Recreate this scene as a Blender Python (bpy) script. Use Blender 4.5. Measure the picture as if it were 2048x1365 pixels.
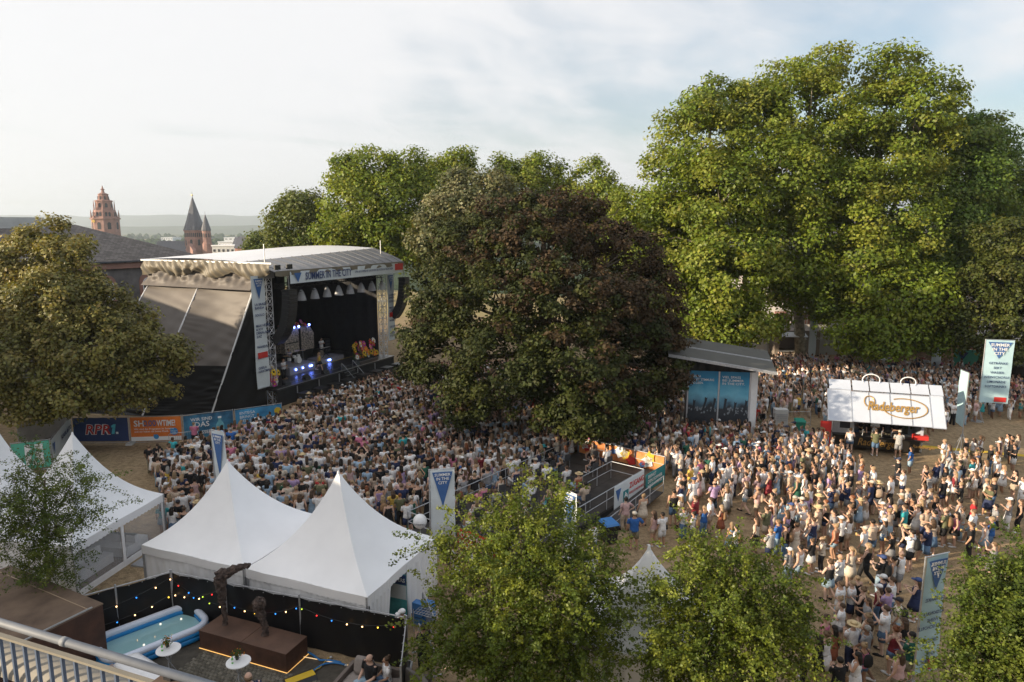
import bpy, bmesh, math, random
import numpy as np
from mathutils import Vector, Matrix

for o in list(bpy.data.objects): bpy.data.objects.remove(o)
S = bpy.context.scene
COL = S.collection
R = math.radians
rnd = random.Random(7)
V = Vector

# ------------------------------------------------------------ camera, sky, sun
CAMH = 15.5; PITCH = R(9.46); FPX = 1365.0
cd = bpy.data.cameras.new('camera'); cam = bpy.data.objects.new('camera', cd); COL.objects.link(cam)
cd.sensor_width = 36; cd.lens = 24; cd.clip_start = 0.1; cd.clip_end = 60000
cam.location = (0, 0, CAMH); cam.rotation_euler = (math.pi/2 - PITCH, 0, 0)
S.camera = cam

SUN_AZ = R(253)      # compass-like angle of the sun: 0 = +Y, clockwise (so the sun stands behind-left)
SUN_EL = R(14)
W = bpy.data.worlds.new('World'); S.world = W; W.use_nodes = True
nt = W.node_tree; nt.nodes.clear()
def N(t, **k):
    n = nt.nodes.new(t)
    for a, b in k.items(): setattr(n, a, b)
    return n
out = N('ShaderNodeOutputWorld'); bg = N('ShaderNodeBackground'); sky = N('ShaderNodeTexSky')
sky.sky_type = 'NISHITA'; sky.sun_disc = False; sky.sun_elevation = SUN_EL; sky.sun_rotation = SUN_AZ
sky.altitude = 120; sky.air_density = 1.0; sky.dust_density = 2.0; sky.ozone_density = 1.0
tc = N('ShaderNodeTexCoord'); sep = N('ShaderNodeSeparateXYZ'); nt.links.new(tc.outputs['Generated'], sep.inputs[0])
def M(op, a, b=None, c=None):
    n = N('ShaderNodeMath', operation=op)
    for i, v in enumerate((a, b, c)):
        if v is None: continue
        if isinstance(v, (int, float)): n.inputs[i].default_value = v
        else: nt.links.new(v, n.inputs[i])
    return n.outputs[0]
zz = M('ADD', M('MAXIMUM', sep.outputs[2], 0.0), 0.16)
px_ = M('DIVIDE', sep.outputs[0], zz); py_ = M('DIVIDE', sep.outputs[1], zz)
cmb = N('ShaderNodeCombineXYZ')
# thin cirrus: streaky noise on a plane high above the ground
nt.links.new(M('ADD', M('MULTIPLY', px_, 0.75), M('MULTIPLY', py_, 0.30)), cmb.inputs[0])
nt.links.new(M('ADD', M('MULTIPLY', px_, -0.5), M('MULTIPLY', py_, 0.95)), cmb.inputs[1])
n1 = N('ShaderNodeTexNoise'); n1.inputs['Scale'].default_value = 0.62; n1.inputs['Detail'].default_value = 7; n1.inputs['Roughness'].default_value = 0.55; n1.inputs['Distortion'].default_value = 0.5
nt.links.new(cmb.outputs[0], n1.inputs['Vector'])
n2 = N('ShaderNodeTexNoise'); n2.inputs['Scale'].default_value = 2.6; n2.inputs['Detail'].default_value = 5; n2.inputs['Roughness'].default_value = 0.6; n2.inputs['Distortion'].default_value = 0.8
nt.links.new(cmb.outputs[0], n2.inputs['Vector'])
# the veil of cloud thins out towards the right (east)
dens = M('SUBTRACT', M('ADD', M('ADD', M('MULTIPLY', n1.outputs['Fac'], 0.85), M('MULTIPLY', n2.outputs['Fac'], 0.2)), 0.03), M('MULTIPLY', sep.outputs[0], 0.15))
mr = N('ShaderNodeMapRange'); mr.interpolation_type = 'SMOOTHSTEP'
nt.links.new(dens, mr.inputs['Value'])
mr.inputs['From Min'].default_value = 0.36; mr.inputs['From Max'].default_value = 0.60
mr.inputs['To Min'].default_value = 0.12; mr.inputs['To Max'].default_value = 0.94
mx = N('ShaderNodeMix', data_type='RGBA')
nt.links.new(mr.outputs[0], mx.inputs['Factor'])
sv = N('ShaderNodeVectorMath', operation='SCALE'); sv.inputs['Scale'].default_value = 1.0
nt.links.new(sky.outputs[0], sv.inputs[0]); nt.links.new(sv.outputs[0], mx.inputs[6])
mx.inputs[7].default_value = (5.15, 5.1, 5.15, 1)
nt.links.new(mx.outputs[2], bg.inputs[0]); bg.inputs[1].default_value = 0.10
nt.links.new(bg.outputs[0], out.inputs[0])

sl = bpy.data.lights.new('sun', 'SUN'); sun = bpy.data.objects.new('sun', sl); COL.objects.link(sun)
sl.energy = 5.0; sl.angle = R(0.6); sl.color = (1.0, 0.83, 0.60)
SUNDIR = V((math.sin(SUN_AZ)*math.cos(SUN_EL), math.cos(SUN_AZ)*math.cos(SUN_EL), math.sin(SUN_EL)))
sun.rotation_euler = SUNDIR.to_track_quat('Z', 'Y').to_euler(); sun.location = SUNDIR*200
S.view_settings.view_transform = 'Standard'; S.view_settings.look = 'None'
S.view_settings.exposure = 0.95; S.view_settings.gamma = 1.0
S.cycles.max_bounces = 6; S.cycles.transparent_max_bounces = 12; S.cycles.volume_bounces = 0
S.cycles.use_denoising = True; S.cycles.sample_clamp_indirect = 6

# ------------------------------------------------------------ pixel -> place
_c, _s = math.cos(PITCH), math.sin(PITCH)
def ray(px, py):
    u = (px-1024)/FPX; v = (py-682.5)/FPX
    return V((u, _c - v*_s, -_s - v*_c))
def G(px, py, z=0.0):
    d = ray(px, py); return V((0, 0, CAMH)) + d*((z-CAMH)/d.z)
def D(px, py, Y):
    d = ray(px, py); return V((0, 0, CAMH)) + d*(Y/d.y)
def mpp(px, py, Y):      # metres per photo pixel there
    d = ray(px, py); return Y/d.y/FPX
def proj(p):
    x, y, z = p[0], p[1], p[2]-CAMH
    dz = y*_c - z*_s
    return 1024+FPX*x/dz, 682.5-FPX*(y*_s+z*_c)/dz

# ------------------------------------------------------------ materials
MATS = {}
def mat(name, col, rough=0.7, var=0.12, scale=3.0, bump=0.0, bscale=40.0, metal=0.0, spec=0.4, transm=0.0, emit=0.0, alpha=1.0, col2=None, coord='Object'):
    if name in MATS: return MATS[name]
    m = bpy.data.materials.new(name); m.use_nodes = True; t = m.node_tree; b = t.nodes['Principled BSDF']
    b.inputs['Roughness'].default_value = rough; b.inputs['Metallic'].default_value = metal
    b.inputs['Specular IOR Level'].default_value = spec
    c = tuple(col)+(1,)
    b.inputs['Base Color'].default_value = c
    tcn = t.nodes.new('ShaderNodeTexCoord')
    if var > 0 or col2:
        nz = t.nodes.new('ShaderNodeTexNoise'); nz.inputs['Scale'].default_value = scale; nz.inputs['Detail'].default_value = 5; nz.inputs['Roughness'].default_value = 0.6
        t.links.new(tcn.outputs[coord], nz.inputs['Vector'])
        rp = t.nodes.new('ShaderNodeValToRGB')
        rp.color_ramp.elements[0].position = 0.3; rp.color_ramp.elements[1].position = 0.7
        lo = col if col2 is None else col2
        rp.color_ramp.elements[0].color = tuple(x*(1-var) for x in lo)+(1,)
        rp.color_ramp.elements[1].color = tuple(min(1, x*(1+var)) for x in col)+(1,)
        t.links.new(nz.outputs['Fac'], rp.inputs[0]); t.links.new(rp.outputs[0], b.inputs['Base Color'])
    if bump > 0:
        nb = t.nodes.new('ShaderNodeTexNoise'); nb.inputs['Scale'].default_value = bscale; nb.inputs['Detail'].default_value = 4
        t.links.new(tcn.outputs['Object'], nb.inputs['Vector'])
        bp = t.nodes.new('ShaderNodeBump'); bp.inputs['Strength'].default_value = bump; bp.inputs['Distance'].default_value = 0.02
        t.links.new(nb.outputs['Fac'], bp.inputs['Height']); t.links.new(bp.outputs[0], b.inputs['Normal'])
    if transm: b.inputs['Transmission Weight'].default_value = transm
    if emit:
        b.inputs['Emission Color'].default_value = c; b.inputs['Emission Strength'].default_value = emit
    if alpha < 1: b.inputs['Alpha'].default_value = alpha
    MATS[name] = m
    return m
def mat_leaf(name, rough=0.5, trans=0.35, spec=0.35, tint=(1.3, 1.15, 0.35)):
    if name in MATS: return MATS[name]
    m = bpy.data.materials.new(name); m.use_nodes = True; t = m.node_tree; b = t.nodes['Principled BSDF']
    b.inputs['Roughness'].default_value = rough; b.inputs['Specular IOR Level'].default_value = spec
    at = t.nodes.new('ShaderNodeAttribute'); at.attribute_name = 'Col'
    t.links.new(at.outputs['Color'], b.inputs['Base Color'])
    tr = t.nodes.new('ShaderNodeBsdfTranslucent')
    mu = t.nodes.new('ShaderNodeMix'); mu.data_type = 'RGBA'; mu.blend_type = 'MULTIPLY'; mu.inputs[0].default_value = 1
    t.links.new(at.outputs['Color'], mu.inputs[6]); mu.inputs[7].default_value = tuple(tint)+(1,)
    t.links.new(mu.outputs[2], tr.inputs[0])
    ms = t.nodes.new('ShaderNodeMixShader'); ms.inputs[0].default_value = trans
    t.links.new(b.outputs[0], ms.inputs[1]); t.links.new(tr.outputs[0], ms.inputs[2])
    t.links.new(ms.outputs[0], t.nodes['Material Output'].inputs[0])
    MATS[name] = m; return m
def mat_attr(name, rough=0.8, attr='Col', obj=False, var=0.15, spec=0.25, scale=14, stripes=False):
    if name in MATS: return MATS[name]
    m = bpy.data.materials.new(name); m.use_nodes = True; t = m.node_tree; b = t.nodes['Principled BSDF']
    b.inputs['Roughness'].default_value = rough; b.inputs['Specular IOR Level'].default_value = spec
    if obj: at = t.nodes.new('ShaderNodeObjectInfo')
    else:
        at = t.nodes.new('ShaderNodeAttribute'); at.attribute_name = attr
    tcn = t.nodes.new('ShaderNodeTexCoord')
    if stripes:
        nz = t.nodes.new('ShaderNodeTexWave'); nz.bands_direction = 'Z'; nz.inputs['Scale'].default_value = 9
        lo, hi = (0.06, 0.06, 0.08), (1, 1, 1)
    else:
        nz = t.nodes.new('ShaderNodeTexNoise'); nz.inputs['Scale'].default_value = scale; nz.inputs['Detail'].default_value = 3
        lo, hi = (1-var,)*3, (1+var*0.6,)*3
    t.links.new(tcn.outputs['Object'], nz.inputs['Vector'])
    rp = t.nodes.new('ShaderNodeValToRGB'); rp.color_ramp.elements[0].position = 0.35; rp.color_ramp.elements[1].position = 0.65
    if stripes: rp.color_ramp.elements[0].position = 0.48; rp.color_ramp.elements[1].position = 0.52
    rp.color_ramp.elements[0].color = tuple(lo)+(1,); rp.color_ramp.elements[1].color = tuple(hi)+(1,)
    t.links.new(nz.outputs['Fac'], rp.inputs[0])
    mu = t.nodes.new('ShaderNodeMix'); mu.data_type = 'RGBA'; mu.blend_type = 'MULTIPLY'; mu.inputs[0].default_value = 1
    t.links.new(at.outputs['Color'], mu.inputs[6]); t.links.new(rp.outputs[0], mu.inputs[7])
    t.links.new(mu.outputs[2], b.inputs['Base Color'])
    MATS[name] = m; return m

# ------------------------------------------------------------ mesh builder
class MB:
    def __init__(s): s.v = []; s.f = []; s.m = []; s.mi = 0
    def add(s, vs, fs):
        o = len(s.v); s.v += [tuple(p) for p in vs]
        for f in fs: s.f.append(tuple(i+o for i in f)); s.m.append(s.mi)
        return s
    def box(s, a, b, ch=0.0):
        x0, y0, z0 = a; x1, y1, z1 = b
        return s.add([(x0,y0,z0),(x1,y0,z0),(x1,y1,z0),(x0,y1,z0),(x0,y0,z1),(x1,y0,z1),(x1,y1,z1),(x0,y1,z1)],
              [(0,3,2,1),(4,5,6,7),(0,1,5,4),(1,2,6,5),(2,3,7,6),(3,0,4,7)])
    def obox(s, o, ax, ay, az):   # oriented box: corner + three edge vectors
        o, ax, ay, az = V(o), V(ax), V(ay), V(az)
        p = [o, o+ax, o+ax+ay, o+ay]; p += [q+az for q in p]
        return s.add(p, [(0,3,2,1),(4,5,6,7),(0,1,5,4),(1,2,6,5),(2,3,7,6),(3,0,4,7)])
    def bar(s, a, b, w, h=None, up=(0,0,1)):   # rectangular bar between two points
        a, b = V(a), V(b); d = (b-a); h = h or w
        u = V(up)
        if abs(d.normalized().dot(u)) > 0.98: u = V((1, 0, 0))
        x = d.cross(u).normalized(); y = x.cross(d).normalized()
        return s.obox(a - x*w/2 - y*h/2, x*w, y*h, d)
    def tube(s, pts, rad, n=6, cap=True, flat=None):
        pts = [V(p) for p in pts]
        if isinstance(rad, (int, float)): rad = [rad]*len(pts)
        o = len(s.v); k = len(pts); px = None
        for i, p in enumerate(pts):
            d = (pts[min(i+1, k-1)] - pts[max(i-1, 0)])
            d = d.normalized() if d.length > 1e-9 else V((0, 0, 1))
            if px is None:
                u = V((0, 0, 1)) if abs(d.z) < 0.9 else V((1, 0, 0))
                px = d.cross(u).normalized()
            px = (px - d*px.dot(d))
            px = px.normalized() if px.length > 1e-6 else d.cross(V((0.3, 0.9, 0.2))).normalized()
            py = d.cross(px)
            for j in range(n):
                a = 2*math.pi*j/n
                s.v.append(tuple(p + px*(math.cos(a)*rad[i]) + py*(math.sin(a)*rad[i])))
        for i in range(k-1):
            for j in range(n):
                s.f.append((o+i*n+j, o+i*n+(j+1) % n, o+(i+1)*n+(j+1) % n, o+(i+1)*n+j)); s.m.append(s.mi)
        if cap:
            s.f.append(tuple(o+j for j in range(n))[::-1]); s.m.append(s.mi)
            s.f.append(tuple(o+(k-1)*n+j for j in range(n))); s.m.append(s.mi)
        return s
    def rings(s, rg, n=10, cap=True, a0=0.0):    # rg: (cx, cy, z, rx, ry)
        o = len(s.v)
        for cx, cy, z, rx, ry in rg:
            for j in range(n):
                a = a0 + 2*math.pi*j/n; s.v.append((cx+rx*math.cos(a), cy+ry*math.sin(a), z))
        for i in range(len(rg)-1):
            for j in range(n):
                s.f.append((o+i*n+j, o+i*n+(j+1) % n, o+(i+1)*n+(j+1) % n, o+(i+1)*n+j)); s.m.append(s.mi)
        if cap:
            s.f.append(tuple(o+j for j in range(n))[::-1]); s.m.append(s.mi)
            s.f.append(tuple(o+(len(rg)-1)*n+j for j in range(n))); s.m.append(s.mi)
        return s
    def ball(s, c, r, n=8, k=6):
        if isinstance(r, (int, float)): r = (r, r, r)
        rg = []
        for i in range(k+1):
            t = math.pi*i/k; q = max(math.sin(t), 0.02)
            rg.append((c[0], c[1], c[2]-r[2]*math.cos(t), r[0]*q, r[1]*q))
        return s.rings(rg, n)
    def grid(s, fn, nu, nv):
        o = len(s.v)
        for i in range(nu+1):
            for j in range(nv+1): s.v.append(tuple(fn(i/nu, j/nv)))
        for i in range(nu):
            for j in range(nv):
                a = o+i*(nv+1)+j; s.f.append((a, a+1, a+nv+2, a+nv+1)); s.m.append(s.mi)
        return s
    def prism(s, poly, o, x, y, d):   # 2d polygon extruded: origin, x axis, y axis, depth vector
        o, x, y, d = V(o), V(x), V(y), V(d); n = len(poly)
        p = [o+x*a+y*b for a, b in poly]; q = [c+d for c in p]
        return s.add(p+q, [tuple(range(n))[::-1], tuple(range(n, 2*n))] + [(i, (i+1) % n, n+(i+1) % n, n+i) for i in range(n)])
    def mesh(s, name, mats, smooth=False):
        me = bpy.data.meshes.new(name); me.from_pydata(s.v, [], s.f)
        mats = mats if isinstance(mats, (list, tuple)) else [mats]
        for m in mats: me.materials.append(m)
        if len(mats) > 1: me.polygons.foreach_set('material_index', s.m)
        if smooth: me.polygons.foreach_set('use_smooth', [True]*len(me.polygons))
        me.update(); return me
    def build(s, name, mats, parent=None, smooth=False, world=False, solid=0.0, sub=0):
        if world and parent is not None:
            iv = parent['_iv'] if False else inv_world(parent)
            s.v = [tuple(iv @ V(p)) for p in s.v]
        me = s.mesh(name, mats, smooth)
        o = bpy.data.objects.new(name, me); COL.objects.link(o); o.parent = parent
        if solid:
            md = o.modifiers.new('solid', 'SOLIDIFY'); md.thickness = solid; md.offset = 0
        return o
def basis(o):
    return Matrix.LocRotScale(o.location, o.rotation_euler, o.scale)
def inv_world(o):
    m = basis(o)
    while o.parent: o = o.parent; m = basis(o) @ m
    return m.inverted()
def tag(o, label=None, cat=None, group=None, kind=None):
    if label: o['label'] = label
    if cat: o['category'] = cat
    if group: o['group'] = group
    if kind: o['kind'] = kind
    return o
def thing(name, label, cat, loc=(0, 0, 0), rz=0.0, group=None):
    o = bpy.data.objects.new(name, None); COL.objects.link(o); o.location = loc; o.rotation_euler = (0, 0, rz); o.empty_display_size = 0.2
    return tag(o, label, cat, group)
def frame(org, right, up):
    org, right, up = V(org), V(right).normalized(), V(up).normalized()
    n = right.cross(up).normalized(); up = n.cross(right)
    m = Matrix((right, up, n)).transposed().to_4x4(); m.translation = org; return m
def text(parent, body, org, right, up, size, m, align='LEFT', shear=0.0, bold=0.0, depth=0.008, name='lettering', width=None, space=1.0, lines=1.0):
    """flat print: real letters a few millimetres proud of the sheet, in the parent's own coordinates"""
    c = bpy.data.curves.new('t', 'FONT'); c.body = body; c.size = size; c.align_x = align; c.shear = shear; c.offset = bold*size
    c.extrude = depth/2; c.resolution_u = 2; c.space_character = space; c.space_line = lines
    t = bpy.data.objects.new('t', c); COL.objects.link(t)
    dg = bpy.context.evaluated_depsgraph_get(); me = bpy.data.meshes.new_from_object(t.evaluated_get(dg))
    bpy.data.objects.remove(t); bpy.data.curves.remove(c)
    if width and len(me.vertices):
        xs = [v.co.x for v in me.vertices]; w = max(xs)-min(xs)
        if w > 1e-6: me.transform(Matrix.Scale(width/w, 4, V((1, 0, 0))))
    me.transform(frame(org, right, up)); me.materials.clear(); me.materials.append(m)
    o = bpy.data.objects.new(name, me); COL.objects.link(o); o.parent = parent; return o
def np_mesh(name, verts, faces, m, cols=None, smooth=False):
    """verts (n,3), faces (k,3|4) numpy -> mesh, with a colour per face"""
    me = bpy.data.meshes.new(name); k = faces.shape[1]
    me.vertices.add(len(verts)); me.vertices.foreach_set('co', verts.astype(np.float32).ravel())
    me.loops.add(faces.size); me.loops.foreach_set('vertex_index', faces.astype(np.int32).ravel())
    me.polygons.add(len(faces)); me.polygons.foreach_set('loop_start', np.arange(0, faces.size, k, dtype=np.int32))
    if smooth: me.polygons.foreach_set('use_smooth', np.ones(len(faces), dtype=bool))
    if cols is not None:
        a = me.attributes.new('Col', 'FLOAT_COLOR', 'FACE')
        c4 = np.ones((len(faces), 4), np.float32); c4[:, :3] = cols
        a.data.foreach_set('color', c4.ravel())
    me.materials.append(m); me.update(calc_edges=True); me.validate()
    return me
def link(name, me, parent=None, loc=(0, 0, 0)):
    o = bpy.data.objects.new(name, me); COL.objects.link(o); o.parent = parent; o.location = loc; return o

# common materials
WHITE = mat('white_paint', (0.75, 0.75, 0.76), 0.45, 0.06, 4)
BLACK = mat('black_cloth', (0.018, 0.018, 0.02), 0.75, 0.3, 2, 0.3, 8)
BLACKP = mat('black_plastic', (0.02, 0.02, 0.022), 0.45, 0.2, 6)
ALU = mat('aluminium', (0.55, 0.56, 0.58), 0.38, 0.1, 8, metal=0.8)
GALV = mat('galvanised_steel', (0.42, 0.43, 0.45), 0.5, 0.18, 12, metal=0.55)
PVC = mat('tent_canvas', (0.87, 0.87, 0.88), 0.42, 0.04, 0.9, 0.12, 3)
NAVY = mat('navy_print', (0.03, 0.055, 0.16), 0.55, 0.08)
BLUEP = mat('blue_print', (0.05, 0.13, 0.33), 0.55, 0.08)
LBLUE = mat('pale_blue_print', (0.42, 0.60, 0.66), 0.6, 0.06, 2)
PALE = mat('pale_grey_print', (0.62, 0.67, 0.69), 0.6, 0.05, 2)
REDP = mat('red_print', (0.55, 0.035, 0.03), 0.55, 0.08)
ORANGEP = mat('orange_print', (0.72, 0.19, 0.03), 0.55, 0.06)
WHITEP = mat('white_print', (0.8, 0.8, 0.8), 0.6, 0.03)
TEALP = mat('teal_print', (0.02, 0.22, 0.25), 0.55, 0.08)
GREENP = mat('green_print', (0.10, 0.42, 0.30), 0.55, 0.06)
YELLOWP = mat('yellow_paint', (0.62, 0.42, 0.03), 0.5, 0.08)

# ============================================================ SETTING: ground, hills
def ground_mat():
    m = bpy.data.materials.new('dry_grass_ground'); m.use_nodes = True; t = m.node_tree; b = t.nodes['Principled BSDF']
    b.inputs['Roughness'].default_value = 0.95; b.inputs['Specular IOR Level'].default_value = 0.1
    geo = t.nodes.new('ShaderNodeNewGeometry')
    def nz(sc, det=6):
        n = t.nodes.new('ShaderNodeTexNoise'); n.inputs['Scale'].default_value = sc; n.inputs['Detail'].default_value = det; n.inputs['Roughness'].default_value = 0.65
        t.links.new(geo.outputs['Position'], n.inputs['Vector']); return n
    def ramp(n, stops):
        r = t.nodes.new('ShaderNodeValToRGB'); e = r.color_ramp.elements
        e[0].position = stops[0][0]; e[0].color = stops[0][1]+(1,); e[1].position = stops[-1][0]; e[1].color = stops[-1][1]+(1,)
        for p, c in stops[1:-1]:
            q = e.new(p); q.color = c+(1,)
        t.links.new(n.outputs['Fac'], r.inputs[0]); return r
    def mix(a, b_, f, mode='MIX'):
        x = t.nodes.new('ShaderNodeMix'); x.data_type = 'RGBA'; x.blend_type = mode
        t.links.new(a, x.inputs[6]); t.links.new(b_, x.inputs[7])
        if isinstance(f, float): x.inputs[0].default_value = f
        else: t.links.new(f, x.inputs[0])
        return x.outputs[2]
    # trampled dry lawn: straw, bare earth, a little green
    base = ramp(nz(0.22), [(0.3, (0.27, 0.20, 0.13)), (0.55, (0.36, 0.275, 0.185)), (0.75, (0.22, 0.185, 0.11))])
    fine = ramp(nz(3.2), [(0.3, (0.55, 0.53, 0.5)), (0.7, (1.25, 1.22, 1.15))])
    vfine = ramp(nz(22, 3), [(0.35, (0.6, 0.6, 0.58)), (0.65, (1.3, 1.28, 1.2))])
    near = mix(mix(base.outputs[0], fine.outputs[0], 0.9, 'MULTIPLY'), vfine.outputs[0], 0.8, 'MULTIPLY')
    # the plain beyond: fields and woods in stretched patches
    vo = t.nodes.new('ShaderNodeTexVoronoi'); vo.inputs['Scale'].default_value = 1.0; vo.feature = 'F1'
    mp = t.nodes.new('ShaderNodeMapping'); mp.inputs['Scale'].default_value = (0.0016, 0.0042, 1); t.links.new(geo.outputs['Position'], mp.inputs[0]); t.links.new(mp.outputs[0], vo.inputs['Vector'])
    rv = t.nodes.new('ShaderNodeValToRGB'); rv.color_ramp.interpolation = 'CONSTANT'
    e = rv.color_ramp.elements; e[0].position = 0; e[0].color = (0.035, 0.055, 0.02, 1); e[1].position = 0.42; e[1].color = (0.16, 0.14, 0.05, 1)
    for p, c in ((0.55, (0.06, 0.09, 0.03, 1)), (0.7, (0.28, 0.22, 0.10, 1)), (0.85, (0.04, 0.07, 0.025, 1))):
        q = e.new(p); q.color = c
    sp = t.nodes.new('ShaderNodeSeparateColor'); t.links.new(vo.outputs['Color'], sp.inputs[0]); t.links.new(sp.outputs[0], rv.inputs[0])
    sx = t.nodes.new('ShaderNodeSeparateXYZ'); t.links.new(geo.outputs['Position'], sx.inputs[0])
    mr2 = t.nodes.new('ShaderNodeMapRange'); mr2.inputs['From Min'].default_value = 105; mr2.inputs['From Max'].default_value = 150
    t.links.new(sx.outputs[1], mr2.inputs[0])
    t.links.new(mix(near, rv.outputs[0], mr2.outputs[0]), b.inputs['Base Color'])
    bp = t.nodes.new('ShaderNodeBump'); bp.inputs['Strength'].default_value = 0.5; bp.inputs['Distance'].default_value = 0.05
    t.links.new(nz(9, 5).outputs['Fac'], bp.inputs['Height']); t.links.new(bp.outputs[0], b.inputs['Normal'])
    return m
CITYZ = -26.0
def terrain():
    xs = np.concatenate([-np.geomspace(9000, 70, 16), np.linspace(-60, 70, 27), np.geomspace(80, 9000, 16)])
    ys = np.concatenate([[-400, -120, -30], np.linspace(0, 120, 25), np.linspace(128, 200, 10), np.geomspace(240, 9600, 18)])
    X, Y = np.meshgrid(xs, ys, indexing='ij')
    t = np.clip((np.hypot(np.maximum(np.abs(X)-90, 0), np.maximum(Y-118, 0)))/70, 0, 1)
    Z = CITYZ*(t*t*(3-2*t))
    Z += np.where(t == 0, 0.05*np.sin(X*0.31+1)*np.sin(Y*0.27), 0)*0.6
    v = np.stack([X, Y, Z], -1).reshape(-1, 3); n = len(ys)
    i, j = np.meshgrid(np.arange(len(xs)-1), np.arange(n-1), indexing='ij'); a = (i*n+j).ravel()
    f = np.stack([a, a+n, a+n+1, a+1], -1)
    o = link('ground', np_mesh('ground', v, f, ground_mat(), smooth=True)); tag(o, kind='structure')
terrain()
HILLM = mat('wooded_hills', (0.055, 0.075, 0.035), 0.95, 0.5, 0.004, col2=(0.11, 0.12, 0.05), spec=0.05)
def hills(name, y0, hmax, seed, depth, tail):
    r = np.random.RandomState(seed); n = 240; xs = np.linspace(-9000, 9000, n)
    prof = np.zeros(n)
    for k in range(1, 16): prof += np.sin(xs/9000*math.pi*k*1.3 + r.rand()*6.28)*r.rand()/(k**0.9)
    prof = (prof-prof.min())/(np.ptp(prof)); prof = hmax*(0.62+0.38*prof)
    rows = [(0, 0), (0.25, 0.45), (0.5, 0.8), (0.8, 0.97), (1.0, 1.0), (1.6, 0.7)]
    v = np.concatenate([np.stack([xs, np.full(n, y0+depth*a) + 120*np.sin(xs*0.0021+a*3), CITYZ-2+prof*b*(1+0.03*np.sin(xs*0.01+7*a))], -1) for a, b in rows])
    f = []
    for k in range(len(rows)-1):
        a = np.arange(n-1)+k*n; f.append(np.stack([a, a+1, a+n+1, a+n], -1))
    tag(link(name, np_mesh(name, v, np.concatenate(f), HILLM, smooth=True)), kind='structure')
hills('hills', 7200, 215, 3, 1500, 0)
hills('hills', 4300, 62, 11, 900, 0)
# belts of woodland on the plain: bumpy masses nobody could count
def woods(name, y0, x0, x1, h, seed):
    r = np.random.RandomState(seed); vs = []; fs = []
    n = 420; base = MB()
    for k in range(n):
        x = r.uniform(x0, x1); y = y0 + r.uniform(-0.06, 0.06)*y0; w = h*r.uniform(0.5, 0.9); hh = h*r.uniform(0.7, 1.25)
        base.rings([(x, y, CITYZ-1, w*0.7, w*0.7), (x, y, CITYZ+hh*0.35, w, w), (x, y, CITYZ+hh*0.8, w*0.75, w*0.75), (x, y, CITYZ+hh*1.05, w*0.2, w*0.2)], 6)
    o = base.build(name, mat('far_foliage', (0.05, 0.075, 0.025), 0.95, 0.4, 0.06, col2=(0.03, 0.05, 0.018), spec=0.05)); tag(o, kind='stuff', label='belt of distant woodland on the hazy plain', cat='woodland')
woods('far_woodland', 900, -700, 120, 12, 1)
woods('far_woodland', 1500, -1250, 200, 14, 2)
woods('far_woodland', 2400, -2000, 300, 16, 4)

# ============================================================ far buildings
SANDST = mat('red_sandstone', (0.33, 0.185, 0.15), 0.85, 0.22, 0.35, 0.2, 3)
SLATE = mat('slate', (0.10, 0.10, 0.115), 0.6, 0.25, 1.2)
DARKW = mat('dark_opening', (0.02, 0.02, 0.025), 0.5, 0.1)
GOLD = mat('gold_leaf', (0.75, 0.5, 0.14), 0.3, 0.1, metal=0.8)
def octa(mb, cx, cy, rows, n=8):
    mb.rings([(cx, cy, z, r, r) for z, r in rows], n, a0=math.pi/n)
def arch(w, h, k=6):   # arched opening outline, base centred at 0
    p = [(-w/2, 0), (w/2, 0), (w/2, h-w/2)]
    p += [(w/2*math.cos(math.pi*i/k), h-w/2+w/2*math.sin(math.pi*i/k)) for i in range(1, k)]
    return p + [(-w/2, h-w/2)]
def openings(parent, r, z, w, h, n=8, name='window', m=None, per=1, a0=0.0, deep=0.35):
    """arched window niches on the faces of an n-sided tower: a dark pane in a stone surround"""
    ap = r*math.cos(math.pi/n)
    for k in range(n):
        a = a0+2*math.pi*k/n
        nrm = V((math.cos(a), math.sin(a), 0)); t = V((-nrm.y, nrm.x, 0))
        if (parent.location + nrm*r).y > parent.location.y + r*0.6: continue
        for q in range(per):
            off = (q-(per-1)/2)*w*1.5
            o = nrm*(ap-0.15)+t*off+V((0, 0, z))
            wd = MB().prism(arch(w, h), o, t, (0, 0, 1), nrm*0.3).build(name, m or DARKW, parent)
            MB().prism(arch(w*1.25, h*1.08), o+V((0, 0, -h*0.03)), t, (0, 0, 1), nrm*0.22).build('surround', SANDST, wd)
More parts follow.
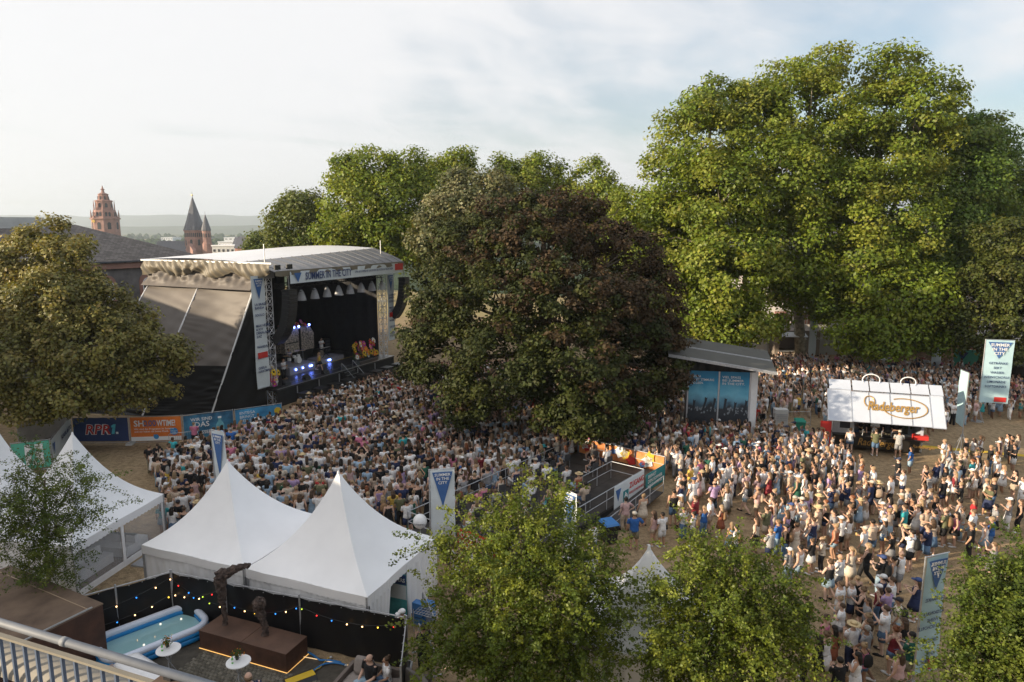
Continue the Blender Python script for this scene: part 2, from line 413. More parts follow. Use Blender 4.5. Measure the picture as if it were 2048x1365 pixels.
def cathedral():
    Y = 550; k = Y/ray(205, 420).y/FPX
    # ornate sandstone tower
    b = D(211, 440, Y); z0 = CITYZ
    t = thing('cathedral_tower', 'stepped red sandstone cathedral tower with ornate lantern top', 'tower', (b.x, Y, z0))
    def z(py): return D(211, py, Y).z - z0
    r1 = 24*k*1.04
    MB().rings([(0, 0, 0, r1, r1), (0, 0, z(438), r1, r1)], 8, a0=math.pi/8).build('shaft', SANDST, t)
    for nm, rows in (('cornice', [(z(439.5), r1*1.07), (z(437), r1*1.1), (z(436), r1*0.98)]),
                     ('tier', [(z(437), r1*0.93), (z(421), r1*0.78)]),
                     ('tier', [(z(421), r1*0.66), (z(403), r1*0.58)]),
                     ('cornice', [(z(404), r1*0.64), (z(402), r1*0.66), (z(401), r1*0.55)]),
                     ('lantern', [(z(402), r1*0.46), (z(391), r1*0.36), (z(389), r1*0.40), (z(386), r1*0.16)]),
                     ('spire', [(z(386.5), r1*0.14), (z(381), r1*0.09), (z(379.5), r1*0.17), (z(378), r1*0.08), (z(371.5), 0.15)])):
        m_ = MB(); octa(m_, 0, 0, rows); m_.build(nm, SANDST, t)
    for i in range(8):
        a = math.pi/8+i*math.pi/4
        for rr, za, zb, w in ((r1*0.97, 437, 420, 0.65), (r1*0.72, 421, 401, 0.5)):
            x, y = rr*math.cos(a), rr*math.sin(a)
            MB().rings([(x, y, z(za), w, w), (x, y, z((za+zb)/2), w*0.9, w*0.9), (x, y, z(zb), 0.08, 0.08)], 6).build('pinnacle', SANDST, t)
    openings(t, r1, z(459), r1*0.26, z(445)-z(459)); openings(t, r1*0.62, z(418), r1*0.20, z(407)-z(418)); openings(t, r1*0.43, z(400), r1*0.12, z(393)-z(400))
    openings(t, r1*0.88, z(434), r1*0.16, z(425)-z(434), per=2)
    MB().tube([(-r1*0.4, -r1*0.93, z(443)), (-r1*0.4, -r1*0.93-0.25, z(443))], 1.2, 12).build('clock_face', GOLD, t)
    # conical slate spires of the choir
    b = D(388, 440, Y+20); Y2 = Y+20; k2 = Y2/ray(388, 440).y/FPX
    t = thing('cathedral_tower', 'sandstone cathedral tower with tall pointed slate spire', 'tower', (b.x, Y2, z0))
    def z(py): return D(388, py, Y2).z - z0
    r = 19.5*k2
    MB().rings([(0, 0, 0, r, r), (0, 0, z(461), r, r)], 8, a0=math.pi/8).build('shaft', SANDST, t)
    m_ = MB(); octa(m_, 0, 0, [(z(463), r*1.04), (z(461.5), r*1.09), (z(460), r*1.05)]); m_.build('cornice', SANDST, t)
    m_ = MB(); octa(m_, 0, 0, [(z(461), r*1.08), (z(440), r*0.70), (z(396), 0.5)]); m_.build('spire', SLATE, t)
    MB().tube([(0, 0, z(397)), (0, 0, z(384))], [0.3, 0.1], 5).build('finial', SLATE, t); MB().ball((0, 0, z(391)), 0.7).build('finial_ball', GOLD, t)
    openings(t, r, z(474), r*0.13, z(466)-z(474), per=4); openings(t, r, z(491), r*0.24, z(479)-z(491))
    for i in range(8):
        a = i*math.pi/4; MB().rings([(r*0.93*math.cos(a), r*0.93*math.sin(a), z(460), 0.8, 0.8), (r*0.9*math.cos(a), r*0.9*math.sin(a), z(455), 0.7, 0.7), (r*.86*math.cos(a), r*.86*math.sin(a), z(451), .1, .1)], 5).build('dormer', SLATE, t)
    b = D(411, 440, Y2-6)
    t = thing('stair_turret', 'slim sandstone stair turret with small slate spire beside the tall one', 'tower', (b.x, Y2-6, z0)); r = 8.3*k2
    MB().rings([(0, 0, 0, r*1.25, r*1.25), (0, 0, z(487), r*1.15, r*1.15), (0, 0, z(486), r, r), (0, 0, z(462), r, r)], 10).build('shaft', SANDST, t)
    MB().rings([(0, 0, z(462), r*1.1, r*1.1), (0, 0, z(460), r*1.12, r*1.12), (0, 0, z(430), 0.25, 0.25)], 10).build('spire', SLATE, t)
    MB().tube([(0, 0, z(431)), (0, 0, z(424))], 0.12, 4).build('finial', SLATE, t)
    openings(t, r*1.03, z(475), r*0.3, z(467)-z(475), n=10); openings(t, r*1.05, z(505), r*0.16, z(499)-z(505), n=10)
    # nave roof
    a0 = D(325, 482, Y2+8); a1 = D(392, 482, Y2+8); zr = a0.z; ze = D(330, 510, Y2).z
    t = thing('cathedral_nave', 'dark slate nave roof of the cathedral beside its tower', 'church', (a0.x, Y2, z0))
    L = a1.x-a0.x
    MB().prism([(-9, ze-z0), (9, ze-z0), (0, zr-z0)], (0, 0, 0), (0, 1, 0), (0, 0, 1), (L, 0, 0)).build('roof', SLATE, t)
    MB().box((0, -8.4, 0), (L, 8.4, ze-z0)).build('wall', SANDST, t)
    MB().prism([(-7, z(508)), (7, z(508)), (7, z(500)), (0, z(487)), (-7, z(500))], (L+2, -10, 0), (0.75, -0.66, 0), (0, 0, 1), (2, 2, 0)).build('gable', SANDST, t)
cathedral()

def block(label, px0, px1, ptop, Y, wallm, roofm=None, depth=18, rows=2, cols=6, flat=True, name='town_building'):
    a = D(px0, ptop, Y); b = D(px1, ptop, Y); w = b.x-a.x; zt = a.z-CITYZ
    t = thing(name, label, 'building', (a.x, Y, CITYZ))
    MB().box((0, 0, 0), (w, depth, zt)).build('wall', wallm, t)
    if flat: MB().box((-0.4, -0.4, zt), (w+0.4, depth+0.4, zt+0.7)).build('roof', roofm or WHITE, t)
    else: MB().prism([(-depth*0.56, 0), (depth*0.56, 0), (0, depth*0.5)], (-0.4, depth/2, zt), (0, 1, 0), (0, 0, 1), (w+0.8, 0, 0)).build('roof', roofm or SLATE, t)
    for i in range(rows):
        for j in range(cols):
            x = w*(j+0.5)/cols; ww = w/cols*0.6; zc = zt-2.6-i*3.4
            f = MB().box((x-ww/2, -0.06, zc-0.9), (x+ww/2, 0.1, zc+0.9)).build('window', WHITE, t)
            MB().box((x-ww/2+0.12, -0.10, zc-0.8), (x+ww/2-0.12, -0.05, zc+0.8)).build('pane', DARKW, f)
CREAM = mat('cream_render', (0.55, 0.48, 0.40), 0.85, 0.08, 0.4)
PINKR = mat('salmon_render', (0.48, 0.22, 0.17), 0.85, 0.08, 0.4)
CONC = mat('pale_concrete', (0.50, 0.50, 0.49), 0.85, 0.12, 0.8, 0.15, 20)
block('long low office block with pale concrete front beyond the stage roof', 424, 505, 493, 420, CONC, cols=9)
block('pale flat-roofed building rising behind the office block', 436, 468, 485, 620, WHITE, cols=5)
block('small building with dark pointed roof beyond the stage', 466, 482, 490, 560, CREAM, SLATE, 12, 1, 2, False)
block('salmon coloured house behind the stage roof', 470, 492, 497, 360, PINKR, None, 12, 1, 3, False)
block('wide white warehouse far out on the plain', 448, 500, 476, 1350, WHITE, None, 40, 1, 6)
block('far white factory hall left of the slate spire', 322, 345, 476, 1500, WHITE, None, 40, 1, 5)
block('grey rooftop building next to the sandstone turret', 490, 545, 489, 700, CONC, SLATE, 18, 1, 5)

# ============================================================ slate-roofed house on the left
def slate_house():
    RM = bpy.data.materials.new('slate_roof'); RM.use_nodes = True; t_ = RM.node_tree; b = t_.nodes['Principled BSDF']; b.inputs['Roughness'].default_value = 0.75
    tcn = t_.nodes.new('ShaderNodeTexCoord'); mp = t_.nodes.new('ShaderNodeMapping'); mp.inputs['Rotation'].default_value = (0, 0, R(8))
    br = t_.nodes.new('ShaderNodeTexBrick'); br.inputs['Scale'].default_value = 1.0; br.inputs['Brick Width'].default_value = 0.42; br.inputs['Row Height'].default_value = 0.30; br.inputs['Mortar Size'].default_value = 0.018
    br.inputs['Color1'].default_value = (0.10, 0.085, 0.075, 1); br.inputs['Color2'].default_value = (0.19, 0.165, 0.15, 1); br.inputs['Mortar'].default_value = (0.04, 0.035, 0.035, 1)
    t_.links.new(tcn.outputs['Object'], mp.inputs[0]); t_.links.new(mp.outputs[0], br.inputs['Vector'])
    t_.links.new(br.outputs['Color'], b.inputs['Base Color'])
    bp = t_.nodes.new('ShaderNodeBump'); bp.inputs['Strength'].default_value = 0.6; bp.inputs['Distance'].default_value = 0.03; t_.links.new(br.outputs['Fac'], bp.inputs['Height']); bp.invert = True; t_.links.new(bp.outputs[0], b.inputs['Normal'])
    WALLG = mat('dark_rubble_wall', (0.16, 0.15, 0.15), 0.9, 0.35, 0.9, 0.5, 6)
    e1 = D(400, 510, 84); ze = D(258, 521, 76).z; e0 = D(258, 521, 76)
    dx = (e1-e0); dx.z = 0; dx.normalize(); ang = math.atan2(dx.y, dx.x)
    t = thing('slate_roofed_house', 'long old house with hipped slate roof behind the linden tree', 'house', (e0.x, e0.y, 0), ang)
    Lr = (e1-e0).length; L0 = -42.0; dp = 16.0; zr = ze+3.9
    # eave rectangle x L0..Lr, y 0..dp ; ridge along the middle
    ov = 0.5
    vs = [(L0, -ov, ze), (Lr+ov, -ov, ze), (Lr+ov, dp+ov, ze), (L0, dp+ov, ze), (L0, dp/2, zr), (Lr-dp*0.62, dp/2, zr)]
    MB().add(vs+[(x, y, z-0.25) for x, y, z in vs[:4]], [(0, 1, 5, 4), (1, 2, 5), (2, 3, 4, 5), (0, 6, 7, 1), (1, 7, 8, 2)]).build('roof', RM, t)
    MB().box((L0, 0, 0), (Lr, dp, ze-0.1)).build('wall', WALLG, t)
    MB().box((L0, -0.35, ze-0.85), (Lr+0.3, -0.003, ze-0.12)).build('cornice', SANDST, t)
    MB().bar((L0, -ov-0.08, ze-0.08), (Lr+ov, -ov-0.08, ze-0.08), 0.16).build('gutter', SLATE, t)
    MB().box((-9.5, dp/2-0.9, zr-0.8), (-4.6, dp/2+0.9, zr+0.75)).build('chimney', CONC, t)
    nW = 9
    for i in range(nW):
        x = 1.9 - i*4.6
        f = MB().prism(arch(1.9, 2.9), (x, -0.16, ze-4.4), (1, 0, 0), (0, 0, 1), (0, 0.3, 0)).build('window', SANDST, t)
        MB().prism(arch(1.25, 2.2), (x, -0.20, ze-4.2), (1, 0, 0), (0, 0, 1), (0, 0.1, 0)).build('window_frame', WHITE, f)
        for a in (-0.29, 0.29):
            for zz_, hh in ((0.15, 0.75), (1.0, 0.75)):
                MB().box((x+a-0.23, -0.215, ze-4.2+zz_), (x+a+0.23, -0.19, ze-4.2+zz_+hh)).build('pane', DARKW, f)
        MB().box((x-1.1, -0.3, ze-4.55), (x+1.1, -0.02, ze-4.38)).build('sill', SANDST, f)
slate_house()

# ============================================================ pale building behind the plane trees on the right
def pale_building():
    WB = mat('pale_render', (0.62, 0.60, 0.60), 0.85, 0.08, 0.5)
    p0 = D(1390, 700, 96); p1 = D(2200, 700, 84)
    d = (p1-p0); d.z = 0; L = d.length; ang = math.atan2(d.y, d.x)
    t = thing('pale_building', 'long pale rendered building with red stone trim behind the plane trees', 'building', (p0.x, p0.y, 0), ang)
    MB().box((0, 0, 0), (L, 12, 11.5)).build('wall', WB, t)
    MB().prism([(-0.6, 11.5), (12.6, 11.5), (6, 16.5)], (0, 0, 0), (0, 1, 0), (0, 0, 1), (L, 0, 0)).build('roof', SLATE, t)
    MB().box((-0.1, -0.25, 5.6), (L, -0.01, 6.1)).build('string_course', SANDST, t)
    for lv in (1.6, 7.0):
        for i in range(int(L/4.4)):
            x = 2.4+i*4.4
            f = MB().box((x-0.85, -0.14, lv-0.2), (x+0.85, 0.05, lv+2.5)).build('window', SANDST, t)
            MB().box((x-0.6, -0.17, lv), (x+0.6, -0.10, lv+2.2)).build('pane', DARKW, f)
            MB().box((x-0.03, -0.19, lv), (x+0.03, -0.15, lv+2.2)).build('glazing_bar', WHITE, f)
    # red stone portal
    q = D(1930, 700, 84); lx = (q.x-p0.x)*d.normalized().x + (q.y-p0.y)*d.normalized().y
    f = MB().box((lx-2.3, -0.9, 0), (lx+2.3, 0.1, 4.6)).build('portal', mat('dark_red_stone', (0.16, 0.05, 0.04), 0.85, 0.2, 1), t)
    MB().box((lx-1.3, -0.95, 0.02), (lx+1.3, -0.85, 3.4)).build('door', DARKW, f)
    MB().prism([(-2.8, 4.6), (2.8, 4.6), (0, 5.9)], (lx, -1.0, 0), (1, 0, 0), (0, 0, 1), (0, 1.0, 0)).build('pediment', MATS['dark_red_stone'], f)
    # balustrade terrace on the left part
    a = D(1490, 700, 90); b_ = D(1590, 700, 88.5)
    s = thing('balustrade', 'red stone balustrade on a pale wall behind the food trailer', 'balustrade', (a.x, a.y, 0), math.atan2(b_.y-a.y, b_.x-a.x)); L2 = (b_-a).length+4
    MB().box((0, 0, 0), (L2, 0.6, 3.0)).build('wall', WB, s)
    MB().box((-0.05, -0.05, 4.0), (L2+0.05, 0.65, 4.2)).build('rail', SANDST, s)
    for i in range(int(L2/0.34)):
        x = 0.2+i*0.34; MB().rings([(x, 0.3, 3.0, 0.07, 0.07), (x, 0.3, 3.3, 0.11, 0.11), (x, 0.3, 3.6, 0.05, 0.05), (x, 0.3, 4.0, 0.08, 0.08)], 6).build('baluster', SANDST, s)
    # the high wall behind the crowd
    a = D(1385, 708, 87); b_ = D(1830, 735, 80.5); L3 = (b_-a).length
    s = thing('hoarding_wall', 'plain grey hoarding behind the back of the crowd', 'wall', (a.x, a.y, 0), math.atan2(b_.y-a.y, b_.x-a.x))
    n = 12
    for i in range(n):
        MB().box((L3*i/n, 0, 0), (L3*(i+1)/n-0.04, 0.12, 3.0)).build('panel', CONC, s)
pale_building()

# building the camera stands on and in front of (behind the lens); the added wing shades the terrace
def own_building():
    WB = mat('ochre_render', (0.42, 0.35, 0.26), 0.9, 0.12, 0.6)
    t = thing('observer_building', 'flat-roofed rendered building standing behind the terrace', 'building', (0, -3.5, 0))
    MB().box((-75, -14, 0), (16, 0, 12.2)).build('wall', WB, t)
    MB().box((-75.4, -14.4, 12.2), (16.4, 0.4, 12.6)).build('roof', CONC, t)
    # unseen wing added on the left to shade terrace, tents and lower linden
    sx, sy = -math.sin(SUN_AZ), -math.cos(SUN_AZ)
    def ps(a, s): return V((a*sx+s*sy, a*sy-s*sx, 0))
    p = ps(-40, -84); q = ps(-40, -14); d = q-p; L = d.length
    t = thing('added_shade_wing', 'long gabled wing added out of view to shade the terrace', 'building', p, math.atan2(d.y, d.x))
    MB().box((0, 0, 0), (L, 8, 11.0)).build('wall', WB, t)
    MB().prism([(-0.6, 11.0), (8.6, 11.0), (4, 14.7)], (-0.5, 0, 0), (0, 1, 0), (0, 0, 1), (L+1, 0, 0)).build('roof', SLATE, t)
own_building()

# ============================================================ TREES
BARK = mat('bark', (0.16, 0.125, 0.09), 0.9, 0.4, 3, 0.6, 14, col2=(0.09, 0.07, 0.05))
BARKP = mat('plane_bark', (0.30, 0.26, 0.19), 0.9, 0.4, 2.2, 0.4, 10, col2=(0.14, 0.12, 0.08))
LEAF = mat_leaf('green_leaves'); LEAFD = mat_leaf('dark_maple_leaves', 0.6, 0.18, 0.2, (1.2, 1.0, 0.5))
LEAFL = mat_leaf('linden_leaves', 0.5, 0.25, 0.4, (1.2, 1.1, 0.5))
def lobe(px, py, rx, ry, Y, yr=None):
    c = D(px, py, Y); k = mpp(px, py, Y); return (np.array(c), np.array([rx*k, yr if yr else (rx+ry)/2*k, ry*k]))
def leaves(lobes, n_clump, per, rc, size, cols, seed, flat=0.75, inner=0.2, spray=0.0, zmin=1.6, bronze=False):
    r = np.random.RandomState(seed)
    w = np.array([(l[1][0]*l[1][2]) for l in lobes]); w = w/w.sum()
    cent = []; outn = []; colr = []
    tries = 0
    while len(cent) < n_clump and tries < n_clump*8:
        tries += 1
        L = lobes[r.choice(len(lobes), p=w)]; d = r.normal(size=3); d /= np.linalg.norm(d)
        rad = r.uniform(0.8, 1.04) if r.rand() > inner else r.uniform(0.35, 0.8)
        if r.rand() < 0.07: rad *= 1.10
        p = L[0]+L[1]*d*rad
        if p[2] < zmin: continue
        if rad > 0.75:
            deep = False
            for Q in lobes:
                if Q is L: continue
                if np.linalg.norm((p-Q[0])/Q[1]) < 0.62: deep = True; break
            if deep and r.rand() < 0.85: continue
        cent.append(p); outn.append(d)
    cent = np.array(cent); outn = np.array(outn); nc = len(cent)
    cr = rc*r.uniform(0.65, 1.35, nc)
    cnt = np.maximum(4, (per*r.uniform(0.6, 1.4, nc)*(cr/rc)**2).astype(int))
    idx = np.repeat(np.arange(nc), cnt); n = len(idx)
    d = r.normal(size=(n, 3)); d /= np.linalg.norm(d, axis=1)[:, None]
    rr = r.rand(n)**0.45
    off = d*rr[:, None]*cr[idx][:, None]; off[:, 2] *= flat
    if spray > 0: off += outn[idx]*(r.rand(n)*cr[idx]*spray)[:, None]
    p = cent[idx]+off
    nrm = d*0.55+outn[idx]*0.45+np.array([0, 0, 0.55])+r.normal(size=(n, 3))*0.55
    nrm /= np.linalg.norm(nrm, axis=1)[:, None]
    a = np.cross(nrm, r.normal(size=(n, 3))); a /= np.linalg.norm(a, axis=1)[:, None]; b = np.cross(nrm, a)
    s = size*r.uniform(0.6, 1.3, n)[:, None]
    q = [p-a*s*0.5, p+b*s*0.36-nrm*s*0.10, p+a*s*0.5, p-b*s*0.36-nrm*s*0.10]
    v = np.stack(q, 1).reshape(-1, 3); f = np.arange(n*4).reshape(-1, 4)
    cols = np.array(cols); k = len(cols)
    pick = r.choice(k, nc)
    if bronze:   # young bronze leaves sit towards the top and right of the crown
        q = (cent[:, 0]-lobes[0][0][0])*0.06+(cent[:, 2]-9)*0.06; pick = np.where(r.rand(nc) < np.clip(0.25+q, 0.02, 0.9), k-1, pick % (k-1))
    base = cols[pick]*r.uniform(0.85, 1.15, (nc, 1))
    c = base[idx]*r.uniform(0.75, 1.25, (n, 1))*(1+r.normal(size=(n, 3))*0.05)
    return v, f, np.clip(c, 0.004, 1), cent
def twigs(lobes, n_twig, per, length, size, cols, seed, spread=0.11, zmin=0.4):
    """leaves set along short outward twigs, for open thorny trees"""
    r = np.random.RandomState(seed); w = np.array([(l[1][0]*l[1][2])**0.8 for l in lobes]); w = w/w.sum()
    st = []; dr = []; ln = []
    while len(st) < n_twig:
        L = lobes[r.choice(len(lobes), p=w)]; d = r.normal(size=3); d /= np.linalg.norm(d); p = L[0]+L[1]*d*r.uniform(0.25, 0.95)
        if p[2] < zmin: continue
        v = d*0.9+r.normal(size=3)*0.5+np.array([0, 0, 0.25]); v /= np.linalg.norm(v); st.append(p); dr.append(v); ln.append(length*r.choice([0.45, 0.75, 1.3, 2.5], p=[.34, .30, .20, .16]))
    st, dr, ln = np.array(st), np.array(dr), np.array(ln); idx = np.repeat(np.arange(n_twig), np.maximum(5, (per*ln/length*r.uniform(.7, 1.3, n_twig)).astype(int))); n = len(idx)
    u = r.rand(n)*ln[idx]; p = st[idx]+dr[idx]*u[:, None]+r.normal(size=(n, 3))*(spread*(1-0.6*u/ln[idx]))[:, None]; p[:, 2] -= 0.18*(u**2)
    nrm = r.normal(size=(n, 3))*0.7+np.array([0, 0, 0.9])+dr[idx]*0.2; nrm /= np.linalg.norm(nrm, axis=1)[:, None]
    a = np.cross(nrm, r.normal(size=(n, 3))); a /= np.linalg.norm(a, axis=1)[:, None]; b = np.cross(nrm, a); s = size*r.uniform(.6, 1.3, n)[:, None]
    v = np.stack([p-a*s*.5, p+b*s*.36-nrm*s*.1, p+a*s*.5, p-b*s*.36-nrm*s*.1], 1).reshape(-1, 3)
    cols = np.array(cols); c = cols[r.choice(len(cols), n_twig)]*r.uniform(.8, 1.2, (n_twig, 1)); c = c[idx]*r.uniform(.75, 1.25, (n, 1))
    m = n_twig; tw = [(V(st[i]), V(st[i]+dr[i]*ln[i]*.8-np.array([0, 0, .12*ln[i]**2]))) for i in range(0, m, 2)]
    return v, np.arange(n*4).reshape(-1, 4), np.clip(c, .004, 1), tw
def limbs(mb, base, top, lobes, r0, seed, sub=3, curve=0.15, cents=None):
    r = random.Random(seed); base = V(base); top = V(top)
    H = (top-base).length
    pts = [base, base+(top-base)*0.33+V((r.uniform(-.03, .03)*H, r.uniform(-.03, .03)*H, 0)), base+(top-base)*0.66+V((r.uniform(-.03, .03)*H, r.uniform(-.03, .03)*H, 0)), top]
    mb.tube([base-V((0, 0, .2)), base+V((0, 0, H*0.05))]+pts[1:], [r0*1.35, r0, r0*0.85, r0*0.62, r0*0.3], 9)
    for c, rad in lobes:
        c = V(c); s = pts[1]+(pts[3]-pts[1])*min(0.9, max(0.0, (c.z-pts[1].z)/max(0.1, (pts[3]-pts[1]).z))*0.7*r.uniform(0.5, 1.0))
        mid = s+(c-s)*0.5+V((0, 0, -0.06*(c-s).length))+V((r.uniform(-1, 1), r.uniform(-1, 1), r.uniform(-1, 1)))*curve*(c-s).length*0.5
        mb.tube([s, s+(mid-s)*0.5, mid, c], [r0*0.42, r0*0.36, r0*0.26, r0*0.10], 6)
        for k in range(sub):
            e = c+V((r.uniform(-1, 1)*rad[0], r.uniform(-1, 1)*rad[1], r.uniform(-0.6, 1)*rad[2]))*0.75
            st = mid+(c-mid)*r.uniform(0, 0.9); mm = (st+e)/2+V((0, 0, r.uniform(-.1, .15)*(e-st).length))
            mb.tube([st, mm, e], [r0*0.16, r0*0.11, r0*0.04], 5)
def tree(name, label, base, top, lobes, n_clump, per, rc, size, cols, seed, r0=0.4, bark=BARK, leafm=LEAF, group=None, cat='tree', **k):
    sub = k.pop('sub', 3)
    base = V(base)
    t = thing(name, label, cat, base, 0, group)
    tw = None
    if k.pop('twig', False): v, f, c, tw = twigs(lobes, n_clump, per, rc, size, cols, seed)
    else: v, f, c, cent = leaves(lobes, n_clump, per, rc, size, cols, seed, **k)
    v -= np.array(base)
    link('crown', np_mesh('crown', v, f, leafm, c), t)
    mb = MB(); limbs(mb, base, top, lobes, r0, seed, sub=sub)
    for a_, b_ in (tw or []): mb.tube([a_, b_], [0.008, 0.003], 3, cap=False)
    mb.build('trunk', bark, t, smooth=True, world=True)
    return t
PLANE = [(0.15, 0.20, 0.02), (0.19, 0.235, 0.024), (0.125, 0.175, 0.018), (0.21, 0.235, 0.032)]
def planes():
    spec = [
     ('leftmost plane tree of the tall group, lit yellow-green, left side lowest', (1455, 712, 75), (1430, 300),
       [(1400, 285, 85, 85, 75), (1345, 370, 60, 80, 75), (1440, 400, 95, 90, 71), (1375, 480, 80, 85, 71), (1450, 540, 90, 80, 68), (1400, 600, 75, 70, 69), (1470, 640, 75, 50, 67), (1425, 205, 55, 45, 76), (1350, 440, 60, 70, 74), (1415, 665, 40, 35, 67), (1380, 590, 60, 80, 72)]),
     ('tallest plane tree with rounded top left of the notch in the canopy', (1600, 705, 79), (1620, 200),
       [(1635, 138, 60, 48, 79), (1565, 178, 70, 58, 79), (1620, 235, 100, 85, 76), (1520, 270, 80, 85, 76), (1560, 370, 105, 95, 73), (1640, 420, 90, 95, 73), (1560, 500, 90, 80, 72), (1620, 570, 70, 70, 74), (1535, 610, 50, 60, 73), (1500, 220, 55, 50, 79)]),
     ('tall plane tree right of the notch with low hanging bright branches', (1745, 715, 77), (1770, 220),
       [(1785, 146, 66, 50, 78), (1740, 245, 62, 62, 77), (1830, 235, 85, 85, 76), (1760, 330, 95, 90, 74), (1700, 400, 80, 80, 71), (1790, 460, 95, 85, 71), (1720, 540, 90, 75, 69), (1800, 590, 90, 75, 68), (1710, 630, 85, 55, 68), (1770, 670, 80, 45, 67), (1850, 640, 60, 60, 68), (1720, 690, 45, 25, 67)]),
     ('plane tree with shade-darkened leaf colour at the right end of the tall group', (1890, 725, 80), (1910, 330),
       [(1890, 290, 80, 75, 79), (1965, 285, 55, 50, 80), (1990, 345, 45, 55, 80), (1930, 380, 85, 85, 77), (2020, 400, 60, 50, 80), (1880, 470, 80, 80, 75), (1970, 470, 70, 60, 78), (1860, 560, 60, 60, 74), (1910, 560, 70, 70, 74), (2060, 370, 50, 50, 82)]),
    ]
    for i, (lab, b, tp, lo) in enumerate(spec):
        base = V((D(b[0], b[1], b[2]).x, b[2], 0)); top = D(tp[0], tp[1], b[2]+1)
        lobes = [lobe(*l) for l in lo]
        dark = i == 3
        cols = PLANE if not dark else [(x*0.75, y*0.88, z*1.3) for x, y, z in PLANE]  # right-end tree: shade on the side away from the sun put into leaf colours
        tree('plane_tree', lab, base, top, lobes, 470, 150, 1.6, 0.37, cols, 20+i, 0.62, BARKP, group='tall plane trees behind the crowd', inner=0.20, sub=3, flat=0.62)
planes()
def back_trees():
    G2 = 'trees behind the stage'
    def T(lab, b, tp, lo, cols, seed, ncl, per=80, name='plane_tree', leafm=LEAF, size=0.38, rc=1.35):
        base = V((D(b[0], 600, b[1]).x, b[1], 0)); top = D(tp[0], tp[1], b[1]+0.5)
        tree(name, lab, base, top, [lobe(*l) for l in lo], ncl, per, rc, size, cols, seed, 0.45, BARKP, leafm, G2, sub=2)
    T('rounded tree standing alone at the left end of the stage roof', (608, 92), (608, 420),
      [(610, 415, 40, 35, 92), (590, 455, 50, 50, 91), (640, 460, 50, 45, 92), (575, 490, 45, 40, 91), (620, 510, 65, 40, 91), (650, 500, 45, 40, 92)], [(0.10, 0.13, 0.025), (0.13, 0.15, 0.03)], 31, 300, name='broadleaf_tree')
    T('tiny tree top peeping over the stage roof', (515, 120), (515, 478), [(516, 480, 16, 14, 120), (508, 495, 18, 14, 120), (524, 500, 18, 14, 120)], [(0.10, 0.13, 0.025)], 32, 60, name='broadleaf_tree')
    T('broad plane tree rising above the middle of the stage roof', (740, 88), (735, 340),
      [(735, 335, 55, 38, 88), (690, 355, 30, 40, 88), (820, 345, 45, 40, 89), (715, 410, 65, 60, 86), (790, 400, 60, 55, 86), (690, 470, 55, 45, 85), (770, 470, 65, 50, 85), (840, 420, 45, 50, 87), (830, 490, 50, 50, 86)], PLANE, 33, 520)
    T('plane tree top behind the silvery linden', (905, 98), (900, 340), [(915, 335, 35, 32, 98), (875, 350, 35, 35, 98), (900, 390, 60, 50, 97), (870, 440, 50, 50, 96)], PLANE, 34, 240)
    T('grey-green linden with silvery leaves behind the dark maple', (930, 70), (940, 380),
      [(930, 380, 42, 38, 70), (990, 375, 38, 32, 70), (890, 425, 50, 40, 69), (960, 430, 60, 50, 69), (860, 470, 40, 40, 69), (1030, 430, 50, 50, 70), (900, 490, 60, 50, 69)], [(0.15, 0.15, 0.06), (0.20, 0.19, 0.085), (0.11, 0.12, 0.05)], 35, 330, 85, 'linden_tree', LEAFL, 0.32, 1.0)
    T('plane tree with twin tops behind the dark maple', (1055, 100), (1060, 350), [(1005, 345, 38, 30, 100), (1080, 345, 45, 34, 100), (1050, 385, 70, 45, 99), (1110, 390, 45, 45, 99)], PLANE, 36, 230)
    T('plane tree right of the dark maple top', (1190, 98), (1188, 360), [(1185, 355, 38, 34, 98), (1200, 400, 50, 45, 97), (1160, 420, 50, 45, 97), (1230, 430, 50, 45, 97), (1200, 480, 70, 50, 96)], PLANE, 37, 230)
    T('bright plane tree between dark maple and tall plane group', (1300, 84), (1290, 420), [(1270, 420, 50, 45, 84), (1320, 450, 50, 60, 83), (1250, 480, 55, 55, 83), (1310, 520, 65, 60, 82), (1340, 580, 50, 70, 81), (1280, 580, 60, 60, 82), (1350, 660, 40, 40, 80)], PLANE, 38, 360)
back_trees()
def maple():
    lo = [(1100, 425, 80, 52, 54), (1010, 440, 70, 50, 54), (1180, 455, 75, 55, 54), (940, 500, 85, 70, 53), (1060, 500, 110, 80, 50), (1240, 520, 85, 75, 53), (880, 590, 65, 85, 52), (970, 600, 95, 90, 47.5), (1110, 610, 115, 95, 45.5), (1230, 630, 100, 90, 47.5), (1310, 600, 55, 80, 52), (890, 700, 80, 75, 49), (1000, 730, 100, 85, 44.5), (1150, 740, 115, 90, 43), (1290, 730, 85, 90, 48), (835, 680, 38, 40, 50.5), (1340, 710, 45, 70, 51), (930, 800, 60, 50, 44.5), (1060, 810, 60, 45, 43), (1180, 820, 90, 50, 42.5), (1270, 800, 60, 45, 45), (1150, 850, 45, 22, 42), (950, 838, 32, 22, 44), (1215, 855, 40, 22, 42.5), (830, 735, 32, 30, 50)]
    lobes = [lobe(*l) for l in lo]
    base = V((2.9, 50.5, 0)); top = D(1090, 430, 52.5)
    D1 = [(0.032, 0.041, 0.009), (0.043, 0.052, 0.010), (0.052, 0.059, 0.012), (0.058, 0.038, 0.018)]
    tree('maple_tree', 'huge round dark green and bronze maple tree in the middle of the crowd', base, top, lobes, 1700, 78, 0.72, 0.26, D1, 51, 0.5, BARK, LEAFD, inner=0.22, flat=0.7, zmin=2.0, bronze=True)
maple()
